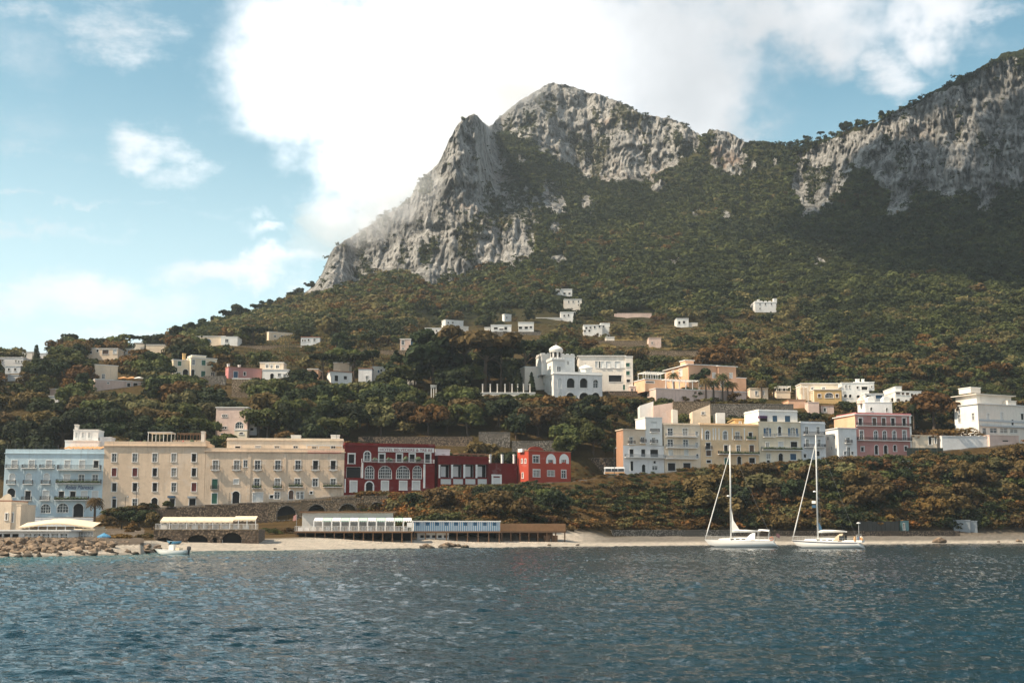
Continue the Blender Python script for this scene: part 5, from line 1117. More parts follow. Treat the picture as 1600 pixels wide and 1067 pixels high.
house('house', 'peach house wall glimpsed between trees left of the twin-pine house', 480, 497, 577, 594, 'peach', (), None, 'the peach wall house')
b = house('house', 'two-storey pinkish house with terrace left of the tall dark pines', 625, 655, 530, 549, 'pinkish', [('g', 748, 262, 772, 298), ('b', 822, 258, 856, 300), ('g', 750, 318, 770, 335)], Y3, 'the pinkish terrace house')
b = house('house', 'white house lowest of the stepped white cluster on the mid slope', 664, 692, 513, 524, 'white', [('d', 965, 185, 978, 200), ('d', 990, 180, 1004, 198), ('d', 1020, 180, 1034, 194)], Y3, 'the stepped white cluster', roof='roof_grey')
house('house', 'white house topmost of the stepped white cluster on the mid slope', 696, 724, 501, 513, 'white', [('d', 1115, 115, 1128, 130), ('d', 1150, 115, 1165, 130)], Y3, left_px=690)
house('house', 'white house rightmost of the stepped white cluster on the mid slope', 706, 732, 510, 526, 'warm_white', (), None, left_px=694)
house('house', 'white two-storey house with dark windows beside a small cypress', 767, 799, 508, 523, 'white', [('d', 762, 405, 790, 420), ('d', 800, 415, 830, 425), ('d', 835, 402, 856, 424), ('d', 765, 432, 788, 450), ('d', 825, 432, 855, 448)], Y7, 'the dark-windowed white house')
house('house', 'small cream annex left of the dark-windowed white house', 757, 766, 512, 522, 'warm_white')
house('house', 'narrow white house with rounded top standing above the others in the fields', 788, 799, 491.5, 504, 'white', [('d', 850, 330, 858, 348, dict(arch=1))], Y7, 'the narrow white house', left_px=786)
house('house', 'white house with verandas right of the dark-windowed white house', 810, 834, 504, 517, 'white', [('d', 935, 400, 960, 418), ('d', 975, 400, 1000, 418), ('d', 1010, 398, 1030, 412)], Y7, 'the veranda house')
b = house('house', 'white house with balustrade terrace on the upper lane', 876, 899, 488, 502, 'white', [('d', 1245, 318, 1258, 332), ('d', 1275, 315, 1288, 330)], Y7, 'the balustrade house')
b.block(838, 876, 497, 505, -1, 3, 'warm_white', [('d', 1072 + 18 * i, 372 - 4 * i, 1082 + 18 * i, 388 - 4 * i) for i in range(0)], name='terrace', over=.2, roof='trim', roofname='terrace_floor')
house('house', 'cream house with crenellated roof half hidden by bushes on the upper lane', 881, 909, 468, 484, 'warm_white', [('d', 1278, 222, 1288, 236, dict(arch=1)), ('d', 1308, 222, 1318, 236, dict(arch=1)), ('d', 1345, 220, 1355, 234, dict(arch=1))], Y7, 'the crenellated house')
house('house', 'highest white house on the slope below the grey crags', 867, 894, 452, 462, 'white', [('d', 1198, 150, 1222, 164), ('d', 1245, 165, 1262, 178), ('d', 1280, 165, 1296, 178)], Y7, 'the highest white house')
house('shed', 'small white outbuilding right of the highest white house', 904, 911, 449, 457, 'warm_white', cat='shed')
b = house('house', 'low white house with row of dark windows on the open slope', 912, 941, 508, 520, 'white', [('d', 145, 382, 160, 396), ('d', 172, 380, 186, 392), ('d', 200, 376, 214, 390), ('d', 136, 402, 150, 416), ('d', 165, 400, 180, 414), ('d', 232, 370, 246, 386)], Y8, 'the low white slope house')
b.block(938, 953, 505.5, None, 1.5, 7, 'white', [('d', 260, 372, 272, 384)], Y8, name='right_wing', over=.1, roof='trim', roofname='wing_roof')
b = house('house', 'small white cube house with two dark windows in the olive grove', 1057, 1076, 498, 511, 'white', [('d', 756, 345, 772, 364), ('d', 786, 342, 804, 360)], Y8, 'the white cube house')
b.block(1074, 1090, 505, None, .5, 5, 'warm_white', name='low_wing', over=.1, roof='trim', roofname='wing_roof')
b = house('villa', 'white castellated villa alone in the dark forest', 1180, 1213, 473, 487, 'white2', [('d', 1290, 225, 1300, 240), ('d', 1325, 225, 1335, 240), ('d', 1365, 222, 1375, 238), ('d', 1290, 255, 1300, 268)], Y8, 'the castellated villa', left_px=1172, cat='villa')
L_ = b.last; battlements(b.root, L_['x0'], L_['x1'], L_['y0'], L_['y1'], L_['z1'] + .2, 'white2', 2.)
b.block(1209, 1214, 467, 474, .5, 3, 'white2', name='turret', over=.1, roof='trim', roofname='turret_roof'); b.block(1184, 1187, 468.5, 474, 1, 2, 'white2', name='turret', over=.1, roof='trim', roofname='turret_roof')
house('house', 'ruined pinkish cottage among the terraces below the low white slope house', 1014, 1033, 528, 539, 'pinkish', [('d', 580, 480, 590, 495)], Y8, 'the ruined cottage', roof='roof_grey')
house('house', 'white house left of the tall cypress on the left ridge', 29, 50, 550, 563, 'warm_white', [('d', 178, 305, 194, 328), ('d', 218, 308, 232, 330)], Y1, 'the cypress ridge house')
house('house', 'low white house right of the tall cypress on the left ridge', 62, 84, 552.5, 562, 'white2', [('d', 420, 325, 432, 340)], Y1, 'the low ridge house')
house('house', 'white house at the left edge below the ridge', -6, 36, 559, 575, 'white2', [('d', 10, 352, 32, 368), ('d', 135, 355, 146, 375), ('d', 160, 360, 170, 380), ('d', 186, 362, 198, 382)], Y1, 'the left edge house')
b = house('villa', 'grey villa with red shutters under the umbrella pines', 136, 184, 545, 562, 'beige', [('d', 770, 275, 820, 302), ('br', 915, 265, 968, 305), ('d', 860, 262, 880, 285), ('w', 1010, 262, 1040, 300)], Y1, 'the red-shuttered villa', cat='villa')
house('house', 'cream house with gently pitched roof right of the umbrella pines', 228, 262, 539, 552, 'pale_cream', (), None, 'the pitched cream house')
house('house', 'pale gabled house just behind the umbrella pines on the ridge', 209, 226, 536, 545, 'warm_white')
house('house', 'white low house behind bare trees at the left edge', -6, 48, 627, 645, 'white2', [('d', 120, 735, 150, 800)], Y1, 'the bare-tree house', D=400)
house('shed', 'white flat-roofed shed right of the bare trees', 74, 91, 619, 630, 'white2', cat='shed', D=404)
house('shed', 'pinkish shed above the white flat-roofed shed', 78, 98, 608, 618, 'pinkish', cat='shed')
house('terrace', 'low white terrace wall with pillars near the left edge', 0, 36, 586, 595, 'white2', cat='terrace', thick=3)

# --- dry stone terrace walls on the near hillside
def twall(label, px0, px1, yt, yb, m='stone'):
    b = Bld('terrace_wall', label, 'wall', px0, px1, yb, gdepth((px0 + px1) / 2, yb) - 1.2); b.block(px0, px1, yt, None, 0, 1.5, m, (), over=.04, deep=3, roofname='coping'); return b
twall('dark stone terrace wall under the trees above the low red wing', 748, 797, 676, 693, 'stone_g'); twall('long dark terrace wall above the dark red hotel', 560, 738, 683, 692); twall('grey terrace wall with pillar below the terrace trees, above the orange-red house', 800, 868, 690, 703, 'stone_g')
twall('low stone wall on the grassy terraces below the cream ridge cottage', 372, 470, 541, 546, 'stone_l'); twall('stone wall on the terraces below the two-storey pinkish house', 560, 640, 548, 553, 'stone_l'); twall('stone lane wall below the white houses of the mid slope', 730, 845, 519, 525, 'stone_g'); twall('pale lane wall rising right of the balustrade house', 960, 1018, 490, 494, 'pinkish')
twall('stone terrace wall left of the ruined cottage', 930, 1010, 533, 538, 'stone_l'); twall('stone terrace wall below the ruined cottage', 1010, 1110, 549, 554, 'stone_l'); twall('long terrace wall below the modern white hotel', 945, 1003, 612, 618, 'stone'); twall('dark stone wall left of the small pink house', 318, 352, 588, 602, 'stone_g'); twall('brown stone wall right of the bus, under the olive trees', 905, 962, 716, 726, 'stone')

house('house', 'small pinkish house at the right corner of the modern white hotel', 984, 998, 604, 618, 'pinkish', [('d', 986, 607, 989, 612), ('d', 992, 607, 995, 612)], None, 'the pinkish corner house')
house('house', 'low pinkish outbuilding below the yellow villa hotel, right of the stone tower stump', 1283, 1303, 634, 645, 'pinkish', [('d', 1287, 637, 1291, 643)], None, None, roof='terracotta')
house('house', 'small cream cottage in the trees above the white garden terrace', 785, 800, 546, 555, 'warm_white', [('d', 788, 548, 790, 552), ('d', 794, 548, 796, 552)], None, 'the small cream cottage')
house('house', 'little white cottage under the tall dark pines, left of the garden terrace', 636, 650, 589, 600, 'white', [('d', 640, 592, 643, 597)], None, 'the little white cottage')
house('shed', 'tiny whitewashed field shed below the low white slope house', 947, 960, 527, 534, 'warm_white', cat='shed')
house('house', 'long white house half hidden by trees at the far left, below the cypress', 8, 32, 572, 583, 'grey_white', [('d', 12, 575, 15, 579), ('d', 22, 575, 25, 579)], None, None)
house('house', 'white cottage on the ridge between the red-shuttered villa and the pitched cream house', 188, 206, 545, 556, 'warm_white', [('d', 192, 548, 195, 553), ('d', 199, 548, 202, 553)], None, None)
b = Bld('gazebo', 'small white columned gazebo in the bushes below the tall dark pines', 'gazebo', 673, 682, 620, gdepth(677, 620) - 1)
for q in (673.8, 677.5, 681.2): b.block(q - .7, q + .7, 605, None, 0, .5, 'white', name='column', over=.08, roofname='capital', roof='trim')
b.block(673, 682, 602.5, 604.9, -.1, 2.5, 'white', name='entablature', over=.1, roof='trim')
# ------------------------------------------------------------------ vegetation
LRS = np.random.RandomState(21)
def leaf_quads(centres, normals, sizes, rs):
    n = len(centres); r = rs.normal(size=(n, 3)); t = np.cross(normals, r); t /= np.linalg.norm(t, axis=1, keepdims=True) + 1e-9; b = np.cross(normals, t)
    s = sizes[:, None]; a = rs.uniform(.6, 1.1, (n, 1))
    q = np.stack([centres - t*s - b*s*a, centres + t*s - b*s*a*.8, centres + t*s*.8 + b*s*a, centres - t*s*.9 + b*s*a*.9], 1)
    return q
def crown_quads(kind, n, rs, leaf=None):
    """leaf clumps of one crown; tree is 1 high, crown about .8 wide. returns (n,4,3)"""
    if kind == 'round':
        L_ = [(rs.normal(0, .20), rs.normal(0, .20), rs.uniform(.38, .8), rs.uniform(.16, .26)) for _ in range(13)]
    elif kind == 'umbrella':
        L_ = [(rs.uniform(-.38, .38), rs.uniform(-.38, .38), rs.uniform(.84, .92), rs.uniform(.12, .17)) for _ in range(16)]
    elif kind == 'pine':
        L_ = [(rs.normal(0, .16), rs.normal(0, .16), rs.uniform(.38, .93), rs.uniform(.10, .19)) for _ in range(18)]
    elif kind == 'cypress':
        L_ = [(rs.normal(0, .012), rs.normal(0, .012), z, .095 * (1 - .72 * max(0, (z - .45) / .5)) + .01) for z in np.linspace(.10, .93, 16)]
    elif kind == 'cone':
        L_ = [(rs.normal(0, .18 * (1.05 - z)), rs.normal(0, .18 * (1.05 - z)), z, .22 * (1.1 - z)) for z in np.linspace(.16, .94, 16)]
    elif kind == 'shrub':
        L_ = [(rs.normal(0, .26), rs.normal(0, .26), rs.uniform(.22, .62), rs.uniform(.2, .34)) for _ in range(9)]
    L_ = np.array(L_); w = L_[:, 3] ** 2; k = rs.choice(len(L_), n, p=w / w.sum())
    d = rs.normal(size=(n, 3)); d /= np.linalg.norm(d, axis=1, keepdims=True)
    d[:, 2] = np.where(d[:, 2] < -.35, -d[:, 2], d[:, 2])
    rad = L_[k, 3][:, None] * rs.uniform(.72, 1.1, (n, 1)); sq = np.array([1, 1, {'umbrella': .55, 'cypress': 1.6}.get(kind, .85)])
    c = L_[k, :3] + d * rad * sq; nn = d + rs.normal(0, .42, (n, 3)); nn /= np.linalg.norm(nn, axis=1, keepdims=True)
    lf = leaf or {'cypress': .02}.get(kind, .042)
    return leaf_quads(c, nn, lf * rs.uniform(.6, 1.4, n), rs)
def trunk_mb(kind, rr):
    mb = MB(); lean = rr.uniform(-.05, .05)
    top = {'round': .5, 'umbrella': .82, 'pine': .8, 'cypress': .3, 'cone': .5, 'shrub': .3}[kind]; r = {'umbrella': .026, 'pine': .024, 'cypress': .022, 'shrub': .03}.get(kind, .032)
    mb.tube([(0, 0, -.12), (lean * .4, 0, top * .4), (lean, .01, top)], [r * 1.35, r, r * .6], 7)
    if kind in ('round', 'umbrella', 'pine'):
        for k in range(5):
            t = k * 1.257 + rr.uniform(0, .6); h = top * rr.uniform(.6, .85); e = .25 if kind != 'pine' else .14
            mb.tube([(lean * .7, 0, h), (lean + e * .5 * math.cos(t), e * .5 * math.sin(t), h + .1), (lean + e * math.cos(t), e * math.sin(t), h + rr.uniform(.1, .2))], [r * .6, r * .42, r * .2], 5)
    return mb
BARK = plain('bark', (.085, .06, .042), .95, 0, .35, 6.)
LEAF = {'dark': leafmat('foliage_dark', (.014, .021, .010), (.034, .046, .018)), 'green': leafmat('foliage_green', (.036, .048, .015), (.092, .10, .030)), 'olive': leafmat('foliage_olive', (.066, .066, .028), (.14, .125, .055)),
        'rust': leafmat('foliage_rust', (.070, .042, .015), (.155, .085, .028)), 'brown': leafmat('foliage_brown', (.058, .042, .017), (.135, .090, .034)), 'orange': leafmat('foliage_orange', (.13, .062, .018), (.26, .115, .034))}
CWORD = {'dark': 'dark green', 'green': 'mid green', 'olive': 'grey-olive', 'rust': 'rusty orange', 'brown': 'olive-brown', 'orange': 'bright orange'}
_CM = {}
def crown_mesh(kind, var, colr, n):
    key = (kind, var, colr)
    if key not in _CM:
        rs = np.random.RandomState(100 + var * 7 + hash_k(kind)); q = crown_quads(kind, n, rs)
        _CM[key] = np_mesh('crown', q.reshape(-1, 3), np.arange(n * 4).reshape(n, 4), LEAF[colr], False)
    return _CM[key]
def hash_k(k): return sum(ord(c) for c in k)
_TM = {}
def trunk_mesh(kind, var):
    if (kind, var) not in _TM:
        o = trunk_mb(kind, random.Random(var)).build('trunk', BARK); _TM[(kind, var)] = o.data; bpy.data.objects.remove(o)
    return _TM[(kind, var)]
KN = {'round': ('broadleaf_tree', 'tree'), 'umbrella': ('umbrella_pine', 'tree'), 'pine': ('pine_tree', 'tree'), 'cypress': ('cypress_tree', 'tree'), 'cone': ('conifer_tree', 'tree'), 'shrub': ('shrub', 'shrub')}
NQ = {'round': 1500, 'umbrella': 1300, 'pine': 1700, 'cypress': 1500, 'cone': 1400, 'shrub': 700}
TREES = []
def tree(kind, colr, px, D, h, wid=1., label=None, group=None, z=None, py=None):
    a = ray(px, py or 700)[0]; zz = ground_z(a, D) if z is None else z
    var = LRS.randint(0, 4); o = empty(KN[kind][0], (a * D, D, zz), LRS.uniform(0, 6.28)); o.scale = (h * wid, h * wid, h)
    c = bpy.data.objects.new('crown', crown_mesh(kind, var, colr, NQ[kind])); link(c, o); t = bpy.data.objects.new('trunk', trunk_mesh(kind, var)); link(t, o)
    x_, y_ = pix(a * D, D, zz + h * .6)
    o['category'] = KN[kind][1]
    if label: o['label'] = label
    else: TREES.append((o, kind, colr, x_, y_, h))
    if group: o['group'] = group
    return o
def blocked(px, py0, py1, wpx, D, m=.3):
    """would a plant in this pixel box hide a building that stands behind it?"""
    for (x0, y0, x1, y1, Db) in OCC:
        if D < Db + 1 and px + wpx * .45 > x0 and px - wpx * .45 < x1 and py1 < y1 - (y1 - y0) * m and py0 > y0: return True
        if D >= Db - 2 and D < Db + 16 and px + wpx * .3 > x0 and px - wpx * .3 < x1 and py0 > y0 - 2 and py0 < y1 + 6: return True
    return False
# --- hand placed trees the photograph singles out
def tp(kind, colr, px, pyb, pyt, wid=1., label=None, D=None):
    D = D or gdepth(px, pyb); a, t0 = ray(px, pyb); t1 = ray(px, pyt)[1]
    return tree(kind, colr, px, D, max(2., (t1 - t0) * D * 1.02), wid, label, None, HC + t0 * D, pyb)
tp('cypress', 'dark', 55, 592, 540, 1.15, 'tall dark cypress standing alone beside the white houses on the left ridge')
tp('umbrella', 'dark', 203, 548, 524.5, 1.25, 'flat-topped umbrella pine on the left ridge, left of the pair')
tp('umbrella', 'dark', 227, 546, 525.5, 1.1, 'flat-topped umbrella pine on the left ridge, right of the pair')
tp('pine', 'dark', 244, 550, 523, 1.3, 'dark bushy pine right of the two umbrella pines on the ridge'); tp('pine', 'dark', 276, 546, 512, 1.2, 'dark pine on the skyline left of the long ridge villa')
tp('pine', 'dark', 108, 556, 525, 1.2, 'tall dark green pine crown on the left skyline'); tp('pine', 'dark', 124, 558, 532, 1.1, 'rounded dark pine just right of the tall skyline pine'); tp('round', 'dark', 85, 562, 541, 1.5, 'low dark tree left of the tall skyline pine')
tp('umbrella', 'dark', 395, 542, 513, 1.4, 'wide umbrella pine between the long ridge villa and the cream ridge cottage')
tp('umbrella', 'dark', 505, 596, 554, 1.0, 'dark umbrella pine left of the twin-pine house'); tp('umbrella', 'dark', 553, 597, 555, 1.0, 'dark umbrella pine right of the twin-pine house'); tp('umbrella', 'dark', 584, 594, 550, .8, 'slim umbrella pine between the balcony cottage and blue-awning cottage')
tp('cone', 'dark', 618, 600, 547, 1.3, 'broad dark conifer left of the tall dark pines'); tp('pine', 'dark', 678, 606, 518, 1.1, 'tallest of the dark pines in the middle, left one'); tp('pine', 'dark', 697, 604, 525, 1.0, 'tall dark pine just right of the tallest middle pine'); tp('pine', 'dark', 648, 602, 548, 1., 'dark pine between the broad conifer and the tallest middle pine')
tp('umbrella', 'brown', 725, 606, 519, 1.1, 'tall brown-green umbrella pine right of the dark middle pines'); tp('umbrella', 'brown', 757, 612, 528, 1.25, 'wide brown-green umbrella pine left of the domed palazzo'); tp('umbrella', 'dark', 782, 612, 545, .9, 'dark umbrella pine behind the white garden terrace'); tp('umbrella', 'dark', 822, 606, 534, 1.1, 'dark umbrella pine close to the tower of the domed palazzo'); tp('pine', 'dark', 797, 618, 568, 1., 'low dark pine over the white garden terrace')
tp('cypress', 'dark', 831, 622, 582, 1.2, 'small dark cypress in front of the domed palazzo'); tp('cypress', 'dark', 811, 622, 580, 1.4, 'small dark cypress over the right end of the garden terrace')
tp('cypress', 'dark', 764, 509, 490, 1.8, 'cone-shaped cypress beside the dark-windowed white house'); tp('cypress', 'dark', 898, 507, 488, 1.2, 'thin cypress right of the balustrade house')
tp('round', 'rust', 1460, 668, 612, 1.25, 'broad rust-brown tree between the pink palazzo and the large white villa', 398); tp('round', 'brown', 1420, 664, 628, 1.4, 'brown palm-like tree behind the right end of the pink palazzo', 405)
tp('pine', 'dark', 1093, 618, 574, 1., 'dark pine in front of the peach hotel')
tp('round', 'rust', 1108, 590, 541, 1.3, 'round orange tree on the terraces above the peach hotel'); tp('round', 'rust', 1025, 507, 494, 1.4, 'small orange tree near the white cube house')
tp('round', 'brown', 15, 660, 618, 1.2, 'half-bare brown tree at the left edge, left one of two', 396); tp('round', 'brown', 52, 655, 612, 1.2, 'half-bare brown tree at the left edge, right one of two', 398)
for q_, w_ in ((748, 'first'), (768, 'second'), (785, 'third'), (803, 'fourth'), (826, 'fifth')): tp('shrub', 'green' if q_ % 3 else 'brown', q_, 630, 611 + (q_ % 5), 1.7, w_ + ' bush from the left along the foot of the white garden terrace')
# skyline trees along the right-hand ridge
for i, (px, h) in enumerate([(1259, 6), (1283, 7), (1318, 10), (1325, 7), (1338, 5), (1345, 6), (1353, 5), (1378, 7), (1390, 5), (1175, 4), (1203, 4), (1236, 4)]):
    py = float(np.interp(px, [p for p, _ in SKY], [q for _, q in SKY])); a = ray(px, py)[0]; d, z = prof_c(a); D = d[-4] - 3
    tree('umbrella' if px in (1259, 1283) else 'round', 'dark', px, D, h, .9 if px > 1240 else 1.5, 'small dark tree standing on the mountain skyline at right', 'trees on the mountain skyline', ground_z(a, D) - .6, py)
for i, (px, h) in enumerate([(300, 9), (318, 10), (336, 9), (352, 11), (372, 12), (382, 9), (405, 9), (420, 10), (438, 8), (455, 8), (470, 7), (486, 7), (160, 8)]):
    py = float(np.interp(px, [p for p, _ in SKY], [q for _, q in SKY])); a = ray(px, py)[0]; d, z = prof_c(a); D = d[-4] - 4
    tree('pine' if i % 3 else 'umbrella', 'dark', px, D, h, 1.2, 'dark pine standing on the skyline of the left ridge', 'trees on the left skyline', ground_z(a, D) - 2., py)
# --- palms
def palm(px, pyb, pyt, label, D=None, dense=1., colr='green'):
    D = D or gdepth(px, pyb); a, t0 = ray(px, pyb); t1 = ray(px, pyt)[1]; h = (t1 - t0) * D; th = h * .80; rr = random.Random(int(px))
    o = empty('palm_tree', (a * D, D, HC + t0 * D)); tag(o, label, 'palm tree', 'palms by the houses')
    mb = MB(); mb.tube([(0, 0, -1), (.1, 0, th * .5), (0, 0, th)], [.34, .27, .24], 8); mb.lathe((0, 0, th - .6), [(.25, 0), (.5, .3), (.45, .7), (.2, 1.)], 8); mb.build('trunk', BARK, o)
    mb = MB(); nf = int(22 * dense); R = max(2.2, h * .33)
    for k in range(nf):
        t = k * 2.399; up = 1 - 1.5 * (k / nf) + rr.uniform(-.1, .1); P = []
        for j in range(9):
            s = j / 8; x_ = R * s * (1 - .15 * max(up, 0)); P.append(Vector((x_ * math.cos(t), x_ * math.sin(t), th + .2 + R * (up * s - (.75 + .3 * up) * s * s))))
        for j in range(8):
            d = (P[j + 1] - P[j]).normalized(); sd_ = d.cross(Vector((0, 0, 1))).normalized(); w = .55 * math.sin(.35 + 2.6 * (j + .5) / 8.)
            for sgn in (-1, 1):
                e = sd_ * sgn * w - Vector((0, 0, w * .45)) + d * .25
                mb.poly([P[j], P[j] + (P[j + 1] - P[j]) * .62, P[j] + (P[j + 1] - P[j]) * .62 + e, P[j] + e * .9])
    mb.build('fronds', LEAF[colr], o); return o
palm(1053, 620, 577, 'slender palm standing alone left of the peach hotel front'); palm(1103, 628, 586, 'bushy palm leftmost of the palm group before the peach hotel', dense=1.4, colr='brown'); palm(1115, 628, 590, 'shorter palm second in the group before the peach hotel')
palm(1129, 628, 578, 'tallest palm in the group before the peach hotel', dense=1.3); palm(1137, 628, 592, 'palm right of the tallest one before the peach hotel'); palm(1145, 628, 594, 'rightmost palm of the group before the peach hotel', colr='brown')
palm(1071, 622, 604, 'low spreading palm below the peach hotel, left', dense=1.3); palm(1084, 622, 606, 'low spreading palm below the peach hotel, right', dense=1.3); palm(1190, 624, 590, 'dark palm beside the palm pavilion', colr='brown'); palm(1209, 624, 596, 'palm between the palm pavilion and the open pergola pavilion'); palm(1428, 668, 626, 'large dark palm behind the pink palazzo, right corner', D=400, dense=1.5, colr='dark')
palm(146.5, 822, 772, 'tall shaggy palm in front of the pale blue hotel', D=296, dense=1.8, colr='brown')
# --- random trees of the near hillside: largest become things, the rest one wood
cand = []
for _ in range(9000):
    px = LRS.uniform(-60, 1660); D = 350 + (560 - 350) * LRS.rand() ** 1.2
    a = ray(px, 650)[0]; Dt = road_D(a2px_low(a)); 
    if D < Dt + 20: continue
    d_, z_ = prof_c(a)
    if D > d_[-4] - 6: continue
    z = ground_z(a, D); x_, y_ = pix(a * D, D, z)
    n = float(fbm(np.array([a * D * .03]), np.array([D * .03 + 4]))[0])
    tf = 380 < x_ < 640 and 528 < y_ < 598 or 640 <= x_ < 880 and 528 < y_ < 582 or (880 < x_ < 1260 and y_ < 600)
    if tf and LRS.rand() < .88: continue
    kind = 'round'; h = LRS.uniform(4.0, 9.5) * (.8 if x_ > 950 else 1.)
    if x_ > 950 and y_ > 600: h *= .6
    r = LRS.rand() + (n - .5) * 1.2
    colr = 'dark' if r < .28 else 'green' if r < .62 else 'olive' if r < .78 else 'brown' if r < .93 else 'rust'
    if x_ > 880 and r > .5 and LRS.rand() < .5: colr = 'rust' if LRS.rand() < .4 else 'brown'
    if LRS.rand() < .06: kind = 'pine'; colr = 'dark'; h *= 1.2
    ht = h / D * F; top = y_ - ht
    if blocked(x_, y_, top, ht * .75, D): continue
    cand.append((ht, px, D, h, kind, colr, x_, y_, z, a))
# thin out: keep a minimum spacing in world space
cand.sort(key=lambda c: -c[3]); kept = []; grid = {}
for c in cand:
    X_ = c[9] * c[2]; g = (int(X_ // 6), int(c[2] // 6)); ok = True
    for i in (-1, 0, 1):
        for j in (-1, 0, 1):
            for (x2, y2, h2) in grid.get((g[0] + i, g[1] + j), []):
                if (x2 - X_) ** 2 + (y2 - c[2]) ** 2 < (.42 * (c[3] + h2) * .75) ** 2: ok = False
    if ok: kept.append(c); grid.setdefault(g, []).append((X_, c[2], c[3]))
kept.sort(key=lambda c: -c[0])
for c in kept[:215]: tree(c[4], c[5], c[1], c[2], c[3], LRS.uniform(.95, 1.3), None, 'trees on the near hillside', c[8] - .3, 650)
REST = [(c[9] * c[2], c[2], c[8] - .3, c[3], c[4], c[5]) for c in kept[215:]]
# --- scrub on the bank above the beach
BUSH = []; SHR = 0
shr = []
for _ in range(5200):
    px = LRS.uniform(560, 1680); a = ray(px, 780)[0]; pl = a2px_low(a); Dt = float(road_D(pl)); d, z = prof_c(a); Df = d[4]
    D = Df + (Dt + 1 - Df) * LRS.rand(); 
    if pl < 610 and D < 300: continue
    if 800 < pl < 960 and LRS.rand() < .5: D = Dt + LRS.uniform(4, 20)
    if 870 < pl < 1100 and LRS.rand() < .3: continue
    zz = ground_z(a, D); h = LRS.uniform(1.0, 2.8) * (.72 if 870 < pl < 1090 else 1.) * (1.5 if LRS.rand() < .12 else 1.) * (1.25 if pl > 1150 else 1.)
    x_, y_ = pix(a * D, D, zz); ht = h / D * F
    if D > Dt - 7 and pl < 1240: h *= .55; ht *= .55
    if blocked(x_, y_, y_ - ht, ht * 1.2, D, .14): continue
    n = float(fbm(np.array([a * D * .06 + 7]), np.array([zz * .09 + 1]))[0]) + LRS.normal(0, .12)
    colr = 'dark' if n < .32 else 'green' if n < .385 else 'brown' if n < .53 else 'rust' if n < .68 else 'orange' if LRS.rand() < .5 else 'olive'
    shr.append((ht, px, D, h, colr, zz, a))
shr.sort(key=lambda c: -c[0])
for i in range(64):   # taller trees growing on the bank
    px = LRS.uniform(1085, 1650) if i > 8 else LRS.uniform(610, 900); a = ray(px, 780)[0]; pl = a2px_low(a); Dt = float(road_D(pl)); Df = prof_c(a)[0][4]; D = Df + (Dt - 4 - Df) * LRS.uniform(.08, .93)
    zz = ground_z(a, D); h = LRS.uniform(4., 8.); x_, y_ = pix(a * D, D, zz); top = float(K(pl, *ROADROW)) - 3
    h = min(h, (y_ - top) * D / F)
    if h < 2.8: continue
    tree('round', ['brown', 'brown', 'dark', 'brown', 'rust', 'olive'][LRS.randint(0, 6)], px, D, h, LRS.uniform(1., 1.35), None, 'trees on the bank above the beach', zz - .5, 780)
for c in shr[:90]: tree('shrub', c[4], c[1], c[2], c[3], LRS.uniform(1.1, 1.6), None, 'shrubs on the bank above the beach', c[5] - .35, 780)
# --- stuff: everything else as one mesh each, crowns of leaf clumps
TINT = {'dark': (.030, .040, .016), 'green': (.062, .074, .025), 'olive': (.125, .112, .048), 'rust': (.112, .064, .021), 'brown': (.098, .068, .027), 'orange': (.19, .088, .027)}
def stuff(name, items, kind_q, label):
    lib = {}; V = []; C = []
    for (X_, Y_, Z_, h, kind, colr, wd, nq, lf) in items:
        k = (kind, nq, LRS.randint(0, 6))
        if k not in lib: lib[k] = crown_quads(kind, nq, np.random.RandomState(k[2] * 31 + nq), lf)
        t = LRS.uniform(0, 6.28); c, s = math.cos(t), math.sin(t); q = lib[k].reshape(-1, 3) * np.array([h * wd, h * wd, h]); 
        V.append(np.stack([q[:, 0] * c - q[:, 1] * s + X_, q[:, 0] * s + q[:, 1] * c + Y_, q[:, 2] + Z_], -1))
        col = np.array(TINT[colr] if isinstance(colr, str) else colr) * LRS.uniform(.75, 1.3); C.append(np.repeat(np.append(col, 1)[None], len(q), 0))
    V = np.concatenate(V); C = np.concatenate(C); n = len(V) // 4
    me = np_mesh(name, V, np.arange(n * 4).reshape(n, 4), leafmat('foliage_far', 0, 0, True), False, {'tint': ('FLOAT_COLOR', C)})
    o = link(bpy.data.objects.new(name, me)); tag(o, label, None, None, 'stuff'); return n
it = [(c[6] * c[2], c[2], c[5] - .35, c[3], 'shrub', c[4], LRS.uniform(1.1, 1.7), 190, .065) for c in shr[90:]]
n1 = stuff('scrub', it, None, 'mixed green and rust-coloured scrub covering the bank above the beach')
it = [(x_, y_, z_, h, k, c, LRS.uniform(.95, 1.3), 420, .055) for (x_, y_, z_, h, k, c) in REST]
# forest on the mountain
nf = 0; NS = 150000; A_ = LRS.uniform(-.45, .45, NS); D_ = np.sqrt(LRS.uniform(500 ** 2, 1300 ** 2, NS)); occ_g = {}
Zv = np.zeros(NS); Ok = np.zeros(NS, bool)
for i in range(NS):
    d, z = prof_c(A_[i])
    if D_[i] < d[-4] - 2: Ok[i] = True; Zv[i] = np.interp(D_[i], d, z)
A_ = A_[Ok]; D_ = D_[Ok]; Zv = Zv[Ok]; PYv = row_of(D_, Zv); PXv = CX + F * A_ * (CT - (CY - PYv) / F * ST)
bad = np.zeros(len(A_), bool)
for pl in ROCKPOLY: bad |= inpoly(PXv, PYv - 2, pl)
Nv = fbm(A_ * D_ * .012, D_ * .012 + 9, 4); Nw = fbm(A_ * D_ * .02 + 31, D_ * .02 + 5, 3)
warmv = np.clip(np.interp(PXv, [300, 500, 640, 800, 1000, 1200, 1600], [.08, .25, .42, .40, .22, .10, 0]) * np.interp(PYv, [200, 330, 400, 460, 540], [0, 0, .7, 1, 1.1]), 0, 1)
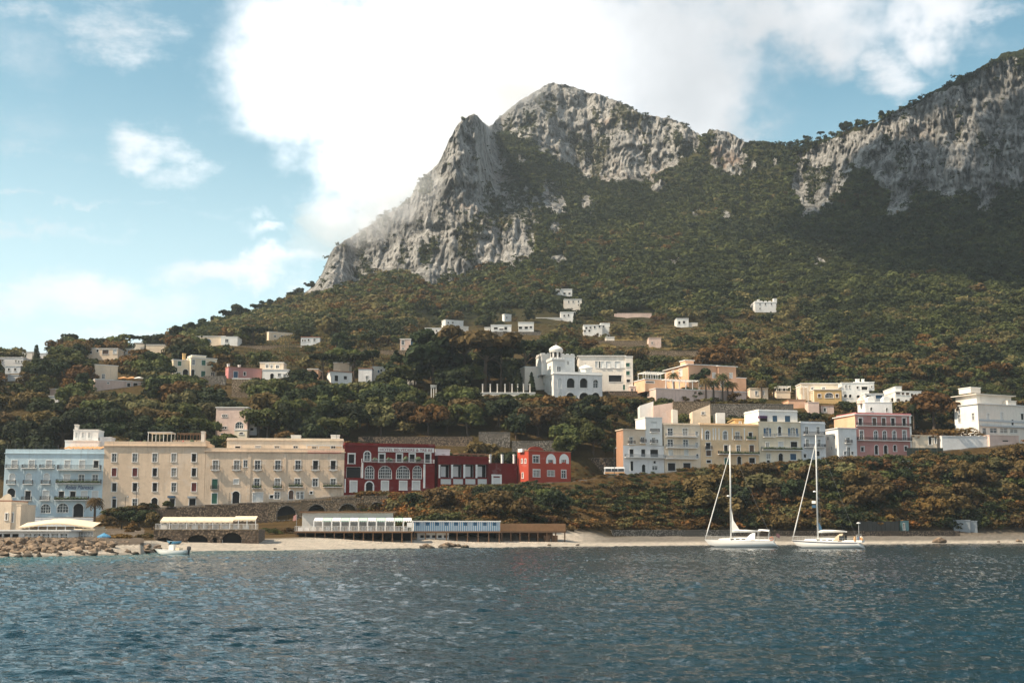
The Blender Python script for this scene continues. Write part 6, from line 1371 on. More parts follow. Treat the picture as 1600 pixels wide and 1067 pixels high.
for i in np.nonzero(~bad)[0]:
    x_, y_, D, zz = PXv[i], PYv[i], D_[i], Zv[i]
    tf = (380 < x_ < 880 and 522 < y_ < 582) or (885 < x_ < 1280 and y_ > 500) or (640 < x_ < 870 and 486 < y_ < 522)
    if tf and LRS.rand() < .96: continue
    far = D > 720; h = LRS.uniform(3.8, 7.6) if not far else LRS.uniform(3.2, 6.6)
    X_ = A_[i] * D; g = (int(X_ // 7), int(D // 7)); ok = True
    for u in (-1, 0, 1):
        for v in (-1, 0, 1):
            for (x2, y2, h2) in occ_g.get((g[0] + u, g[1] + v), []):
                if (x2 - X_) ** 2 + (y2 - D) ** 2 < (.34 * (h + h2)) ** 2: ok = False
    if not ok: continue
    if D < 800 and blocked(x_, y_, y_ - h / D * F, h * .8 / D * F, D, .25): continue
    occ_g.setdefault(g, []).append((X_, D, h))
    n = Nv[i] + LRS.normal(0, .07); warm = warmv[i]
    if n > .64 - warm * .34 and LRS.rand() < .10 + warm * .8: colr = 'rust' if LRS.rand() < .04 + warm * .4 else 'brown' if LRS.rand() < .6 else 'olive'
    elif n > .5 and y_ > 470: colr = 'olive' if LRS.rand() < .6 else 'green'
    elif n < .42: colr = 'dark'
    else: colr = 'green' if LRS.rand() < .7 else 'dark'
    nq = 240 if D < 650 else 130 if D < 800 else 64
    it.append((X_, D, zz - .5, h, 'round', colr, LRS.uniform(1.05, 1.4), nq, .055 if nq > 200 else .075 if nq > 100 else .10)); nf += 1
# tufts on the cliffs
m = (TER['soft'] > .5) & ((TER['tuft'] > .25) | (LRS.rand(*TER['soft'].shape) < .045)) & (TER['D'] > 700) & (np.abs(TER['PX'] - 800) < 840)
ii = np.argwhere(m); sel = ii[LRS.choice(len(ii), min(3800, len(ii)), replace=False)]
for i, j in sel:
    it.append((TER['X'][i, j], TER['Y'][i, j], TER['Z'][i, j] - .8, LRS.uniform(1.6, 4.4) * (1 if LRS.rand() < .5 else .7), 'shrub', 'dark' if LRS.rand() < .7 else 'green', LRS.uniform(1., 1.5), 46, .11))
n2 = stuff('woodland', it, None, 'continuous wood of dark green and rusty trees covering the mountain slopes')
# open terraces: low vines and grass tufts
it = []
for _ in range(5200):
    px = LRS.choice([LRS.uniform(380, 660), LRS.uniform(870, 1290), LRS.uniform(870, 1290), LRS.uniform(0, 1600)]); a = ray(px, 560)[0]; D = LRS.uniform(410, 640); d, z = prof_c(a)
    if D > d[-4] - 4: continue
    zz = ground_z(a, D); x_, y_ = pix(a * D, D, zz); h = LRS.uniform(.7, 2.0)
    if blocked(x_, y_, y_ - h / D * F, h / D * F, D, .12): continue
    r = LRS.rand(); it.append((a * D, D, zz - .2, h, 'shrub', 'brown' if r < .25 else 'rust' if r < .42 else 'olive' if r < .82 else 'green', LRS.uniform(1.1, 1.8), 60, .1))
n3 = stuff('undergrowth', it, None, 'low rusty and olive undergrowth on the terraced fields')
print('COUNTS trees', len(kept), 'shrubs', len(shr), 'forest', nf, 'quads', n1, n2, n3)
# --- labels: what it looks like, and where it stands among its likes
def ordinal(k): return {1: 'first', 2: 'second', 3: 'third', 4: 'fourth', 5: 'fifth', 6: 'sixth', 7: 'seventh', 8: 'eighth', 9: 'ninth', 10: 'tenth', 11: 'eleventh', 12: 'twelfth'}.get(k, '%dth' % k)
groups = {}
for (o, kind, colr, x_, y_, h) in TREES:
    best = min(LAND, key=lambda l: (l[1] - x_) ** 2 + 2.2 * (l[2] - y_) ** 2); dx = x_ - best[1]; dy = y_ - best[2]
    rel = ('right of' if dx > 0 else 'left of') if abs(dx) > abs(dy) * 1.3 else ('below' if dy > 0 else 'above')
    size = 'large' if h > 7.3 else 'small' if h < 5 else 'medium'
    if kind == 'shrub': size = 'big' if h > 3.6 else 'low'
    base = '%s %s %s' % (size, CWORD[colr], {'round': 'broadleaf tree', 'pine': 'pine', 'shrub': 'bush'}[kind]); groups.setdefault((base, rel, best[0]), []).append((x_, o))
for (base, rel, lm_), l in groups.items():
    l.sort(key=lambda t: t[0])
    for k, (x_, o) in enumerate(l):
        if len(l) == 1: o['label'] = '%s %s %s' % (base, rel, lm_)
        elif len(l) == 2: o['label'] = '%s %s %s, %s of two' % (base, rel, lm_, 'left' if k == 0 else 'right')
        else: o['label'] = '%s %s %s, %s from left' % (base, rel, lm_, ordinal(k + 1))
# ------------------------------------------------------------------ waterfront
W5 = Z(0, 760, 6.667); Z8 = Z(1080, 650, 4.64)
def simple(name, label, cat, px0, px1, yb, D, blocks, group=None, short=None, D1=None):
    b = Bld(name, label, cat, px0, px1, yb, D, D1, group, short)
    for kw in blocks: b.block(**kw)
    return b
# small white gabled house at the left edge
b = Bld('house', 'small whitewashed house with rounded gable and rust roof at the left edge by the rocks', 'house', -8, 17, 829, 262, short='the rounded gable house')
b.block(-8, 17, 783, None, 0, 9, 'pale_cream', [('d', 58, 280, 76, 345), ], W5, over=.02, roof='roof_red')
L_ = b.last; mb = MB(Face((L_['x0'], 0, L_['z1'] + .2), (1, 0, 0), (0, -1, 0))); w_ = L_['x1'] - L_['x0']
P = [(0, 0), (w_ * .35, .5), (w_ * .55, 1.1), (w_ * .75, 1.35), (w_ * .9, 1.0), (w_, 0)]
mb.poly([(x_, y_, 0) for x_, y_ in P][::-1]); mb.poly([(x_, y_, -.5) for x_, y_ in P])
for i in range(len(P) - 1): mb.poly([(P[i][0], P[i][1], 0), (P[i+1][0], P[i+1][1], 0), (P[i+1][0], P[i+1][1], -.5), (P[i][0], P[i][1], -.5)])
mb.build('rounded_gable', M['pale_cream'], b.root)
b.block(17.1, 32, 789.5, None, .3, 8, 'pale_cream', [('d', 116, 275, 136, 368)], W5, over=.05, name='side_wing', roofname='wing_roof')
# parapet wall below the pale blue hotel and hedge strip
simple('wall', 'whitewashed parapet wall along the road below the pale blue hotel', 'wall', 33, 146, 820, 303, [dict(px0=33, px1=146, yt=810, thick=.6, m='grey_white', over=.05)])
# restaurant with curved cream canopy
def canopy_roof(b, px0, px1, yt, ye, setback, depth, m, name='canopy', hump=0, n=16, drop=.35, scal=0):
    """an awning roof falling towards the sea, with a scalloped valance"""
    x0 = b.loc(px0, ye, setback)[0]; x1 = b.loc(px1, ye, setback)[0]; zt = b.loc((px0 + px1) / 2, yt, setback + depth * .5)[1]; ze = b.loc((px0 + px1) / 2, ye, setback)[1]
    mb = MB()
    f = lambda u: hump * math.sin(math.pi * u) ** 1.5
    for i in range(n):
        a, c = i / n, (i + 1) / n; xa, xb = x0 + (x1 - x0) * a, x0 + (x1 - x0) * c
        rows_ = [(setback, ze), (setback + depth * .5, zt), (setback + depth, zt - (zt - ze) * .3)]
        for (ya, za), (yb_, zb_) in zip(rows_, rows_[1:]):
            mb.poly([(xa, ya, za + f(a)), (xb, ya, za + f(c)), (xb, yb_, zb_ + f(c)), (xa, yb_, zb_ + f(a))])
        xm = (xa + xb) / 2
        mb.poly([(xa, setback, ze + f(a)), (xa, setback - .03, ze + f(a) - drop * (1 - scal)), (xm, setback - .03, ze + f((a + c) / 2) - drop * (1 + scal * .3)), (xb, setback - .03, ze + f(c) - drop * (1 - scal)), (xb, setback, ze + f(c))])
    return mb.build(name, M[m], b.root)
def posts(b, px0, px1, yt, yb, n, setback, m, r=.08, name='post'):
    for i in range(n):
        q = px0 + (px1 - px0) * i / (n - 1); p = b.loc(q, yb, setback); t_ = b.loc(q, yt, setback)
        mb = MB(); mb.box(p[0] - r, p[0] + r, setback - r, setback + r, p[1] - .3, t_[1]); mb.build(name, M[m], b.root)
b = Bld('restaurant', 'waterside restaurant under a wide curved cream canopy behind the breakwater', 'restaurant', 30, 145, 838, 248, short='the canopy restaurant')
b.block(32, 143, 824, None, 3, 8, 'pale_cream', [('d', 35 + 14 * i, 826, 46 + 14 * i, 836, dict(trim=0)) for i in range(8)], None, over=.1, roof='canvas')
canopy_roof(b, 29, 146, 816, 823, 0, 9, 'canvas', hump=.75, n=18, scal=.4); posts(b, 31, 144, 822, 838, 9, .2, 'trim')
canopy_roof(b, 66, 108, 812.5, 816, 3.5, 3, 'canvas', 'canopy_top', hump=.3, n=6)
b = Bld('veranda', 'long low white veranda with glazed panels just behind the breakwater rocks', 'veranda', -10, 107, 845, 207, short='the low white veranda')
b.block(-10, 107, 829.5, None, 0, 6, 'white', [('d', -8 + i, 833, -8 + i + 11, 842, dict(trim=.05)) for i in range(0, 38, 13)] + [('g', 38 + i * 14, 833, 38 + i * 14 + 11, 842, dict(trim=.05, bars=(3, 2))) for i in range(5)], None, over=.5, roof='canvas_w')
b = Bld('pavilion', 'glazed cream pavilion with tall panes at the right end of the low white veranda', 'pavilion', 118, 146, 847, 212)
b.block(118, 146, 828, None, 0, 6, 'pale_cream', [('g', 120.5 + 5.1 * i, 830.5, 124.7 + 5.1 * i, 845, dict(trim=.05)) for i in range(5)], None, over=.25, roof='canvas')
b = Bld('hut', 'small white kiosk under a teal parasol beside the glazed pavilion', 'hut', 151, 165, 850, 206)
b.block(151, 165, 842, None, 0, 2, 'white2', (), over=.1)
def parasol(px, yt, yb, D, m, label, r=1.5):
    a, t0 = ray(px, yb); t1 = ray(px, yt)[1]; h = (t1 - t0) * D; o = empty('parasol', (a * D, D, HC + t0 * D)); tag(o, label, 'parasol')
    mb = MB(); mb.tube([(0, 0, -.3), (0, 0, h)], .04, 6); mb.build('pole', M['metal'], o)
    mb = MB(); n = 8
    for k in range(n):
        t, u = 2 * math.pi * k / n, 2 * math.pi * (k + 1) / n; p, q = (r * math.cos(t), r * math.sin(t), h - .55), (r * math.cos(u), r * math.sin(u), h - .55)
        mb.poly([p, q, (0, 0, h)]); mb.poly([p, (p[0], p[1], h - .75), (q[0], q[1], h - .75), q])
    mb.build('canopy', M[m], o); return o
parasol(162, 832, 850, 204, 'blue_paint', 'teal-blue parasol above the white kiosk near the breakwater', 1.1)
for px, D_, i in ((196, 222, 'leftmost'), (204, 224, 'middle'), (211, 226, 'rightmost')): parasol(px - 0, 615 - 20, 602, gdepth(200, 600), 'canvas_o', 'red-orange parasol on the stone terrace by the cream cube house, ' + i, 2.2) if False else None
for px, w_ in ((193, 'left'), (206, 'middle'), (217, 'right')): parasol(px, 588.5, 597, gdepth(190, 597) - .5, 'canvas_o' if w_ != 'right' else 'canvas_w', ('orange' if w_ != 'right' else 'white') + ' parasol on the stone terrace by the cream cube house, ' + w_ + ' one', 1.9)
# stone restaurant terrace with arches
b = Bld('terrace', 'rough stone terrace with three dark arches and cream canopies above the beach', 'terrace', 240, 404, 851, 222, 224, short='the arched stone terrace')
b.block(240, 404, 828.5, None, 0, 14, 'stone', [('d', 2, 888, 140, 945, dict(arch=1, trim=0, n='arch')), ('d', 235, 868, 376, 940, dict(arch=1, trim=0, n='arch')), ('d', 476, 852, 612, 938, dict(arch=1, trim=0, n='arch')), ('d', 408, 885, 440, 935, dict(arch=1, trim=0, n='niche'))], Z2, over=.02, roof='stone_l', r=.8)
canopy_roof(b, 250, 364, 807.5, 814, 1, 7, 'canvas', n=14, scal=.3); canopy_roof(b, 365, 400, 806, 811, 1.2, 7, 'canvas', 'side_canopy', n=5, scal=.3); posts(b, 251, 399, 812, 828, 12, 1.1, 'trim', .06)
mb = MB(lambda a, d, c: (a, -d, c)); x0 = b.last['x0']; railing(mb, x0 + .2, b.last['x1'] - .2, -.25, b.last['z1'] + .2, .95, .22, .025, False); mb.build('terrace_railing', M['trim'], b.root)
for i in range(9):
    p = b.loc(256 + i * 16, 828, 2.2 + (i % 3) * 1.1); mb = MB(); mb.box(p[0] - .5, p[0] + .5, 2.2 + (i % 3), 3.1 + (i % 3), b.last['z1'] + .2, b.last['z1'] + .95); mb.build('table', M['canvas_w'], b.root)
# stone street walls
b = Bld('retaining_wall', 'dark brown stone retaining wall under the road by the cream buildings', 'wall', 238, 420, 829, RD(240) - 8.3, RD(420) - 8.3)
for i, (p0, p1, yt) in enumerate(((238, 280, 797), (280, 320, 793.5), (320, 372, 790), (372, 420, 787))): b.block(p0, p1 - .02, yt, None, i * .02, 2, 'stone', (), over=.02, deep=1, name='wall', roofname='coping')
b = Bld('viaduct', 'tan stone road viaduct with four blind arches behind the beach restaurant', 'wall', 420, 606, 818, RD(420) - 8.3, RD(606) - 8.3, short='the arched viaduct')
for i, (p0, p1, yt, ars) in enumerate(((420, 470, 785.5, [(447.6, 14, 790)]), (470, 518, 782.5, [(494.6, 13, 788)]), (518, 566, 778.5, [(543, 13.5, 787)]), (566, 606, 775.5, [(589, 12, 784.5)]))):
    b.block(p0, p1 - .02, yt, None, i * .02, 2, 'stone_l', [('d', c - w_, t_, c + w_, 812, dict(arch=1, trim=.3, n='arch')) for c, w_, t_ in ars], None, over=.04, deep=1, r=.9, name='wall', roofname='coping', trimmat='stone_g')
for w_ in b.root.children: pass
# beach restaurant on stilts
b = Bld('restaurant', 'beach restaurant on dark stilts with white columns and scalloped green awnings', 'restaurant', 460, 645, 849, 249, 251, short='the beach restaurant')
def stilts(b, px0, px1, yt, yb, n, depth, m='wood', r=.11):
    for i in range(n):
        q = px0 + (px1 - px0) * i / (n - 1)
        for y in (.3, depth * .55):
            p = b.loc(q, yb, y); t_ = b.loc(q, yt, 0)[1]; mb = MB(); mb.box(p[0] - r, p[0] + r, y - r, y + r, p[1] - .6, t_ - .02); mb.build('stilt', M[m], b.root)
def deck(b, px0, px1, yt, depth, m='wood', th=.32, name='deck'):
    x0 = b.loc(px0, yt)[0]; x1 = b.loc(px1, yt)[0]; z = b.loc((px0 + px1) / 2, yt)[1]; mb = MB(); mb.box(x0, x1, 0, depth, z - th, z); return mb.build(name, M[m], b.root), z, x0, x1
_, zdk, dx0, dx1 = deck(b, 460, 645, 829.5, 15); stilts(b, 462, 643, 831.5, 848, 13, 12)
mb = MB(); mb.box(dx0, dx1, 6.5, 6.8, zdk - 2.3, zdk - .33); mb.build('underdeck_backing', M['dark'], b.root)  # near-black sheet, painting the shade beneath the restaurant deck
b.block(472, 614, 801, 829.4, 7, 7, 'plaster_w', (), None, roof=None, name='hall', trim=.05); L_ = b.last
M['plaster_w']; mb = MB(); mb.box(L_['x0'] - .5, L_['x1'] + .6, 6.3, 14.5, L_['z1'], L_['z1'] + .3); mb.build('roof', M['wood'], b.root)
x0 = b.loc(490, 815)[0]; x1 = b.loc(644, 815)[0]
for k in range(11):
    xa = x0 + (x1 - x0) * k / 11; xb = x0 + (x1 - x0) * (k + .94) / 11; mb = MB(); ze = b.loc(565, 813.3, .6)[1]; zt = b.loc(565, 808.5, 3)[1]
    n = 6; P = []
    for j in range(5):
        s = j / 4; P.append((.6 + 5.2 * s, ze + (zt - ze) * (1 - (1 - s) ** 2)))
    for (ya, za), (yb_, zb_) in zip(P, P[1:]): mb.poly([(xa, ya, za), (xb, ya, za), (xb, yb_, zb_), (xa, yb_, zb_)])
    mb.poly([(xa, .6, ze)] + [(xa, y_, z_) for y_, z_ in P[1:]] + [(xa, P[-1][0], ze)]); mb.poly([(xb, .6, ze)] + [(xb, y_, z_) for y_, z_ in P[1:]] + [(xb, P[-1][0], ze)])
    for j in range(4): mb.poly([(xa + (xb - xa) * j / 4, .6, ze), (xa + (xb - xa) * (j + .5) / 4, .58, ze - .28), (xa + (xb - xa) * (j + 1) / 4, .6, ze)])
    mb.build('awning', M['canvas_g' if k % 2 else 'canvas_w'], b.root)
posts(b, 490, 644, 813, 829.4, 12, .7, 'trim', .13, 'column')
mb = MB(lambda a, d, c: (a, -d, c)); railing(mb, dx0 + .1, dx1 - .1, -.15, zdk, .95, .3, .03, False); mb.build('railing', M['trim'], b.root)
rr = random.Random(9)
for i in range(16):
    p = b.loc(468 + i * 11, 829, 1.5); mb = MB(); y = 1.4 + rr.uniform(0, 3); mb.box(p[0] - .45, p[0] + .45, y, y + .8, zdk, zdk + .75); mb.build('table', M['canvas_w'], b.root)
b.pbox('menu_board', 636, 644, 816, 824, 'trim', .2, .06)
mb = MB(); q = b.loc(463, 829, 1)[0]; mb.tube([(q, 1, zdk), (q, 1, zdk + 3.2)], .04, 6); mb.build('flag_pole', M['metal'], b.root)
mb = MB(); mb.poly([(q - .02, 1, zdk + 3.2), (q - .6, 1.05, zdk + 2.9), (q - .7, 1.02, zdk + 1.9), (q - .02, 1, zdk + 2.1)]); mb.build('flag', plain('red_white_cloth', (.5, .25, .22), .8, 0, .5, 1.2), b.root)
# blue and white striped bathing cabins
b = Bld('bathing_cabins', 'row of blue and white striped bathing cabins on a raised deck', 'beach cabins', 646, 782, 848, 260, 262, short='the striped cabins')
_, zdk, dx0, dx1 = deck(b, 646, 782, 829.5, 9); stilts(b, 648, 780, 831.5, 847, 9, 8)
b.block(646.5, 781.5, 815, 829.4, .4, 3, 'white2', (), None, roof='trim', name='wall', over=.15); L_ = b.last
n = 46; mb = MB()
for k in range(n):
    xa = L_['x0'] + (L_['x1'] - L_['x0']) * (k + .12) / n; xb = L_['x0'] + (L_['x1'] - L_['x0']) * (k + .58) / n
    mb.box(xa, xb, .36, .40, zdk + .02, L_['z1'] - (.0 if k % 6 else -.18))
mb.build('blue_stripes', M['blue_paint'], b.root)
for k in range(9):
    xa = L_['x0'] + (L_['x1'] - L_['x0']) * (k + .2) / 9; mb = MB(); mb.box(xa, xa + .75, .33, .36, L_['z1'] - .75, L_['z1'] - .1); mb.build('blind', M['sh_blue'], b.root)
b.block(652, 701, 834, 846.5, 1.2, 2, 'white2', [('d', 656 + 9.3 * k, 835, 663 + 9.3 * k, 840, dict(trim=.03)) for k in range(5)], None, roof='trim', name='lower_cabin', over=.05)
mb = MB(); mb.box(dx0, dx1, 7.5, 7.7, zdk - 2.2, zdk - .33); mb.build('underdeck_backing', M['dark'], b.root)  # near-black sheet standing for the shade below the cabins
# brown timber sun deck
b = Bld('sun_deck', 'orange-brown timber sun deck with solid fence on tall stilts', 'deck', 782.5, 884, 848, 266, 270, short='the brown sun deck')
_, zdk, dx0, dx1 = deck(b, 782.5, 884, 829.5, 9); stilts(b, 784, 882.5, 831.5, 847, 8, 8)
tim = plain('orange_timber', (.36, .19, .09), .8, 0, .3, 1.); mb = MB()
for k in range(58):
    xa = dx0 + (dx1 - dx0) * k / 58; xb = dx0 + (dx1 - dx0) * (k + .93) / 58; mb.box(xa, xb, .05, .1, zdk, zdk + 1.55)
mb.box(dx0, dx1, .1, .16, zdk + .4, zdk + .5); mb.box(dx0, dx1, .1, .16, zdk + 1.2, zdk + 1.3); mb.build('front_fence', tim, b.root)
mb = MB()
for k in range(18): mb.box(dx1 - .06, dx1, .1 + .49 * k, .1 + .49 * k + .46, zdk, zdk + 1.55)
mb.box(dx1 - .12, dx1 - .06, .1, 8.9, zdk + .4, zdk + .5); mb.build('side_fence', tim, b.root)
mb = MB(); mb.box(dx0, dx1, 8.5, 8.7, zdk - 2.2, zdk - .33); mb.build('underdeck_backing', M['wood'], b.root)
for q in (850, 862): 
    p = b.loc(q, 846, 1.); mb = MB(); mb.box(p[0], p[0] + 1.3, .9, 1.2, p[1] - .2, p[1] + 1.3); mb.build('storage_box', M['wood'], b.root)
# sea wall
b = Bld('sea_wall', 'long low grey stone sea wall at the back of the pebble beach', 'wall', 956, 1150, 842, 313.7, 322)
b.block(956, 1150, 829, None, 0, 1.2, 'stone_g', (), over=.08, deep=1.5)
b = Bld('sea_wall', 'low dark stone sea wall behind the beach on the right', 'wall', 1151, 1500, 840, 322.1, 338.4)
b.block(1151, 1500, 830.5, None, 0, 1.2, 'stone', (), over=.05, deep=1.5)
b = Bld('hut', 'grey tarpaulin hut at the foot of the bank, right end of the beach', 'hut', 1490, 1527, 827, 343.2, short='the tarpaulin hut')
tarp = plain('grey_tarpaulin', (.24, .27, .29), .6); M['tarp'] = tarp; b.block(1490, 1516, 813, None, 0, 4, 'tarp', (), over=.1); b.block(1516.2, 1527, 814.5, None, .4, 3, 'tarp', (), over=.08, name='side_wing', roofname='wing_roof')
b = Bld('container', 'teal storage container at the foot of the bank behind the right yacht', 'container', 1409, 1420, 829, 336.2)
M['teal'] = plain('teal_paint', (.05, .12, .14), .6); b.block(1409, 1420, 814.5, None, 0, 3, 'teal', [('d', 1411, 817, 1414, 827, dict(n='door', trim=.05))], over=.04)
b = Bld('fence', 'dark slatted fence with gate behind the right yacht', 'fence', 1342, 1405, 830, 333.2, 336.2)
M['slat'] = plain('dark_fence_wood', (.045, .045, .04), .8)
for k in range(9): b.pbox('fence_panel', 1342 + 7 * k, 1348.7 + 7 * k, 814 + (k % 2) * .4, 830, 'slat', 0, .12)
b = Bld('shed', 'small white hut below the pink palazzo, left of the pair in the scrub', 'shed', 1382, 1394, 731, 362); b.block(1382, 1394, 722.5, None, 0, 3, 'white2', (), over=.1)
b = Bld('shed', 'small white open hut with dark front below the pink palazzo, right of the pair', 'shed', 1404, 1422, 731, 362); b.block(1404, 1422, 720.5, None, 0, 3, 'white2', [('d', 1409, 722.5, 1421, 729, dict(trim=0))], over=.2)
b = Bld('garden_fence', 'dark green screened fence on the bank below the small gatehouse', 'fence', 1417, 1474, 712, 371)
M['dkgreen'] = plain('dark_green_screen', (.012, .022, .018), .8)
for k in range(6): b.pbox('fence_panel', 1417 + 9.5 * k, 1426.2 + 9.5 * k, 699.5, 713, 'dkgreen', 0, .1)
# --- bus on the road
def bus():
    a0, t = ray(944.5, 742); D = RD(960) - 3; o = empty('bus', (a0 * D, D, HC + t * D)); tag(o, 'white bus with red lower stripe parked on the road beside the narrow white house', 'bus')
    Lb = 31.5 / F * D; H_ = 12.5 / F * D; f = Face((0, 0, 0), (1, 0, 0), (0, -1, 0)); bw = plain('white_bus_paint', (.7, .7, .7), .3)
    mb = MB(); mb.loft([[(0 + e, y, .3 if k < 2 else z) for k, (y, z) in enumerate(((0, .3), (2.1, .3), (2.1, H_ * .8), (1.95, H_), (.15, H_), (0, H_ * .8)))] for e in (0, Lb)]); mb.build('body', bw, o)
    for k in range(3): q = MB(f); q.box(.25 + k * (Lb - .3) / 3, .1 + (k + 1) * (Lb - .3) / 3, H_ * .45, H_ * .8, .0, .03); q.build('window', M['glass'], o)
    q = MB(f); q.box(.05, Lb - .05, .4, .85, .0, .025); q.build('stripe', M['canvas_o'], o)
    q = MB(Face((0, 0, 0), (0, 1, 0), (-1, 0, 0))); q.box(.2, 1.9, H_ * .45, H_ * .8, 0, .03); q.build('windscreen', M['glass'], o)
    for x_ in (.9, Lb - 1.0):
        for y_ in (-.02, 1.85):
            w_ = MB(); n = 12; r = .42; w_.loft([[(x_ + r * math.cos(2 * math.pi * i / n), y_ + dy, .42 + r * math.sin(2 * math.pi * i / n)) for i in range(n)] for dy in (0, .25)]); w_.build('wheel', M['iron'], o)
bus()
# --- street lamps
for px, yt, yb, lb in ((211.8, 762, 803, 'tall street lamp before the large cream building, right one'), (195, 776, 806, 'street lamp before the large cream building, left one'), (357.5, 770, 800, 'street lamp before the long cream building'), (107, 818, 812, None), (960, 700, 740, 'street lamp beside the bus')):
    if lb is None: continue
    D = RD(px) - 6.5; a, t0 = ray(px, yb); h = (ray(px, yt)[1] - t0) * D; o = empty('street_lamp', (a * D, D, HC + t0 * D)); tag(o, lb, 'street lamp')
    mb = MB(); mb.tube([(0, 0, -1.5), (0, 0, h)], [.09, .05], 6); mb.tube([(0, 0, h), (.5, 0, h + .15)], .035, 5); mb.build('post', M['iron'], o)
    mb = MB(); mb.lathe((.55, 0, h - .12), [(.06, 0), (.22, .08), (.16, .26), (.05, .32)], 8); mb.build('lamp_head', M['metal'], o)
# --- breakwater and beach rocks
rockm, nt, b_ = nodes('boulder_rock'); pos = N(nt, 'ShaderNodeNewGeometry').outputs['Position']; rnd = N(nt, 'ShaderNodeObjectInfo').outputs['Random']
c_ = mix(nt, mrange(nt, noise(nt, pos, .9, 6, .65), .35, .65), (.10, .072, .05), (.27, .195, .13)); c_ = mix(nt, mrange(nt, rnd, 0, 1, .0, .5, False), c_, (.14, .10, .07))
sz_ = N(nt, 'ShaderNodeSeparateXYZ'); L(nt, pos, sz_.inputs[0]); c_ = mix(nt, mrange(nt, sz_.outputs[2], .75, .15), c_, (.035, .03, .022))   # wet algae band at the waterline
L(nt, c_, b_.inputs['Base Color']); b_.inputs['Roughness'].default_value = .9; bump(nt, b_, noise(nt, pos, 3, 6, .7), .6, .15)
def rock_mesh(seed):
    rs = np.random.RandomState(seed); import bmesh
    bm = bmesh.new(); bmesh.ops.create_icosphere(bm, subdivisions=3, radius=1)
    cuts = [(Vector(rs.normal(size=3)).normalized(), rs.uniform(.5, .85)) for _ in range(11)]
    for v in bm.verts:
        for nrm, d in cuts:
            k = v.co.dot(nrm)
            if k > d: v.co -= nrm * (k - d)
        v.co *= 1 + .05 * rs.normal() * .5
    me = bpy.data.meshes.new('boulder'); bm.to_mesh(me); bm.free(); me.materials.append(rockm); return me
RM = [rock_mesh(i) for i in range(7)]; rr = random.Random(12)
def boulder(x, y, z, s, label, group=None, flat=.7):
    o = link(bpy.data.objects.new('boulder', RM[rr.randint(0, 6)])); o.location = (x, y, z); o.scale = (s * rr.uniform(.9, 1.5), s * rr.uniform(.8, 1.2), s * rr.uniform(.5, .85) * flat / .7)
    o.rotation_euler = (rr.uniform(-.5, .5), rr.uniform(-.5, .5), rr.uniform(0, 6.28)); tag(o, label, 'rock', group); return o
lst = []
for i in range(215):
    px = -20 + 246 * rr.random() ** 1.15; Ds = float(shore_D(px)); v_ = rr.random() ** .9; D = Ds + .3 + 13 * v_; z = -.1 + 1.9 * min(1, v_ * 1.25) * (1 if px < 165 else max(.35, 1 - (px - 165) / 75)); lst.append((D, px, z))
lst.sort(key=lambda t: -t[0])
for D, px, z in lst:
    s = rr.uniform(.3, .78); a = ray(px, 860)[0]; boulder(a * D, D, z, s, 'tan boulder piled in the breakwater in front of the low white veranda', 'breakwater boulders')
for i in range(16):
    px = rr.uniform(222, 250); D = float(shore_D(px)) + rr.uniform(.2, 9); a = ray(px, 855)[0]; boulder(a * D, D, ground_z(a, D) + rr.uniform(0, .3), rr.uniform(.3, .6), 'small dark boulder at the right end of the breakwater beside the motor boat', 'boulders beside the motor boat')
for i in range(16):
    px = rr.uniform(655, 728); D = float(shore_D(px)) + rr.uniform(-1, 6); a = ray(px, 850)[0]; boulder(a * D, D, ground_z(a, D) + .15, rr.uniform(.3, .8), 'low pale rock lying on the beach edge under the striped cabins', 'rocks under the striped cabins')
a = ray(1468, 846)[0]; D = float(shore_D(1468)) + 3; o = boulder(a * D, D, .5, 1.6, 'large dark pointed rock at the water edge, right part of the beach', None, 1.0); o.scale = (1.9, 1.2, 1.05)
for px, s in ((858, .5), (902, .4), (1593, .7), (430, .35), (1560, .4)): a = ray(px, 850)[0]; D = float(shore_D(px)) + 4; boulder(a * D, D, ground_z(a, D) + .1, s, 'single small rock on the open beach at the water edge', 'lone beach rocks')
# --- bushes and trees of the waterfront
for args in (('shrub', 'rust', 192, 848, 829, 1.9, 'wide rust-brown clipped bush beside the glazed pavilion', 206), ('cone', 'rust', 206, 834, 813, 1.6, 'rust-brown rounded shrub behind the wide clipped bush', 262), ('round', 'brown', 163, 832, 806, 1.1, 'reddish tree right of the tall shaggy palm', 280),
             ('round', 'dark', 190, 824, 799, 1.4, 'dark tree on the slope below the large cream building, left', 297), ('round', 'dark', 217, 825, 797, 1.2, 'dark tree on the slope below the large cream building, middle', 297), ('round', 'brown', 238, 830, 800, 1., 'brown tree on the slope below the large cream building, right', 290),
             ('shrub', 'brown', 214, 850, 834, 1.2, 'brown shrub left of the arched stone terrace', 212), ('shrub', 'dark', 232, 846, 830, 1.3, 'dark shrub against the left end of the arched stone terrace', 228), ('round', 'green', 262, 795, 783, 1.6, 'potted green shrub at the foot of the large cream building', RD(262) - 5.5),
             ('shrub', 'green', 430, 838, 822, 1.5, 'green shrub between the arched stone terrace and the beach restaurant', 258), ('shrub', 'brown', 448, 836, 824, 1.6, 'brown shrub left of the beach restaurant', 262), ('shrub', 'rust', 1455, 692, 668, 2.2, 'wide rust-brown hedge above the small gatehouse', 382), ('shrub', 'rust', 1492, 688, 666, 2.2, 'rust-brown hedge left of the large white villa', 383)):
    tp(*args)
for i in range(12): tp('shrub', rr.choice(['dark', 'green', 'brown']), 168 + i * 6.4, 806 - i * .9, 797 - i * .9 + rr.uniform(-1, 1), 1.6, 'small roadside bush in the hedge below the large cream building', RD(175) - 6.8).__setitem__('group', 'roadside hedge bushes')
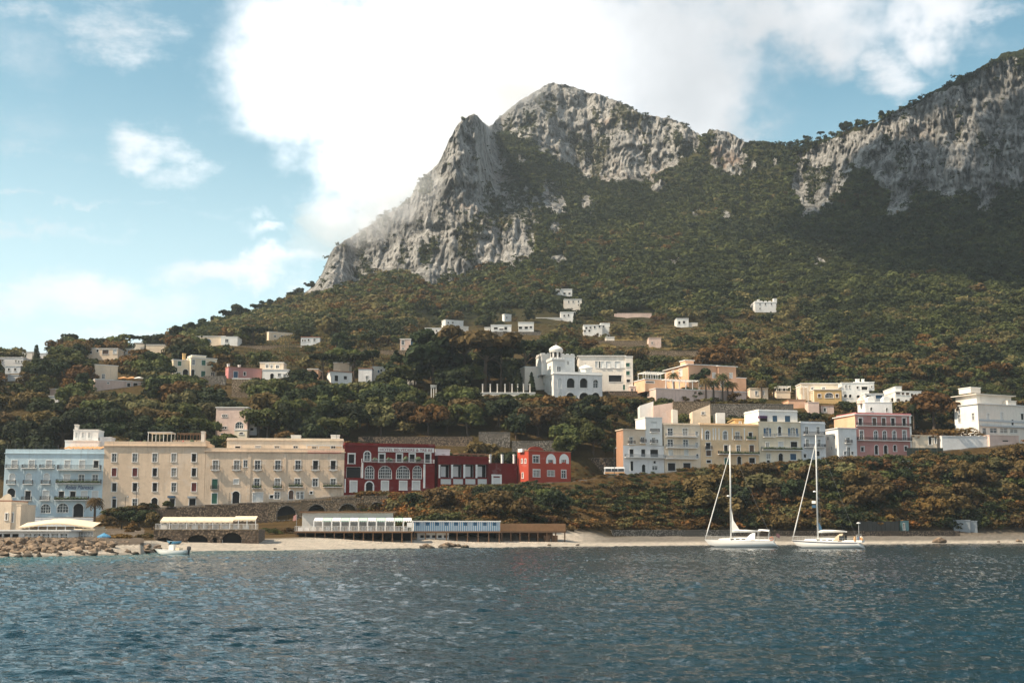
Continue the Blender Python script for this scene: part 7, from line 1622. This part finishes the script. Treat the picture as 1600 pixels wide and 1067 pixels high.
# ------------------------------------------------------------------ boats
WH = plain('white_gelcoat', (.80, .79, .76), .25, 0, .04, .5); GR_ = plain('grey_gelcoat', (.55, .54, .52), .5, 0, .08, 1.); NAVY = plain('navy_stripe', (.01, .02, .06), .35); ALU = plain('mast_aluminium', (.66, .66, .64), .4, .2, .05, .5)
SAILC = plain('sail_cloth', (.74, .73, .70), .7, 0, .08, 1.5); WIRE = plain('steel_wire', (.30, .30, .30), .4, .5); TAN = plain('tan_canvas', (.42, .33, .23), .8); BOT = plain('antifouling', (.03, .03, .035), .6)
def hull_ring(t, Lh, B, fb, fs, rake, rev, n=12):
    bt = (1 - (1 - min(t / .58, 1)) ** 2.1) if t < .58 else 1 - .26 * ((t - .58) / .42) ** 1.8
    b_ = max(B / 2 * bt, .03); zs = fb + (fs - fb) * t ** 1.3 - .10 * math.sin(math.pi * t); zb = -.42 * math.sin(math.pi * min(1, t * 1.02)) ** .7 + .02
    xs = Lh / 2 - Lh * t; ring = []
    for i in range(n + 1):
        s = i / n; z = zs + (zb - zs) * s; y = b_ * (1 - s ** 3.2) ** .55
        x = xs - rake * s * (1 - t) ** 4 + rev * (1 - s) * max(0, (t - .86) / .14) ** 1.5
        ring.append((x, y, z))
    return ring
def hull(o, Lh, B, fb, fs, rake, rev, name='hull', m=None, stripe=None, ns=26):
    R = [hull_ring((k / ns) ** 1.0, Lh, B, fb, fs, rake, rev) for k in range(ns + 1)]
    full = [r + [(x, -y, z) for x, y, z in r[::-1][1:]] for r in R]
    mb = MB(); base = 0; n = len(full[0])
    mb.loft(full, closed=False); mb.f.append(tuple(ns * n + k for k in range(n)))
    h = mb.build(name, m or WH, o, True)
    mb = MB()
    for r0, r1 in zip(R, R[1:]): mb.poly([(r0[0][0], r0[0][1] - .02, r0[0][2] - .03), (r1[0][0], r1[0][1] - .02, r1[0][2] - .03), (r1[0][0], -r1[0][1] + .02, r1[0][2] - .03), (r0[0][0], -r0[0][1] + .02, r0[0][2] - .03)])
    mb.build('deck', GR_, o)
    def strip(nm, a, c, mat_, off):
        q = MB()
        for sg in (1, -1):
            for r0, r1 in zip(R, R[1:]):
                def at(r, s):
                    k = s * (len(r) - 1); i = min(int(k), len(r) - 2); f = k - i; return Vector(r[i]).lerp(Vector(r[i + 1]), f) + Vector((0, off, 0))
                P = [at(r0, a), at(r1, a), at(r1, c), at(r0, c)]; q.poly([(p.x, p.y * sg, p.z) for p in P])
        q.build(nm, mat_, h)
    if stripe: strip('sheer_stripe', .10, .20, stripe, .012)
    strip('toe_rail', .0, .03, ALU, .02)
    strip('boot_stripe', .70, .86, BOT, .012)
    return R
def yacht(label, px, row, yaw, Lh, B, fb, fs, mast_h, mastx, tan=False, stripe=None, right=False):
    D = HC * F / (row - 828.); a = ray(px, row)[0]
    o = empty('sailing_yacht', (a * D, D, 0), math.pi - yaw); tag(o, label, 'sailing yacht', 'yachts anchored off the beach')
    R = hull(o, Lh, B, fb, fs, 1.35, 1.1, stripe=stripe)
    def deckz(x): t = (Lh / 2 - x) / Lh; return fb + (fs - fb) * t ** 1.3 - .1 * math.sin(math.pi * t)
    # coachroof
    mb = MB(); rings = []
    for k in range(9):
        x = mastx + 2.2 - k * .75; e = math.sin(math.pi * min(1, (k + .6) / 5.)) if k < 3 else 1; w = (B * .30) * (.55 + .45 * min(1, k / 4)); h = .16 + .34 * min(1, k / 5)
        rings.append([(x, -w, deckz(x) - .05), (x, -w * .86, deckz(x) + h), (x, 0, deckz(x) + h + .06), (x, w * .86, deckz(x) + h), (x, w, deckz(x) - .05)])
    mb.loft(rings); cr = mb.build('coachroof', WH, o)
    for sg in (-1, 1):
        for k in range(3):
            x = mastx - .3 - k * 1.05; w = B * .30 * .95; mb = MB(); mb.box(x - .35, x + .35, sg * w - .03 if sg > 0 else sg * w - .02, sg * w + .02 if sg > 0 else sg * w + .03, deckz(x) + .14, deckz(x) + .32); mb.build('porthole', M['glass'], cr)
    x_c = mastx + 2.2 - 8 * .75
    # sprayhood, cockpit, wheel
    mb = MB(); rings = []
    for k in range(6):
        t = k / 5; x = x_c + .9 - t * 1.6; hh = .35 + .95 * math.sin(min(1, t * 1.25) * math.pi / 2); w = B * .30
        rings.append([(x, w * math.cos(q), deckz(x) + .1 + hh * math.sin(q)) for q in [math.pi * i / 8 for i in range(9)]])
    mb.loft(rings, closed=False, caps=False); sh_ = mb.build('sprayhood', TAN if tan else SAILC, o, True)
    mb = MB()
    for sg in (-1, 1): mb.box(x_c - 4.1, x_c - .7, sg * B * .28 - .06, sg * B * .28 + .06, deckz(x_c - 2) - .1, deckz(x_c - 2) + .3)
    mb.box(x_c - 4.1, x_c - 3.9, -B * .28 + .06, B * .28 - .06, deckz(x_c - 3.5) - .1, deckz(x_c - 3.5) + .25)
    mb.build('coaming', WH, o)
    mb = MB(); n = 20; xw = x_c - 3.1; zw = deckz(xw) + .75
    mb.tube([(xw, .55 * math.cos(2 * math.pi * k / n), zw + .55 * math.sin(2 * math.pi * k / n)) for k in range(n + 1)], .025, 5, False); mb.tube([(xw, 0, deckz(xw) - .1), (xw, 0, zw)], .08, 6)
    mb.build('wheel', ALU, o)
    # rig
    zd = deckz(mastx) + .4; tip = Vector((mastx - .25, 0, zd + mast_h)); ft = Vector((mastx, 0, zd))
    mb = MB(); mb.tube([ft - Vector((0, 0, .3)), ft.lerp(tip, .5), tip], [.145, .135, .09], 10); ms = mb.build('mast', ALU, o, True)
    mb = MB(); mb.tube([tip, tip + Vector((0, 0, .7))], .015, 4); mb.tube([tip + Vector((-.3, 0, .1)), tip + Vector((.35, 0, .1))], .015, 4); mb.build('masthead_aerial', WIRE, ms)
    sp_z = [.40, .70] if not right else [.38, .68]
    for f in sp_z:
        c = ft.lerp(tip, f); w = B * (.28 if f < .5 else .2); q = MB(); q.tube([c + Vector((-.12, -w, .08)), c, c + Vector((-.12, w, .08))], [.03, .05, .03], 6); q.build('spreader', ALU, ms)
    bow = Vector((Lh / 2 - .25, 0, fb + .12)); q = MB(); top = ft.lerp(tip, .93)
    pts = [bow + (top - bow) * (k / 10) for k in range(11)]; q.tube(pts, [.05] + [.11 - .006 * k for k in range(9)] + [.03], 8); q.build('furled_genoa', SAILC, o, True)
    bx = mastx - (Lh * .40); bz = zd + 1.05; q = MB(); q.tube([(mastx - .15, 0, bz), (bx, 0, bz + .12)], .08, 8); bm = q.build('boom', ALU, o)
    q = MB(); q.tube([(mastx - .2, 0, bz + .2), (mastx - 1, 0, bz + .28), ((mastx + bx) / 2, 0, bz + .27), (bx + .3, 0, bz + .2)], [.10, .2, .19, .1], 8); q.build('sail_cover', TAN if tan and False else SAILC, bm, True)
    wires = MB(); stern = Vector((-Lh / 2 + 1.1, 0, fs)); wires.tube([tip, stern], .012, 4)
    for sg in (-1, 1):
        chain = Vector((mastx - .35, sg * B * .43, deckz(mastx))); s1 = ft.lerp(tip, sp_z[0]) + Vector((-.12, sg * B * .28, .08)); s2 = ft.lerp(tip, sp_z[1]) + Vector((-.12, sg * B * .2, .08))
        wires.tube([chain, s1, s2, tip - Vector((0, 0, .4))], .012, 4, False); wires.tube([chain, ft.lerp(tip, sp_z[0])], .01, 4, False); wires.tube([Vector((bx + .6, 0, bz + .1)), ft.lerp(tip, .8)], .007, 4, False)
    wires.build('rigging_wires', WIRE, o)
    q = MB(); d_ = ft.lerp(tip, .45) + Vector((.42, 0, 0)); q.lathe((d_.x, d_.y, d_.z), [(.1, -.12), (.27, -.1), (.3, .02), (.2, .13), (.03, .16)], 10); q.tube([ft.lerp(tip, .445), (d_.x, d_.y, d_.z - .1)], .04, 5); q.build('radar_dome', WH, ms, True)
    # guard rails
    q = MB()
    for sg in (-1, 1):
        P = []
        for k in range(13):
            t = .02 + .96 * k / 12; r = hull_ring(t, Lh, B, fb, fs, 1.35, 1.1)[0]; b0 = Vector((r[0], sg * max(r[1] - .06, .05), r[2])); P.append(b0 + Vector((0, 0, .62))); q.tube([b0, P[-1]], .014, 4)
        q.tube(P, .010, 4, False); q.tube([p - Vector((0, 0, .3)) for p in P], .008, 4, False)
    r = hull_ring(.02, Lh, B, fb, fs, 1.35, 1.1)[0]; q.tube([(r[0] - .9, .5, r[2] + .62), (r[0] + .15, 0, r[2] + .66), (r[0] - .9, -.5, r[2] + .62)], .02, 5)
    q.build('guard_rails', ALU, o)
    return o, deckz, x_c, ft, tip, bz, D
o, dz, xc_, ft, tip, bz, D = yacht('white sailing yacht with plain hull and scrap of sail at the mast, left of two', 1158.5, 854.6, math.radians(15), 13.7, 3.9, 1.55, 1.25, 17.2, 1.9)
q = MB(); q.poly([(ft.x - .16, .02, bz + 5.0), (ft.x - .16, .02, bz + .35), (ft.x - 1.7, .02, bz + .35), (ft.x - .55, .1, bz + 2.2)]); q.poly([(ft.x - .16, -.02, bz + 5.0), (ft.x - .55, .06, bz + 2.2), (ft.x - 1.7, -.02, bz + .35), (ft.x - .16, -.02, bz + .35)]); q.build('mainsail_corner', SAILC, o)
q = MB()
for x in (xc_ - 1.2, xc_ - 3.2):
    q.tube([(x, 1.35, dz(x)), (x - .1, 1.3, dz(x) + 1.75), (x - .1, .7, dz(x) + 2.05), (x - .1, -.7, dz(x) + 2.05), (x - .1, -1.3, dz(x) + 1.75), (x, -1.35, dz(x))], .03, 6, False)
q.build('bimini_frame', ALU, o)
q = MB(); q.loft([[(xc_ - 1.25, y, dz(xc_) + 2.06 - .3 * (y / 1.2) ** 2), (xc_ - 2.0, y, dz(xc_) + 2.1 - .3 * (y / 1.2) ** 2), (xc_ - 3.3, y, dz(xc_) + 1.98 - .3 * (y / 1.2) ** 2)] for y in (-1.2, -.6, 0, .6, 1.2)], closed=False, caps=False); q.build('bimini', SAILC, o)
def ring(o, x, y, z, r, m, name):
    q = MB(); n = 18; q.tube([(x + r * math.cos(2 * math.pi * k / n), y, z + r * math.sin(2 * math.pi * k / n)) for k in range(n + 1)], .07, 6, False); q.build(name, m, o)
ORG = plain('orange_lifebuoy', (.65, .16, .05), .6); ring(o, -5.6, 1.35, 1.65, .3, ORG, 'lifebuoy')
q = MB(); q.tube([(-6.2, 0, 1.2), (-6.5, 0, 2.7)], .02, 5); q.poly([(-6.5, 0, 2.7), (-7.1, .1, 2.35), (-7.0, .1, 1.7), (-6.35, 0, 2.0)]); q.build('ensign', plain('dark_ensign', (.10, .05, .06), .8), o)
q = MB(); q.loft([[(5.3 + .75 * math.cos(t), 0.5 * math.sin(t) * s, dz(4.5) + .1 + .2 * s) for t in [2 * math.pi * i / 12 for i in range(12)]] for s in (1., .7)]); q.build('dinghy_on_deck', GR_, o)
o, dz, xc_, ft, tip, bz, D = yacht('white sailing yacht with navy stripe and cluttered stern, right of two', 1293.5, 856.0, math.radians(27), 12.9, 3.9, 1.55, 1.15, 18.3, 1.7, True, NAVY, True)
q = MB()
for sg in (-1, 1): q.box(xc_ - 1.05, xc_ - .2, sg * 1.17 - .02, sg * 1.17 + .02, dz(xc_) + .2, dz(xc_) + 1.0)
q.build('side_screen', M['glass'], o)
for i, (x, y, z, m, s) in enumerate(((-5.0, 1.1, 1.55, 'canvas_o', .3), (-5.5, .6, 1.6, 'sh_blue', .28), (-5.8, -.7, 1.5, 'canvas_o', .32), (-5.4, -1.1, 1.5, 'sh_red', .3))):
    q = MB(); q.lathe((x, y, z - .3), [(.06, 0), (s * .7, .1), (s * .75, .5), (s * .4, .8), (.05, .86)], 8); q.build('fender', M[m], o)
ring(o, -5.6, -1.35, 1.75, .3, WH, 'lifebuoy')
q = MB(); q.tube([(-5.7, .9, 1.1), (-5.7, .9, 4.3)], .035, 6); q.tube([(-5.7, -.9, 1.1), (-5.7, -.9, 2.6)], .03, 6); q.tube([(-5.7, .9, 2.4), (-5.7, -.9, 2.4)], .025, 6); q.build('stern_gantry', ALU, o)
q = MB(); q.lathe((-5.7, .9, 4.3), [(.05, 0), (.35, .05), (.35, .2), (.05, .28)], 8); q.build('wind_generator', WH, o)
q = MB(); q.poly([(ft.x - .2, .03, bz + 1.9), (ft.x - .2, .03, bz + .5), (ft.x - .9, .12, bz + .4), (ft.x - .6, .1, bz + 1.2)]); q.build('blue_sail_bag', M['sh_blue'], o)
for k, (y, m) in enumerate(((1.1, 'trim'), (1.1, 'sh_blue'))):
    z = ft.z + 6.1 - k * .75; q = MB(); q.poly([(ft.x - .1, y, z), (ft.x + .6, y + .03, z + .02), (ft.x + .58, y + .03, z + .5), (ft.x - .1, y, z + .5)]); q.build('signal_flag', M[m], o)
# --- small motor boat, blue dinghy
def small_boat(name, label, px, row, yaw, Lh, B, fb, fs, hm, motor=True, cat='motor boat'):
    D = HC * F / (row - 828.); a = ray(px, row)[0]; o = empty(name, (a * D, D, 0), math.pi - yaw); tag(o, label, cat)
    hull(o, Lh, B, fb, fs, .7, -.1, m=hm, ns=14)
    q = MB(); q.box(-Lh * .1, Lh * .05, -.3, .3, fb - .25, fb + .55); c = q.build('console', WH, o)
    q = MB(); q.poly([(Lh * .06, -.35, fb + .5), (Lh * .06, .35, fb + .5), (Lh * .0, .3, fb + .95), (Lh * .0, -.3, fb + .95)]); q.build('windscreen', M['glass'], c)
    q = MB(); q.box(-Lh * .3, -Lh * .18, -B * .3, B * .3, fb - .2, fb + .12); q.build('seat', M['canvas'], o)
    if motor:
        q = MB(); x = -Lh / 2 - .18; q.loft([[(x - .22, -.16, z), (x + .2, -.2, z), (x + .2, .2, z), (x - .22, .16, z)] for z in (fs + .0, fs + .4)] + [[(x - .1, -.1, fs + .5), (x + .12, -.1, fs + .5), (x + .12, .1, fs + .5), (x - .1, .1, fs + .5)]]); q.box(x - .08, x + .08, -.07, .07, -.4, fs); q.build('outboard_motor', M['iron'], o)
    return o
small_boat('motor_boat', 'small white motor boat with black outboard off the arched stone terrace', 267, 865, math.radians(10), 4.7, 1.9, .75, .6, WH)
a = ray(271, 850)[0]; D = 214; o = empty('dinghy', (a * D, D, ground_z(a, D) + .12), math.pi - .1); tag(o, 'blue dinghy pulled up on the sand by the arched stone terrace', 'dinghy'); hull(o, 2.4, 1.2, .5, .42, .4, 0, m=M['blue_paint'], ns=12)
